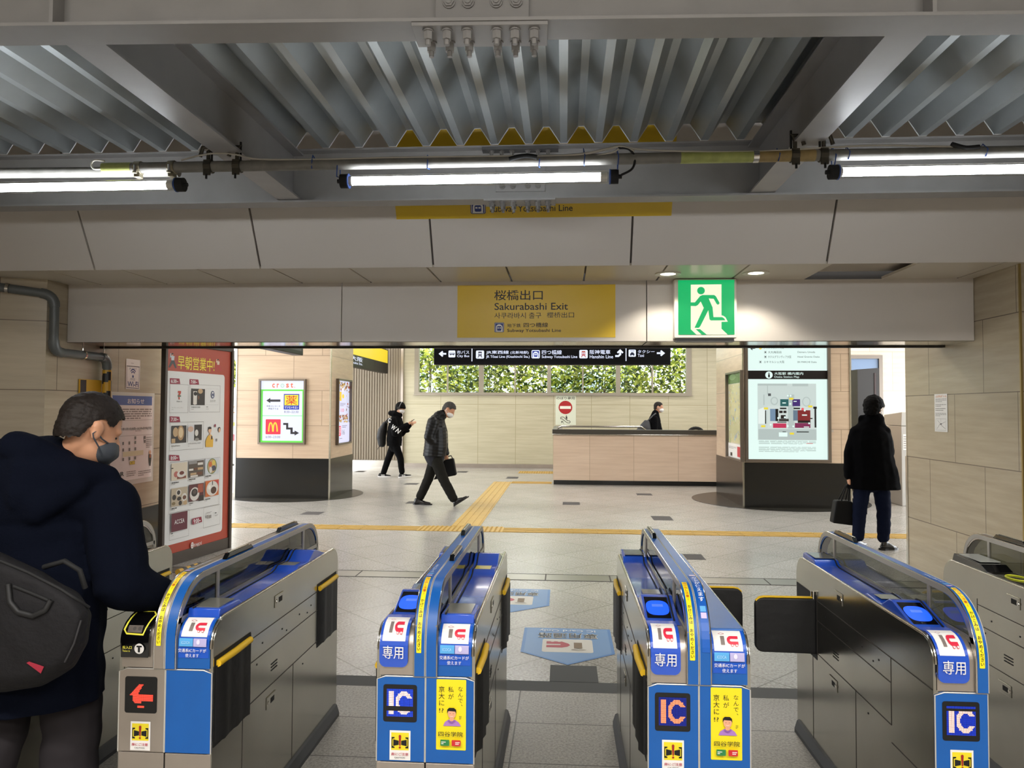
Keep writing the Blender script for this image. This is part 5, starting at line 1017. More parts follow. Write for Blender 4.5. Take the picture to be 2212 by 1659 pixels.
def ico(u0, v0, u1, v1, kind):
    b.RR(u0, v0, u1, v1, .14, SW); w = u1-u0; h = v1-v0; X = lambda k: u0+w*k; Y = lambda k: v0+h*k; c = le({'bus': '#2b3247', 'train': '#3a3038', 'sub': '#2a3fb0', 'han': '#e0604a', 'taxi': '#2b3247'}[kind], .6)
    if kind == 'bus': b.RR(X(.15), Y(.34), X(.88), Y(.6), .06, c); b.E(X(.25), Y(.54), X(.39), Y(.7), c, 12); b.E(X(.64), Y(.54), X(.78), Y(.7), c, 12); b.R(X(.2), Y(.39), X(.8), Y(.47), SW)
    elif kind == 'taxi': b.T('TAXI', X(.2), Y(.1), X(.8), Y(.26), c, .02); b.RR(X(.2), Y(.54), X(.8), Y(.76), .06, c); b.P([(X(.28), Y(.55)), (X(.35), Y(.38)), (X(.65), Y(.38)), (X(.72), Y(.55))], c); b.R(X(.24), Y(.74), X(.36), Y(.86), c); b.R(X(.64), Y(.74), X(.76), Y(.86), c)
    elif kind == 'sub': b.RR(X(.1), Y(.1), X(.9), Y(.9), .04, c); b.P([(X(.17), Y(.9)), (X(.17), Y(.5))] + [(X(.5-.33*math.cos(R(q))), Y(.5-.3*math.sin(R(q)))) for q in range(15, 166, 15)] + [(X(.83), Y(.5)), (X(.83), Y(.9))], SW); b.RR(X(.29), Y(.4), X(.71), Y(.82), .2, c); b.R(X(.34), Y(.5), X(.66), Y(.62), SW)
    else: b.RR(X(.28), Y(.14), X(.72), Y(.7), .12, c); b.R(X(.33), Y(.3), X(.48), Y(.45), SW); b.R(X(.52), Y(.3), X(.67), Y(.45), SW); b.R(X(.35), Y(.54), X(.45), Y(.6), SW); b.R(X(.55), Y(.54), X(.65), Y(.6), SW); b.L([(X(.36), Y(.7)), (X(.24), Y(.86))], .012, c); b.L([(X(.64), Y(.7)), (X(.76), Y(.86))], .012, c)
ico(448, 112, 544, 208, 'bus'); b.T('市バス', 566, 112, 740, 162, SW, .007); b.T('City Bus', 568, 172, 740, 214, SW, .006); b.R(772, 85, 784, 264, SW)
ico(834, 112, 948, 226, 'train'); b.T('JR東西線', 976, 112, 1296, 168, SW, .007); b.T('(北新地駅)', 1318, 118, 1574, 166, SW, .006); b.T('JR Tōzai Line (Kitashinchi Sta.)', 976, 178, 1588, 226, SW, .006)
ico(1615, 106, 1732, 222, 'sub'); b.T('四つ橋線', 1760, 106, 2040, 168, SW, .007); b.T('Subway Yotsubashi Line', 1758, 180, 2258, 230, SW, .006)
ico(2286, 104, 2404, 222, 'han'); b.T('阪神電車', 2432, 104, 2722, 164, SW, .007); b.T('Hanshin Line', 2432, 176, 2760, 222, SW, .006); b.L([(2790, 190), (2836, 190), (2860, 168), (2860, 118)], .03, SW); b.L([(2822, 146), (2860, 110), (2898, 146)], .028, SW); b.R(2936, 82, 2948, 260, SW)
ico(2978, 100, 3080, 200, 'taxi'); b.T('タクシー', 3106, 106, 3342, 150, SW, .007); b.T('Taxi', 3106, 162, 3194, 202, SW, .006); b.L([(3374, 150), (3468, 150)], .028, SW); b.L([(3428, 116), (3470, 150), (3428, 184)], .028, SW); b.build('lit_lettering', t)
# ---- side-on hanging signs at left
sx = -4.62; p = onX(838, 790, sx); q = onX(765, 790, sx); t = thing('hanging_sign', (sx, (p.y+q.y)/2, onX(838, 808, sx).z), 'yellow and black hanging sign seen edge-on right of the left pillar', 'sign')
zb = onX(838, 807, sx).z; k = MB(); k.box(sx-.14, sx, 14.6, p.y, zb, zb+.62, SB); k.build('housing', t); zy = onX(838, 785, sx).z; b = Board((sx+.002, 14.6, 0), (0, 1, 0), (1, 0, 0))
b.rect(.05, -zb-.60, p.y-14.65, -zy, lit('#f1d21c', .9)); b.G(766, 768, 776, 776, 1, INKB); u0 = b.q(765, 790)[0]; u1 = b.q(783, 790)[0]; b.text('大阪', u0-.25, -zy+.03, u1, -zy+.13, SW, .005); b.text('Osaka Sta.', u0-.25, -zy+.15, u1, -zy+.20, SW); b.build('lit_face', t)
for y in (15.2, p.y-.5): k = MB(); k.cyl((sx-.07, y, zb+.6), (sx-.07, y, 3.6), .02, STEEL, 10); k.build('hanger', t)
sx = -3.9; p = onX(655, 768, sx); zb = p.z; t = thing('hanging_sign', (sx, p.y-.8, zb), 'dark hanging sign seen edge-on before the left pillar top', 'sign'); k = MB(); k.box(sx-.16, sx, 8.4, p.y, zb, zb+.5, SB); k.build('housing', t, bevel=.01)
k = MB(); k.box(sx-.005, sx+.002, 8.6, p.y-.08, zb+.06, zb+.44, mat('plate_dark', '', 0)); k.build('face', t)
for y in (8.9, p.y-.4): k = MB(); k.cyl((sx-.08, y, zb+.49), (sx-.08, y, 3.6), .02, STEEL, 10); k.build('hanger', t)
# ---- far right corner: poster wall, dark cabinet, grey locker
PY_ = 17.6; k = MB(); k.box(onY(1830, 900, PY_).x, 10.9, PY_, YF, 0, 3.7, tile_mat('travertine_pale', '#d3c6b2', '#e4d9c8', '#bfb09a', 1.0, .9, 0, .2, axes='xz', rough=.4, streak=(.5, 1, 8), nscale=2, mortar=.006)); struct(k, 'wall_far_right')
b, t = lightbox('framed_poster', 'framed poster of blue sky and trees behind the man in black coat', (0, PY_-.004, 0), (1, 0, 0), (0, -1, 0), (1838, 775, 1898, 950), ink('#6f89ad', .3), None, fr=.08)
b.R(1838, 812, 1898, 950, ink('#3d4638', .4)); rn = random.Random(2)
for i in range(40): u = rn.uniform(1840, 1896); v = rn.uniform(805, 860); b.E(u-5, v-4, u+5, v+5, ink(rn.choice(('#33402c', '#4a5a3a', '#2c3328'))), 8); b.n -= 1
b.n += 1; b.R(1880, 838, 1897, 850, ink('#b9bcbc')); b.build('poster_sheet', t)
x0, x1 = onY(1836, 900, 15.0).x, onY(1881, 900, 15.0).x; k = MB(); zt = onY(1860, 797, 15).z; k.hexa([(x0, 14.6, 0), (x1, 14.6, 0), (x1, 15.2, 0), (x0, 15.2, 0)], [(x0, 14.6, zt-.03), (x1, 14.6, zt), (x1, 15.2, zt), (x0, 15.2, zt-.03)], mat('cabinet_dark', '#211d1b', .4)); t = k.build('dark_cabinet', props=dict(label='tall dark cabinet standing right of the right pillar', cat='cabinet'))
k = MB(); k.box(x1-.09, x1-.06, 14.585, 14.6, .2, zt-.1, mat('cabinet_strip', '#3a2524', .4)); k.build('door_edge', t)
x0 = onY(1947, 950, 12.6).x; zt = onY(1950, 890, 12.6).z; t = thing('grey_locker', (x0+.4, 12.9, 0), 'pale grey locker cabinet peeking out behind the right wall', 'locker'); LG = mat('locker_grey', '#b6b3ae', .4); k = MB(); k.box(x0, x0+.9, 12.6, 13.3, 0, zt-.23, LG); k.build('body', t, bevel=.01); k = MB(); k.hexa([(x0, 12.6, zt-.225), (x0+.9, 12.6, zt-.225), (x0+.9, 13.3, zt-.225), (x0, 13.3, zt-.225)], [(x0+.02, 12.62, zt), (x0+.9, 12.62, zt), (x0+.9, 13.3, zt-.05), (x0+.02, 13.3, zt-.05)], LG); k.build('top_box', t, bevel=.008)
b = Board((0, 12.598, 0), (1, 0, 0), (0, -1, 0)); b.R(1951, 938, 1962, 972, WHT2); b.G(1952, 941, 1962, 970, 6, GRY); b.build('paper_label', t)
# far left glimpse between sign and pillar: shop front with red posters
t = thing('shop_counter', (fx(500), 18.6, 0), 'white kiosk with red and yellow strips glimpsed beside the red sign', 'kiosk'); k = MB(); k.box(onY(470, 900, 18.6).x, onY(530, 900, 18.6).x, 18.6, 19.4, 0, onY(500, 845, 18.6).z, mat('kiosk_white', '#c9cbc0', .5)); k.build('body', t)
b = Board((0, 18.597, 0), (1, 0, 0), (0, -1, 0)); b.R(480, 878, 520, 880, ink('#a5563a')); b.R(480, 890, 520, 892, ink('#a5563a')); b.R(480, 912, 520, 920, ink('#d2a92f')); b.R(490, 923, 520, 938, WHT2); b.R(494, 926, 504, 936, INKB); b.R(480, 938, 520, 952, ink('#a83a44')); b.R(480, 1002, 520, 1006, INKB); b.build('front_print', t)
# ---- floor arrows for card users
def floor_arrow(p, w, d, lab, name='floor_decal'):
    c = Cv(lambda u, v, e: (p[0]+u, p[1]-v, .0015+e), eps=.0004); BL = mat('decal_blue', '#6d97c8', .4); BD = mat('decal_blue_edge', '#4f84c2', .4)
    h = w/2; c.poly([(-h, -d*.62), (h, -d*.62), (h, d*.18), (0, d*.52), (-h, d*.18)], BD); k = .93; c.poly([(-h*k, -d*.60), (h*k, -d*.60), (h*k, d*.165), (0, d*.49), (-h*k, d*.165)], BL)
    c.rrect(-h*.55, -d*.24, h*.55, d*.17, .02, ink('#d8d5cd')); x = h
    c.poly([(-x*.46, -d*.16), (-x*.12, -d*.16), (x*.02, -d*.10), (x*.06, -d*.05), (x*.0, d*.0), (-x*.12, d*.03), (-x*.46, d*.03), (-x*.46, -d*.04), (-x*.15, -d*.05), (-x*.15, -d*.08), (-x*.46, -d*.08)], ink('#b03048'))
    for q in (-.33, -.18): c.ell(x*q, -d*.165, x*.045, d*.022, ink('#d8d5cd'), 12)
    c.rect(x*.14, -d*.13, x*.32, d*.045, ink('#7a6248')); c.line([(x*.08, d*.09), (x*.24, d*.065), (x*.39, d*.09), (x*.24, d*.115), (x*.08, d*.09)], .006, ink('#8a7f74'))
    c.text('専用通路', -x*.69, -d*.445, x*.69, -d*.255, ink('#e8e6de'), .022, rot=180); c.text('専用通路', -x*.67, -d*.435, x*.67, -d*.265, ink('#3a3a3a'), .006, rot=180); c.text('IC Card Only', -x*.65, -d*.575, x*.65, -d*.475, ink('#dfe4ea'), .01, rot=180)
    c.build(name, props=dict(label=lab, cat='floor marking'))
pa, pb_ = onZ(1126, 1420, 0), onZ(1326, 1420, 0); tip = onZ(1219, 1437, 0); bk = onZ(1219, 1358, 0)
floor_arrow(((pa.x+pb_.x)/2, bk.y-(bk.y-tip.y)*.62/1.14), .60, (bk.y-tip.y)/1.14, 'blue IC Card Only floor arrow in the centre aisle')
p1, p2 = onZ(1189, 1274, 0), onZ(1184, 1304, 0); tb = onZ(1120, 1319, 0); dd = (p1.y-tb.y)/1.14*1.1; floor_arrow((p1.x-.30, p1.y-dd*.62), .60, dd, 'blue IC Card Only floor arrow farther off, beside the left centre gate')
# ---- shrubs outside the windows
BARK = mat('bark', '#5b4a38', .8)
def leafmat(n, c):
    m = mat(n, c, .5); bs = m.node_tree.nodes['Principled BSDF']; nt = m.node_tree; tr_ = nt.nodes.new('ShaderNodeBsdfTranslucent'); tr_.inputs[0].default_value = lin(c); mx = nt.nodes.new('ShaderNodeMixShader'); mx.inputs[0].default_value = .6
    nt.links.new(bs.outputs[0], mx.inputs[1]); nt.links.new(tr_.outputs[0], mx.inputs[2]); nt.links.new(mx.outputs[0], nt.nodes['Material Output'].inputs[0]); return m
LEAF = [leafmat('leaf_%d' % i, c) for i, c in enumerate(('#8c9c3c', '#bcc458', '#465f2c', '#d8da74', '#2f4622'))]
def shrub(x, y, h, seed, lab, wid=.75, nl=420):
    rn = random.Random(seed); t = thing('shrub', (x, y, 0), lab, 'shrub', 'shrubs outside the far windows')
    k = MB(); tops = []
    for s in range(3):
        x2 = x+rn.uniform(-.25, .25); pth = [(x+rn.uniform(-.08, .08), y+rn.uniform(-.1, .1), 0)]
        for i in range(1, 6): pth.append((x+(x2-x)*i/5+rn.uniform(-.06, .06), y+rn.uniform(-.1, .1), h*i/5*rn.uniform(.95, 1)))
        k.tube(pth, [.022*(1-.12*i) for i in range(6)], BARK, 6); tops.append(pth)
        for j in range(5):
            p = Vector(pth[rn.randint(2, 4)]); e = p+Vector((rn.uniform(-.5, .5), rn.uniform(-.2, .2), rn.uniform(.15, .5))); k.tube([p, p.lerp(e, .5)+Vector((0, 0, .03)), e], [.011, .008, .004], BARK, 5)
    k.build('stems', t); lf = MB()
    for i in range(nl):
        z = h*(.42+.62*rn.random()); r = wid*math.sqrt(rn.random())*(1.05-.5*max(0, z/h-.75)/.3); a = rn.uniform(0, 6.283); c = Vector((x+r*math.cos(a), y+r*.55*math.sin(a), z))
        d = Vector((rn.uniform(-1, 1), rn.uniform(-1, 1), rn.uniform(-.7, .7))).normalized(); sd = d.cross(Vector((rn.uniform(-1, 1), rn.uniform(-1, 1), rn.uniform(-1, 1)))).normalized(); l = rn.uniform(.09, .19); w = l*rn.uniform(.2, .32)
        lf.poly([c-d*l*.5, c+sd*w, c+d*l*.5, c-sd*w], rn.choice(LEAF))
    o = lf.build('foliage', t); return t
rn = random.Random(11)
labs = ['leafy shrub outside the first window bay from the left', 'leafy shrub by the first window bay, beside its thin mullion', 'leafy shrub outside left end of the second window bay', 'leafy shrub in the middle of the second window bay', 'leafy shrub behind the post between second and third bays', 'leafy shrub outside the third window bay, left part', 'leafy shrub outside the third window bay, right part', 'leafy shrub behind the post between third and fourth bays', 'leafy shrub outside the fourth window bay, left part', 'leafy shrub at the right end of the windows', 'leafy shrub seen through the small far left window', 'leafy shrub behind the far left window jamb']
xs = [fx(930)+(fx(1480)-fx(930))*i/9 for i in range(10)] + [fx(492), fx(512)]
for i, (x, lab) in enumerate(zip(xs, labs)): shrub(x*1.05, 20.9+rn.uniform(-.2, .5), rn.uniform(2.75, 3.5), i+3, lab, nl=1350)
gd = MB(); gd.poly([(-30, 20.2, -.02), (30, 20.2, -.02), (30, 60, -.02), (-30, 60, -.02)], mat('outside_ground', '#9a968c', .9)); struct(gd, 'ground_outside')
for i, (xa, xb, y, h, c, lab) in enumerate(((-9, -3.4, 38, 9, '#d2d4d2', 'pale blue-grey building far outside the windows'), (-1.2, 4.2, 42, 12, '#dcdcd8', 'light grey building outside, behind the middle shrubs'), (6, 12, 36, 10, '#e0e0dc', 'whitish building outside, at the right end of windows'))):
    t = thing('building', ((xa+xb)/2, y, 0), lab, 'building'); k = MB(); k.box(xa, xb, y, y+6, 0, h, mat('bld_%d' % i, c, .7)); k.build('walls', t)
    for f in range(1, int(h/3)): k = MB(); k.box(xa+.4, xb-.4, y-.03, y, f*3-.9, f*3+.7, mat('bld_glass', '#9fb0b4', .1)); k.build('window_band', t)

# ---- striped barrier bar lying by the red sign
a, c = onZ(384, 1236, .03), onZ(432, 1220, .03); k = MB()
for i in range(6): k.cyl(a.lerp(c, i/6), a.lerp(c, (i+1)/6), .028, (TAPEY, TAPEB)[i % 2], 12)
k.build('barrier_bar', smooth=50, props=dict(label='yellow and black striped bar lying on the floor before the red sign', cat='barrier'))
# ================================================================== PEOPLE
from mathutils.bvhtree import BVHTree
def loft(mb, pts, side, m, n=14):
    """closed limb-like volume through pts = [(point, half width along side, half depth)], rounded at both ends"""
    P = [(Vector(p), a, b) for p, a, b in pts]; S = Vector(side); rings = []
    for i, (p, a, b) in enumerate(P):
        t = (P[min(i+1, len(P)-1)][0]-P[max(i-1, 0)][0]).normalized(); s = (S-t*S.dot(t))
        s = s.normalized() if s.length > .05 else t.orthogonal().normalized(); q = t.cross(s); rings.append((p, a, b, t, s, q))
    full = []; p, a, b, t, s, q = rings[0]; e = min(a, b)
    for k in (75, 45, 20): full.append((p-t*e*math.sin(R(k)), a*math.cos(R(k)), b*math.cos(R(k)), s, q))
    for p, a, b, t, s, q in rings: full.append((p, a, b, s, q))
    p, a, b, t, s, q = rings[-1]; e = min(a, b)
    for k in (20, 45, 75): full.append((p+t*e*math.sin(R(k)), a*math.cos(R(k)), b*math.cos(R(k)), s, q))
    vs = [p+s*a*math.cos(2*math.pi*k/n)+q*b*math.sin(2*math.pi*k/n) for p, a, b, s, q in full for k in range(n)]; L = len(full)
    fs = [(i*n+k, i*n+(k+1) % n, (i+1)*n+(k+1) % n, (i+1)*n+k) for i in range(L-1) for k in range(n)] + [tuple(range(n))[::-1], tuple(range((L-1)*n, L*n))]
    mb.add(vs, fs, m)
def orb(mb, c, f, r, u, rr, m, n=16):      # ellipsoid with half sizes rr = (right, forward, up)
    vs = []; fs = []; h = n//2; c = Vector(c)
    for i in range(h+1):
        t = math.pi*i/h
        for k in range(n): a = 2*math.pi*k/n; vs.append(c + r*rr[0]*math.sin(t)*math.cos(a) + f*rr[1]*math.sin(t)*math.sin(a) + u*rr[2]*math.cos(t))
    fs = [(i*n+k, (i+1)*n+k, (i+1)*n+(k+1) % n, i*n+(k+1) % n) for i in range(h) for k in range(n)]; mb.add(vs, fs, m)
def skinned(mb, name, parent, voxel, m, smooth=3, fold=0, freq=9, quilt=None, keep=None, cut=None):
    me = bpy.data.meshes.new('tmp'); me.from_pydata(mb.v, [], mb.f); me.update()
    b = bmesh.new(); b.from_mesh(me); bmesh.ops.remove_doubles(b, verts=b.verts, dist=1e-5); bmesh.ops.recalc_face_normals(b, faces=b.faces); b.to_mesh(me); b.free()
    o = bpy.data.objects.new('tmp', me); COL.objects.link(o); md = o.modifiers.new('r', 'REMESH'); md.mode = 'VOXEL'; md.voxel_size = voxel
    dg = bpy.context.evaluated_depsgraph_get(); m2 = bpy.data.meshes.new_from_object(o.evaluated_get(dg)); bpy.data.objects.remove(o); bpy.data.meshes.remove(me)
    b = bmesh.new(); b.from_mesh(m2)
    if cut is not None:
        bmesh.ops.bisect_plane(b, geom=b.verts[:]+b.edges[:]+b.faces[:], plane_co=(0, 0, cut), plane_no=(0, 0, -1), clear_outer=True); bmesh.ops.holes_fill(b, edges=[e for e in b.edges if e.is_boundary])
    if keep:
        bmesh.ops.delete(b, geom=[v for v in b.verts if not keep(v.co)], context='VERTS')
    for _ in range(smooth): bmesh.ops.smooth_vert(b, verts=b.verts, factor=.5, use_axis_x=True, use_axis_y=True, use_axis_z=True)
    if fold or quilt:
        b.normal_update()
        for v in b.verts:
            d = 0
            if fold: d += fold*(noise.noise(Vector((v.co.x*freq, v.co.y*freq, v.co.z*freq*1.7)))+.5*noise.noise(v.co*freq*2.3))
            if quilt: d += quilt[0]*(abs(math.sin(math.pi*(v.co.z+v.co.x*.15)/quilt[1]))**.6-.6)
            v.co += v.normal*d
    off = woff(parent)
    for v in b.verts: v.co -= off
    for f in b.faces: f.smooth = True
    b.to_mesh(m2); b.free(); m2.materials.clear(); m2.materials.append(m); m2.name = name
    ob = bpy.data.objects.new(name, m2); COL.objects.link(ob); ob.parent = parent; return ob
SKIN = mat('skin', '#c08d6e', .5); SKIN2 = mat('skin_pale', '#d0a184', .5)
HAIRK = mat('hair_black', '#060505', .75, spec=.1, bump=.12, noise_scale=60); HAIRG = mat('hair_grey', '#4a4744', .7, spec=.15, bump=.2, noise_scale=60, noise_amt=.5); HAIRB = mat('hair_brown_black', '#211a16', .6, spec=.25, bump=.2, noise_scale=140, noise_amt=.45)
MASKW = mat('mask_white', '#d9d8d6', .7); MASKG = mat('mask_grey', '#3f444c', .7)
def head(mb, c, f, u, k=1.0, m=None):
    r = f.cross(u).normalized(); C = lambda rr, ff, uu: Vector(c)+(r*rr+f*ff+u*uu)*k
    orb(mb, C(0, -.012, .028), f, r, u, (.076*k, .098*k, .092*k), m); orb(mb, C(0, .030, -.040), f, r, u, (.062*k, .066*k, .078*k), m); orb(mb, C(0, .058, -.088), f, r, u, (.034*k, .032*k, .026*k), m)
    orb(mb, C(0, .070, .020), f, r, u, (.054*k, .020*k, .018*k), m)
    loft(mb, [(C(0, .088, .008), .009*k, .010*k), (C(0, .104, -.022), .012*k, .012*k), (C(0, .108, -.034), .016*k, .012*k)], r, m, 10)
    orb(mb, C(0, .090, -.062), f, r, u, (.024*k, .012*k, .010*k), m)
    for s in (-1, 1):
        orb(mb, C(.078*s, -.012, -.012), f, r, u, (.011*k, .020*k, .034*k), m); orb(mb, C(.082*s, -.020, .004), f, r, u, (.010*k, .018*k, .022*k), m)
    return r
def hand(mb, wrist, d, nrm, k=1.0, m=None, curl=.5, thumb=1):
    d = Vector(d).normalized(); nrm = Vector(nrm); nrm = (nrm-d*nrm.dot(d)).normalized(); s = d.cross(nrm)
    w = Vector(wrist); loft(mb, [(w, .024*k, .020*k), (w+d*.035*k, .036*k, .017*k), (w+d*.085*k, .041*k, .015*k)], s, m, 12)
    for i, (o, l) in enumerate(((-.030, .068), (-.010, .078), (.011, .074), (.030, .058))):
        p = w+d*.088*k+s*o*k; a = curl; q = [(p, .0088*k, .0088*k)]; dd = d
        for seg in (.45, .32, .23): dd = (dd*math.cos(a)-nrm*math.sin(a)); p = p+dd*l*seg*k; q.append((p, .0082*k, .0082*k)); nrm2 = nrm
        loft(mb, q, s, m, 8)
    p = w+d*.03*k-s*.034*k*thumb; loft(mb, [(p, .012*k, .012*k), (p+(d*.7-s*.6*thumb)*.034*k, .010*k, .010*k), (p+(d*1.0-s*.55*thumb-nrm*.3)*.058*k, .009*k, .009*k)], s, m, 8)
def hair(t, c, f, u, k, m, vox, off=.006, low=0.0, fringe=0.0, fold=.003, freq=40, seed=0):
    """hair as a close shell over the skull, ending at a hairline"""
    r = f.cross(u).normalized(); c = Vector(c); C = lambda rr, ff, uu: c+(r*rr+f*ff+u*uu)*k; b = MB()
    orb(b, C(0, -.012, .028), f, r, u, ((.076+off)*k, (.098+off)*k, (.092+off)*k), m, 24); orb(b, C(0, -.035, -.015), f, r, u, ((.066+off)*k, (.070+off)*k, (.080+off)*k), m, 20); orb(b, C(0, .070, .030), f, r, u, ((.055+off)*k, (.026+off)*k, (.026+off)*k), m)
    K = [(-.2, -.085), (-.075, -.070), (-.045, -.050), (-.034, -.005), (-.012, .030), (.018, .012), (.036, .016), (.050, .052), (.078, .062), (.2, .070)]
    def keep(q):
        d = (q-c)/k; ff, uu, rr = d.dot(f), d.dot(u), d.dot(r)
        for (x0, y0), (x1, y1) in zip(K[:-1], K[1:]):
            if x0 <= ff <= x1: h = y0+(y1-y0)*(ff-x0)/(x1-x0); break
        else: h = .07
        if abs(rr) < .045 and ff < .0: h = min(h, -.068)
        if ff > .04: h -= fringe
        return uu > h-low+.006*noise.noise(q*55)
    return skinned(b, 'hair', t, vox, m, 1, fold=fold, freq=freq, keep=keep)
def maskon(t, c, f, u, k, m, vox):
    r = f.cross(u).normalized(); C = lambda rr, ff, uu: Vector(c)+(r*rr+f*ff+u*uu)*k
    b = MB(); orb(b, C(0, .048, -.052), f, r, u, (.066*k, .064*k, .054*k), m); loft(b, [(C(0, .100, -.020), .018*k, .010*k), (C(0, .112, -.05), .022*k, .012*k), (C(0, .085, -.092), .024*k, .014*k)], r, m, 10)
    o = skinned(b, 'face_mask', t, vox, m, 2)
    for s in (-1, 1):
        b = MB(); b.tube([C(.060*s, .045, -.03), C(.076*s, .015, -.028), C(.086*s, -.018, -.012), C(.088*s, -.026, -.024), C(.086*s, -.018, -.035), C(.076*s, .015, -.055), C(.060*s, .045, -.075)], .0026*k, m, 6); b.build('ear_loop', o)
    return o
def eyes(t, c, f, u, k):
    r = f.cross(u).normalized()
    for s in (-1, 1):
        b = MB(); p = Vector(c)+(r*.031*s+f*.071-u*.002)*k; orb(b, p, f, r, u, (.012*k, .006*k, .005*k), BLACKM, 10); b.build('eye', t, smooth=60)
def shoe(t, heel, toe, up, w, m, sole=None, h=.075, name='shoe'):
    heel, toe = Vector(heel), Vector(toe); d = (toe-heel); L = d.length; d.normalize(); s = d.cross(Vector(up)).normalized(); u = s.cross(d); b = MB()
    loft(b, [(heel+d*.035+u*.035, w*.80, .034), (heel+d*L*.35+u*.034, w*.86, .034), (heel+d*L*.62+u*.028, w, .028), (heel+d*(L-.04)+u*.022, w*.72, .021)], s, m, 12); loft(b, [(heel+d*.045+u*.03, w*.7, .036), (heel+d*.055+u*h, w*.66, .042)], s, m, 12); loft(b, [(heel+d*.07+u*h*.9, w*.6, .03), (heel+d*L*.6+u*.04, w*.8, .022)], s, m, 12)
    o = skinned(b, name, t, .007, m, 2)
    b = MB(); pts = []
    for q, ww in ((-.004, .55), (.03, .80), (L*.35, .72), (L*.65, 1.0), (L-.03, .72), (L+.003, .3)): pts.append((q, ww*w*1.04))
    bot = [heel+d*q+s*ww for q, ww in pts]+[heel+d*q-s*ww for q, ww in pts[::-1]]; b.hexa([v-u*.0 for v in bot], [v+u*.020 for v in bot], sole or m); b.build('sole', o)
    return o
def limb(mb, pts, side, m): loft(mb, [(p, r_ if not isinstance(r_, tuple) else r_[0], r_ if not isinstance(r_, tuple) else r_[1]) for p, r_ in pts], side, m)
def mix(a, b, t): return Vector(a).lerp(Vector(b), t)
def figure(t, J, vox, m, hk=1.0):
    """one continuous body: J holds joints"""
    b = MB(); sd = (J['rs']-J['ls']).normalized(); f = J['hf']; u = J['hu']
    loft(b, [(J['pel']-Vector((0, 0, .04)), .135, .09), (J['pel']+Vector((0, 0, .05)), .14, .095), (mix(J['pel'], J['chest'], .5), .125, .085), (J['chest'], .15, .10), (mix(J['chest'], J['neck'], .6), .13, .085), (J['neck'], .06, .06)], sd, m)
    loft(b, [(J['ls'], .045, .05), (J['chest']*.3+J['neck']*.7, .06, .06), (J['rs'], .045, .05)], Vector((0, 1, 0)) if abs(sd.y) < .7 else Vector((1, 0, 0)), m)
    loft(b, [(J['neck']-Vector((0, 0, .02)), .058, .058), (mix(J['neck'], J['head'], .5), .052, .054), (J['head']-u*.04-f*.01, .05, .054)], sd, m); head(b, J['head'], f, u, hk, m)
    for s in 'lr':
        a, e, w = J[s+'s'], J[s+'e'], J[s+'w']; loft(b, [(a, .048, .048), (mix(a, e, .4), .044, .044), (e, .036, .036)], sd, m); loft(b, [(e, .036, .036), (mix(e, w, .3), .038, .036), (w, .025, .023)], sd, m)
        hd = J.get(s+'hd', (w-e).normalized()); hand(b, w, hd, J.get(s+'hn', Vector((0, -1, .2))), .95, m, J.get(s+'curl', .5), 1 if s == 'r' else -1)
        h, k_, an = J[s+'h'], J[s+'k'], J[s+'a']; loft(b, [(h, .078, .078), (mix(h, k_, .5), .066, .068), (k_, .05, .052)], sd, m); loft(b, [(k_, .05, .052), (mix(k_, an, .35), .05, .054), (an, .032, .034)], sd, m)
    return skinned(b, 'body', t, vox, m, 2)
def sleeve(mb, a, e, w, r0, r1, r2, side, m): loft(mb, [(a, r0, r0), (mix(a, e, .5), (r0+r1)/2*1.02, (r0+r1)/2*1.02), (e, r1, r1)], side, m); loft(mb, [(e, r1, r1), (mix(e, w, .5), (r1+r2)/2, (r1+r2)/2), (mix(e, w, .93), r2, r2)], side, m)
def leg(mb, h, k_, a, r0, r1, r2, side, m): loft(mb, [(h, r0, r0*1.05), (mix(h, k_, .5), (r0+r1)/2, (r0+r1)/2*1.05), (k_, r1, r1*1.05)], side, m); loft(mb, [(k_, r1, r1*1.05), (mix(k_, a, .5), (r1+r2)/2, (r1+r2)/2*1.08), (mix(k_, a, .96), r2, r2*1.12)], side, m)
def V(x, y, z): return Vector((x, y, z))
X1 = V(1, 0, 0); Y1 = V(0, 1, 0)
# ---- walking man in quilted jacket (side view, walking to the right)
YB = 11.9; pB = lambda u, v, dy=0: (lambda q: V(q.x*(YB+dy)/YB if 0 else q.x, YB+dy, q.z))(onY(790+u/6.38, 850+v/6.38, YB))
t = thing('person', tuple(pB(1000, 1550)*1) , 'grey-haired man in black quilted jacket walking right with head bowed', 'person'); t.location.z = 0
hf = V(.80, -.10, -.60).normalized(); hu = V(.60, 0, .80); hu = (hu-hf*hu.dot(hf)).normalized()
J = dict(head=pB(1150, 225), hf=hf, hu=hu, neck=pB(1030, 330), chest=pB(980, 470), pel=pB(960, 850), rs=pB(960, 390, -.19), ls=pB(980, 390, .19), re=pB(905, 590, -.24), rw=pB(1000, 740, -.20), le=pB(1010, 620, .24), lw=pB(1080, 850, .22), rh=pB(975, 890, -.09), lh=pB(945, 890, .09), rk=pB(1085, 1180, -.09), ra=pB(1225, 1450, -.08), lk=pB(850, 1180, .09), la=pB(735, 1440, .08))
J['lhd'] = V(.1, 0, -1); J['rw'] = pB(1010, 735, -.12); figure(t, J, .011, SKIN)
QJ = mat('quilted_jacket', '#070708', .45, spec=.25); b = MB()
loft(b, [(pB(945, 915), .225, .185), (pB(950, 850), .225, .185), (pB(965, 740), .235, .185), (pB(970, 600), .225, .175), (pB(970, 470), .215, .165), (pB(975, 390), .185, .145), (pB(1015, 320), .10, .10)], Y1, QJ); sleeve(b, J['rs'], J['re'], J['rw'], .088, .075, .062, X1, QJ); sleeve(b, J['ls'], J['le'], J['lw'], .088, .075, .058, X1, QJ)
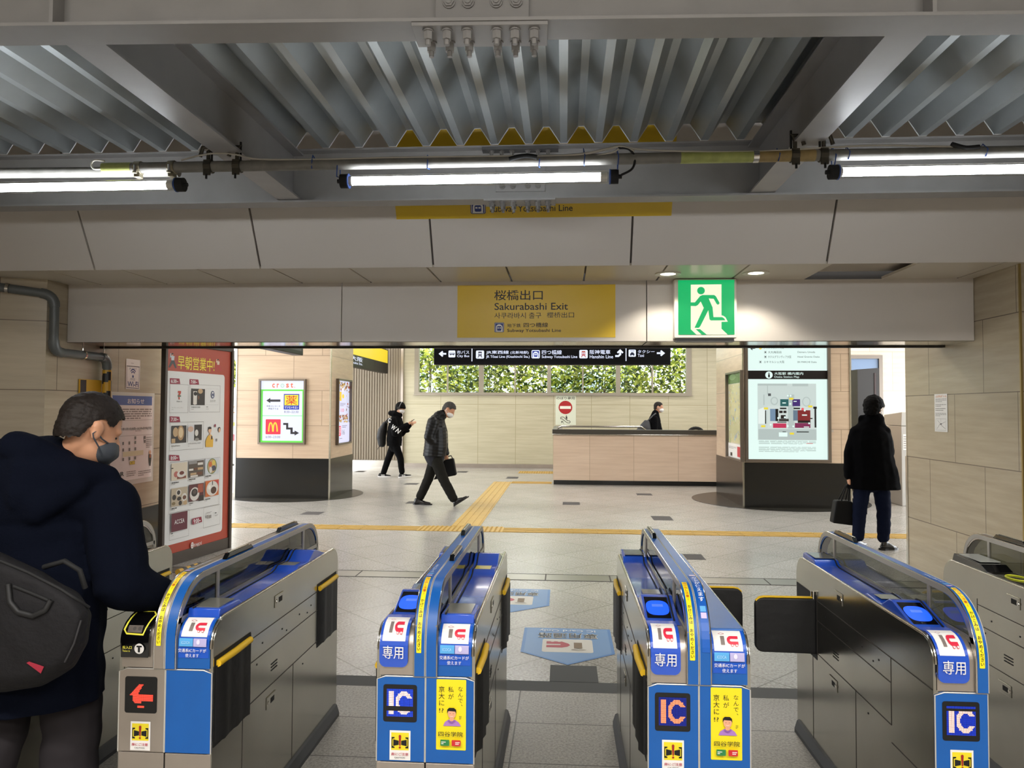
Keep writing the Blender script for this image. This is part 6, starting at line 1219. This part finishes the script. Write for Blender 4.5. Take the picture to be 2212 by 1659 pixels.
loft(b, [(J['ls'], .07, .07), (pB(985, 365), .08, .09), (J['rs'], .07, .07)], X1, QJ); loft(b, [(pB(1015, 345), .085, .085), (pB(1060, 290), .082, .080)], Y1, QJ)
jk = skinned(b, 'jacket', t, .012, QJ, 2, quilt=(.0055, .052), cut=pB(0, 852).z); b = MB(); z_ = MB(); z_.tube([pB(1100, 380, -.11), pB(1140, 520, -.12), pB(1145, 700, -.10), pB(1125, 830, -.09)], .006, BRIGHT if 0 else BLACKM, 6); z_.build('zip', jk)
TR = mat('trousers_charcoal', '#191814', .85, spec=.15); b = MB(); loft(b, [(pB(945, 830), .175, .145), (pB(960, 900), .165, .135)], Y1, TR); leg(b, J['rh'], J['rk'], J['ra'], .098, .079, .064, Y1, TR); leg(b, J['lh'], J['lk'], J['la'], .098, .076, .064, Y1, TR); skinned(b, 'trousers', t, .012, TR, 2, fold=.005, freq=11)
b = MB(); loft(b, [(pB(945, 845), .20, .165), (pB(955, 885), .19, .155)], Y1, BLACKM); skinned(b, 'sweater_hem', t, .014, mat('navy_knit', '#12131c', .9), 2)
hl = onZ(790+648/6.38, 850+1550/6.38, 0); shoe(t, V(pB(645, 1500).x, YB+.08, 0), V(pB(905, 1500).x, YB+.05, 0), V(0, 0, 1), .048, mat('black_leather', '#0d0c0c', .25), BLACK)
shoe(t, V(pB(1232, 1500).x, YB-.08, .0), V(pB(1432, 1400).x, YB-.08, .150), V(-.4, 0, 1), .048, mat('black_leather', '', 0), BLACK)
hair(t, J['head'], hf, hu, 1.0, HAIRG, .007, .011); maskon(t, J['head'], hf, hu, 1.0, MASKW, .009); eyes(t, J['head'], hf, hu, 1.0)
t2 = thing('briefcase', tuple(pB(1060, 1200, .2)), 'black soft briefcase carried by the man in quilted jacket', 'bag'); t2.location.z = pB(1000, 1205).z; BG = mat('bag_black', '#070708', .6, spec=.2); b = MB()
q = [pB(1050, 930, .22), pB(1185, 900, .22), pB(1228, 1140, .22), pB(905, 1205, .22)]; b.hexa([V(p.x, YB+.17, p.z) for p in q], [V(p.x, YB+.28, p.z) for p in q], BG); b.build('case', t2, bevel=.02); b = MB(); b.tube([pB(1070, 930, .225), pB(1075, 885, .225), pB(1150, 870, .225), pB(1165, 905, .225)], .009, BG, 8); b.build('handle', t2)
# ---- youth in black hoodie with phone
YC = onZ(850, 1031, 0).y; pC = lambda u, v, dy=0: (lambda q: V(q.x, YC+dy, q.z))(onY(790+u/6.38, 850+v/6.38, YC))
t = thing('person', (pC(380, 0).x, YC, 0), 'youth in black lettered hoodie and headphones looking at a phone', 'person')
hf = V(.92, -.1, -.32).normalized(); hu = V(.32, 0, .92); hu = (hu-hf*hu.dot(hf)).normalized()
J = dict(head=pC(480, 200), hf=hf, hu=hu, neck=pC(440, 300), chest=pC(415, 420), pel=pC(395, 690), rs=pC(400, 370, -.18), ls=pC(430, 370, .18), re=pC(440, 540, -.22), rw=pC(592, 425, -.10), le=pC(470, 550, .2), lw=pC(600, 430, .08), rh=pC(420, 710, -.08), lh=pC(380, 710, .08), rk=pC(490, 890, -.08), ra=pC(510, 1085, -.08), lk=pC(300, 900, .08), la=pC(232, 1105, .08), rhd=V(.8, .1, .45), lhd=V(.8, -.2, .4), rhn=V(.3, -.5, -.6))
figure(t, J, .012, SKIN2, .98); HD = mat('hoodie_black', '#050506', .9, spec=.1); b = MB()
loft(b, [(pC(392, 770), .195, .16), (pC(395, 700), .20, .165), (pC(395, 640), .215, .175), (pC(400, 520), .205, .165), (pC(410, 420), .20, .15), (pC(425, 350), .16, .12), (pC(440, 300), .09, .08)], Y1, HD); sleeve(b, J['rs'], J['re'], J['rw'], .088, .085, .06, X1, HD); sleeve(b, J['ls'], J['le'], J['lw'], .088, .082, .062, X1, HD)
loft(b, [(pC(470, 300), .10, .06), (pC(400, 280), .125, .085), (pC(345, 270), .10, .06)], Y1, HD); loft(b, [(pC(560, 470, -.1), .05, .05), (pC(590, 520, -.08), .035, .05)], Y1, HD)
hd_ = skinned(b, 'hoodie', t, .013, HD, 2, fold=.006, freq=10, cut=pC(0, 718).z)
bv = BVHTree.FromPolygons([tuple(v.co+woff(t)) for v in hd_.data.vertices], [tuple(p.vertices) for p in hd_.data.polygons])
def sew(name, s, u, v, w, h, ang, par, fn, m):
    vs, fs = text_mesh(s, .03); ax = min(p[0] for p in vs); bx = max(p[0] for p in vs); ay = min(p[1] for p in vs); by = max(p[1] for p in vs); b = MB(); o = []
    for x, y in vs:
        a = (x-ax)/(bx-ax)-.5; c = .5-(y-ay)/(by-ay); a, c = a*w, c*h; a, c = a*math.cos(R(ang))-c*math.sin(R(ang)), a*math.sin(R(ang))+c*math.cos(R(ang)); p = fn(u+a, v+c); q = bv.ray_cast(V(p.x, p.y-1, p.z), Y1)[0]; o.append(q or V(p.x, 99, p.z))
    yy = [q.y for q in o if q.y < 90]; ym = sum(yy)/len(yy); o = [V(q.x, min(ym+.03, max(ym-.03, q.y if q.y < 90 else ym))-.012, q.z) for q in o]
    b.add(o, fs, m); b.keepn = True; b.build(name, par)
LW = mat('letter_white', '#d8d8d8', .7); sew('lettering', 'O', 368, 368, 56, 64, 14, hd_, pC, LW); sew('lettering', 'W', 425, 465, 66, 62, 36, hd_, pC, LW); sew('lettering', 'N', 484, 512, 50, 60, 40, hd_, pC, LW)
b = MB(); TK = mat('trousers_black', '#060607', .9, spec=.1); loft(b, [(pC(395, 680), .165, .14), (pC(400, 730), .155, .13)], Y1, TK); leg(b, J['rh'], J['rk'], J['ra'], .095, .073, .058, Y1, TK); leg(b, J['lh'], J['lk'], J['la'], .095, .073, .060, Y1, TK); skinned(b, 'trousers', t, .013, TK, 2, fold=.005)
WS = mat('sole_white', '#d4d2cf', .6)
for hx, tx, dy, zt in ((160, 348, .08, 0), (466, 650, -.08, .035)):
    sh = shoe(t, V(pC(hx, 1100).x, YC+dy, 0), V(pC(tx, 1100).x, YC+dy, zt), V(0, 0, 1), .045, BLACKM, WS, .06); k = MB(); h0 = pC(hx, 1100).x
    for i in range(3): k.box(h0+.085+i*.028, h0+.098+i*.028, YC+dy-.050, YC+dy-.046, .022+zt*.3, .058+zt*.4, WS)
    k.build('side_stripe', sh)
hair(t, J['head'], hf, hu, 1.0, HAIRK, .007, .018, .022, .035, .004); maskon(t, J['head'], hf, hu, 1.0, MASKW, .010); eyes(t, J['head'], hf, hu, 1.0)
r_ = hf.cross(hu); b = MB(); C = lambda rr, ff, uu: J['head']+r_*rr+hf*ff+hu*uu
b.tube([C(.095*math.cos(R(a)), -.005, .02+.125*math.sin(R(a))) for a in range(0, 181, 15)], .007, mat('headphone_grey', '#6e6e70', .3), 8)
for s in (-1, 1): b.tube([C(.083*s, -.01, -.01), C(.112*s, -.01, -.01)], .034, BLACK, 14)
b.build('headphones', t, smooth=50)
t2 = thing('backpack', tuple(pC(215, 735)), 'black backpack worn by the youth in the hoodie', 'bag'); b = MB(); loft(b, [(pC(225, 690), .15, .085), (pC(215, 600), .165, .105), (pC(235, 500), .155, .10), (pC(265, 420), .11, .06)], Y1, BLACKM); skinned(b, 'pack', t2, .014, mat('pack_black', '#0a0a0b', .7), 2, fold=.005); b = MB()
for s in (-1, 1): b.tube([pC(280, 400, .10*s), pC(330, 345, .12*s), pC(420, 350, .15*s), pC(440, 450, .17*s)], .016, BLACKM, 8)
b.build('strap', t2, smooth=50); b = MB(); b.tube([pC(205, 725, -.06), pC(185, 745, -.07), pC(172, 768, -.07)], .006, BLACKM, 6); b.build('strap_end', t2)
t2 = thing('smartphone', tuple(pC(650, 378)), 'phone held up by the youth in the hoodie', 'phone'); a, c = pC(625, 392, -.08), pC(680, 355, -.08); d = (c-a).normalized(); n_ = V(-d.z, 0, d.x); b = MB(); q = [a-n_*.005, c-n_*.005, c+n_*.005, a+n_*.005]; b.hexa([p+V(0, -.035, 0) for p in q], [p+V(0, .035, 0) for p in q], BLACK); b.build('case', t2, bevel=.003)
# ---- man seen over the parapet
YD = 16.7; pD = lambda u, v, dy=0: (lambda q: V(q.x, YD+dy, q.z))(onY(1200+u/6.506, 740+v/6.506, YD))
t = thing('person', (pD(1400, 0).x, YD, 0), 'short-haired man in black with white mask, seen above the stone parapet', 'person'); hf = V(.93, -.12, -.12).normalized(); hu = V(.12, 0, .95); hu = (hu-hf*hu.dot(hf)).normalized(); x_ = pD(1395, 0).x; zs = pD(0, 1080).z
J = dict(head=pD(1450, 910), hf=hf, hu=hu, neck=pD(1400, 1020), chest=pD(1385, 1130), pel=V(x_, YD, .93), rs=pD(1370, 1070, -.19), ls=pD(1390, 1070, .19), re=V(x_-.04, YD-.24, 1.08), rw=V(x_+.14, YD-.2, .90), le=V(x_, YD+.24, 1.08), lw=V(x_+.12, YD+.2, .88), rh=V(x_, YD-.09, .9), lh=V(x_, YD+.09, .9), rk=V(x_+.06, YD-.09, .48), ra=V(x_, YD-.09, .09), lk=V(x_-.0, YD+.09, .48), la=V(x_-.14, YD+.09, .09))
figure(t, J, .013, SKIN); b = MB(); CK = mat('coat_black', '#050507', .9, spec=.1); loft(b, [(V(x_, YD, .84), .22, .17), (V(x_, YD, 1.1), .215, .165), (pD(1385, 1130), .205, .15), (pD(1395, 1060), .16, .12), (pD(1405, 990), .085, .08)], Y1, CK); sleeve(b, J['rs'], J['re'], J['rw'], .085, .075, .06, X1, CK); sleeve(b, J['ls'], J['le'], J['lw'], .085, .075, .06, X1, CK); skinned(b, 'coat', t, .014, CK, 2, fold=.006)
b = MB(); loft(b, [(V(x_, YD, .93), .16, .13), (V(x_, YD, .86), .15, .12)], Y1, TK); leg(b, J['rh'], J['rk'], J['ra'], .09, .07, .06, Y1, TK); leg(b, J['lh'], J['lk'], J['la'], .09, .07, .06, Y1, TK); skinned(b, 'trousers', t, .015, TK, 2)
for s in 'rl': a = J[s+'a']; shoe(t, V(a.x-.07, a.y, 0), V(a.x+.20, a.y, 0), V(0, 0, 1), .046, BLACK, BLACK)
hair(t, J['head'], hf, hu, 1.0, HAIRB, .008, .006); maskon(t, J['head'], hf, hu, 1.0, MASKW, .010); eyes(t, J['head'], hf, hu, 1.0)
t2 = thing('shoulder_bag', tuple(pD(1240, 1220, -.22)), 'grey shoulder bag on the man seen above the parapet', 'bag'); b = MB(); loft(b, [(pD(1215, 1270, -.24), .07, .18), (pD(1250, 1180, -.24), .07, .13), (pD(1265, 1110, -.24), .04, .07)], Y1, CK); skinned(b, 'bag', t2, .014, mat('bag_grey', '#3f4145', .6), 2); b = MB(); b.tube([pD(1262, 1110, -.24), pD(1330, 1045, -.25), pD(1395, 995, -.14), pD(1420, 1020, .05)], .014, mat('bag_grey', '', 0), 8); b.build('strap', t2, smooth=50)
# ---- man in black coat with a tote bag, seen from behind
YE = onZ(1915, 1187, 0).y; pE = lambda u, v, dy=0: (lambda q: V(q.x, YE+dy, q.z))(onY(1780+u/4.484, 840+v/4.484, YE))
t = thing('person', (pE(470, 0).x, YE, 0), 'man in long black coat and blue trousers, back turned, by the right wall', 'person'); hf = V(.75, .66, -.08).normalized(); hu = V(.06, .06, 1); hu = (hu-hf*hu.dot(hf)).normalized()
J = dict(head=pE(485, 185), hf=hf, hu=hu, neck=pE(470, 330), chest=pE(455, 480), pel=pE(460, 800), ls=pE(312, 418), rs=pE(578, 420), le=pE(262, 620, .02), lw=pE(235, 845, -.02), re=pE(650, 610, .1), rw=pE(640, 760, .2), lh=pE(380, 850), rh=pE(540, 850), lk=pE(345, 1180), la=pE(330, 1440), rk=pE(580, 1180), ra=pE(575, 1450), lhd=V(0, 0, -1), lhn=V(-1, 0, 0), lcurl=.9)
figure(t, J, .010, SKIN); CB = mat('wool_coat', '#050507', .95, spec=.06); b = MB()
loft(b, [(pE(482, 1010), .30, .19), (pE(478, 850), .275, .18), (pE(460, 650), .235, .17), (pE(450, 500), .235, .16), (pE(455, 410), .21, .13), (pE(470, 335), .11, .10)], X1, CB); sleeve(b, J['ls'], J['le'], J['lw'], .072, .070, .06, Y1, CB); sleeve(b, J['rs'], J['re'], J['rw'], .076, .078, .068, Y1, CB); loft(b, [(pE(330, 400), .07, .06), (pE(400, 350), .09, .075), (pE(470, 325), .10, .085), (pE(530, 355), .09, .075), (pE(570, 405), .07, .06)], Y1, CB)
loft(b, [(pE(475, 340), .125, .105), (pE(480, 300), .12, .10)], X1, CB); loft(b, [(pE(400, 300), .05, .06), (pE(350, 290), .025, .05)], Y1, CB); loft(b, [(pE(545, 300, .03), .045, .06), (pE(605, 345, .06), .018, .02)], Y1, CB); cz = pE(0, 962).z; ct = skinned(b, 'coat', t, .012, CB, 2, fold=.006, freq=8, cut=cz)
NB = mat('navy_trousers', '#0f1529', .9, spec=.1); b = MB(); loft(b, [(pE(460, 840), .17, .12), (pE(460, 900), .165, .12)], X1, NB); leg(b, J['lh'], J['lk'], J['la'], .095, .076, .062, X1, NB); leg(b, J['rh'], J['rk'], J['ra'], .095, .076, .064, X1, NB); skinned(b, 'trousers', t, .012, NB, 2, fold=.006, freq=12)
LE = mat('black_leather', '', 0); a = J['ra']; shoe(t, V(pE(515, 0).x, YE-.04, 0), V(pE(700, 0).x, YE+.03, 0), V(0, 0, 1), .048, LE, BLACK); a = J['la']; shoe(t, V(a.x-.05, YE+.02, 0), V(pE(462, 0).x, YE+.22, 0), V(0, 0, 1), .048, LE, BLACK)
hair(t, J['head'], hf, hu, 1.0, HAIRK, .007, .030, .022, .03, .006, 28); maskon(t, J['head'], hf, hu, 1.0, MASKW, .009); eyes(t, J['head'], hf, hu, 1.0)
t2 = thing('tote_bag', tuple(pE(240, 1330, .1)), 'black tote bag hanging from the hand of the man in black coat', 'bag'); b = MB(); q = [pE(130, 1085), pE(285, 1090), pE(400, 1345), pE(95, 1305)]; b.hexa([V(p.x, YE+.03, p.z) for p in q], [V(p.x, YE+.16, p.z) for p in q], BG); b.build('bag', t2, bevel=.02); b = MB()
for dy in (.05, .14): b.tube([pE(185, 1090, dy), pE(215, 940, dy*.3-.02), pE(235, 905, -.02), pE(245, 940, dy*.3-.02), pE(255, 1090, dy)], .007, BG, 8)
b.build('strap', t2, smooth=50); b = MB(); b.box(pE(415, 0).x, pE(440, 0).x, YE+.1, YE+.11, pE(0, 1220).z, pE(0, 1165).z, BG); b.build('tag', t2)
# ---- near man in navy coat reaching to the ticket gate (seen from behind)
YA = 2.47; pA = lambda px, py, dy=0: (lambda q: V(q.x, YA+dy, q.z))(onY(px, py, YA)); pA3 = lambda px, py, y: onY(px, py, y)
t = thing('person', (-1.76, YA, 0), 'man in navy hooded coat at far left, reaching to the gate with the red arrow', 'person')
hf = V(.50, .76, -.42).normalized(); hu = V(.22, .34, .91); hu = (hu-hf*hu.dot(hf)).normalized(); Hc = pA(190, 928, .02)
J = dict(head=Hc, hf=hf, hu=hu, neck=pA(120, 1030), chest=pA(70, 1130), pel=V(-1.78, YA-.02, .86), rs=pA(232, 1092, .02), ls=pA(-85, 1080, .0), re=pA3(262, 1262, 2.42), rw=pA3(352, 1288, 2.545), le=V(-2.03, YA+.02, 1.08), lw=V(-1.98, YA+.2, .92), rh=V(-1.70, YA, .82), lh=V(-1.88, YA, .82), rk=V(-1.69, YA+.03, .45), ra=V(-1.68, YA-.02, .08), lk=V(-1.90, YA-.05, .45), la=V(-1.90, YA-.22, .10), rhd=V(.45, .75, -.2), rhn=V(0, .1, 1), rcurl=.35)
figure(t, J, .0075, SKIN, 1.02)
NV = mat('navy_wool', '#080c18', .95, spec=.08, bump=.25, noise_scale=180); b = MB()
loft(b, [(V(-1.80, YA-.02, .48), .235, .19), (V(-1.80, YA-.02, .75), .225, .18), (V(-1.79, YA, .95), .215, .16), (pA(62, 1180), .235, .15), (pA(68, 1110), .235, .145), (pA(90, 1060), .20, .12), (pA(110, 1010, -.01), .13, .11)], X1, NV)
loft(b, [(J['ls'], .085, .085), (pA(80, 1068), .12, .10), (J['rs'], .088, .085)], Y1, NV); sleeve(b, J['rs'], J['re'], J['rw'], .095, .088, .062, V(1, -.3, .2), NV); sleeve(b, J['ls'], J['le'], J['lw'], .092, .08, .06, Y1, NV)
loft(b, [(pA(35, 965, -.07), .03, .035), (pA(80, 962, -.10), .055, .06), (pA(120, 972, -.105), .05, .05), (pA(160, 988, -.06), .035, .04)], V(0, .3, 1), NV)
loft(b, [(pA(40, 1010, -.07), .06, .06), (pA(105, 1040, -.13), .11, .055), (pA(190, 1022, -.06), .06, .06), (pA(225, 1030, .02), .04, .05)], V(.2, 0, 1), NV)
loft(b, [(pA(60, 1085, -.13), .06, .03), (pA(130, 1080, -.135), .07, .03), (pA(205, 1040, -.08), .04, .03)], V(.2, 0, 1), NV)
ct = skinned(b, 'coat', t, .0095, NV, 2, fold=.007, freq=7, cut=.565)
b = MB(); b.tube([pA(215, 1225, -.04), pA(217, 1228, -.05)], .006, mat('brass', '#b8953f', .3, metal=.9), 10); b.build('button', ct)
b = MB(); loft(b, [(pA(140, 1005, .015), .075, .07), (pA(150, 985, .02), .07, .066)], X1, MASKG); skinned(b, 'shirt_collar', t, .008, mat('collar_grey', '#85878a', .8), 2)
GP = mat('grey_trousers', '#2c292b', .9, spec=.1); b = MB(); loft(b, [(V(-1.78, YA-.02, .88), .17, .13), (V(-1.78, YA-.02, .78), .165, .13)], X1, GP); leg(b, J['rh'], J['rk'], J['ra'], .105, .092, .08, X1, GP); leg(b, J['lh'], J['lk'], J['la'], .105, .09, .08, X1, GP); skinned(b, 'trousers', t, .011, GP, 2, fold=.006)
for s, dy in (('r', .0), ('l', .0)): a = J[s+'a']; shoe(t, V(a.x, a.y-.07, 0), V(a.x+.02, a.y+.20, 0), V(0, 0, 1), .048, LE, BLACK)
hair(t, Hc, hf, hu, 1.02, HAIRB, .005, .007, -.004, 0, .0025, 70)
maskon(t, Hc, hf, hu, 1.02, MASKG, .007); eyes(t, Hc, hf, hu, 1.02)
t2 = thing('messenger_bag', tuple(pA(90, 1485, -.27)), 'black shoulder bag with a red tag on the back of the man in navy coat', 'bag'); BC = mat('bag_canvas', '#171618', .75, spec=.25, bump=.3, noise_scale=60); b = MB(); yb = YA-.27
q = lambda px, py, dy=0: onY(px, py, yb+dy)
OUT = [(-80, 1180), (0, 1192), (95, 1236), (172, 1282), (198, 1325), (190, 1385), (160, 1440), (95, 1482), (10, 1494), (-80, 1490)]
cen = (60, 1350); ring = lambda s, e: [q(cen[0]+(x-cen[0])*s, cen[1]+(y-cen[1])*s, e) for x, y in OUT]
L_ = [ring(.93, .10), ring(1, .06), ring(1, -.02), ring(.95, -.06), ring(.80, -.092), ring(.4, -.105)]; N_ = len(OUT)
b.add([v for r_ in L_ for v in r_], [(i*N_+j, i*N_+(j+1) % N_, (i+1)*N_+(j+1) % N_, (i+1)*N_+j) for i in range(5) for j in range(N_)] + [tuple(range(N_)), tuple(range(5*N_, 6*N_))[::-1]], BC)
loft(b, [(q(0, 1330, -.085), .02, .035), (q(55, 1370, -.09), .025, .09), (q(110, 1360, -.08), .02, .05)], Y1, BC)
bo = skinned(b, 'bag', t2, .009, BC, 4, fold=.004, freq=9); bv = BVHTree.FromPolygons([tuple(v.co+woff(t2)) for v in bo.data.vertices], [tuple(p.vertices) for p in bo.data.polygons])
def onbag(px, py, lift=.004):
    d = ray(px, py).normalized(); h = bv.ray_cast(V(0, 0, EYE), d)[0]
    return (h or q(px, py, -.03)) - d*lift
def seam(name, pts, r, m):
    P = []
    for i in range(len(pts)-1): P += [onbag(pts[i][0]+(pts[i+1][0]-pts[i][0])*k/5, pts[i][1]+(pts[i+1][1]-pts[i][1])*k/5) for k in range(5)]
    b = MB(); b.tube(P+[onbag(*pts[-1])], r, m, 8); b.build(name, bo, smooth=60)
seam('handle', [(18, 1262), (22, 1300), (40, 1322), (72, 1330), (98, 1318), (110, 1296)], .009, mat('webbing_black', '#0d0d0e', .6)); seam('flap_seam', [(2, 1212), (60, 1236), (130, 1272), (192, 1312)], .005, BLACKM); seam('pocket_zip', [(30, 1266), (70, 1282), (108, 1298)], .005, BLACKM); seam('pocket_seam', [(175, 1340), (160, 1390), (140, 1430)], .003, mat('webbing_grey', '#2c2b2d', .6))
b = MB(); b.tube([q(95, 1225, .0), q(140, 1212, -.02), q(172, 1232, -.02), q(184, 1270, .0)], .008, BLACKM, 8); b.build('handle', bo, smooth=60)
b = MB(); TG = [(57, 1432), (63, 1429), (95, 1440), (88, 1455)]; b.hexa([onbag(x, y, .001) for x, y in TG], [onbag(x, y, .007) for x, y in TG], mat('tag_red', '#a3243a', .5)); b.build('red_tag', bo)
b = MB(); b.tube([q(-60, 1190), pA(-70, 1120, -.2), pA(-60, 1050, -.1), pA(-20, 1000, -.02), pA(30, 985, .1)], .018, BLACKM, 8); b.build('strap', bo, smooth=60)
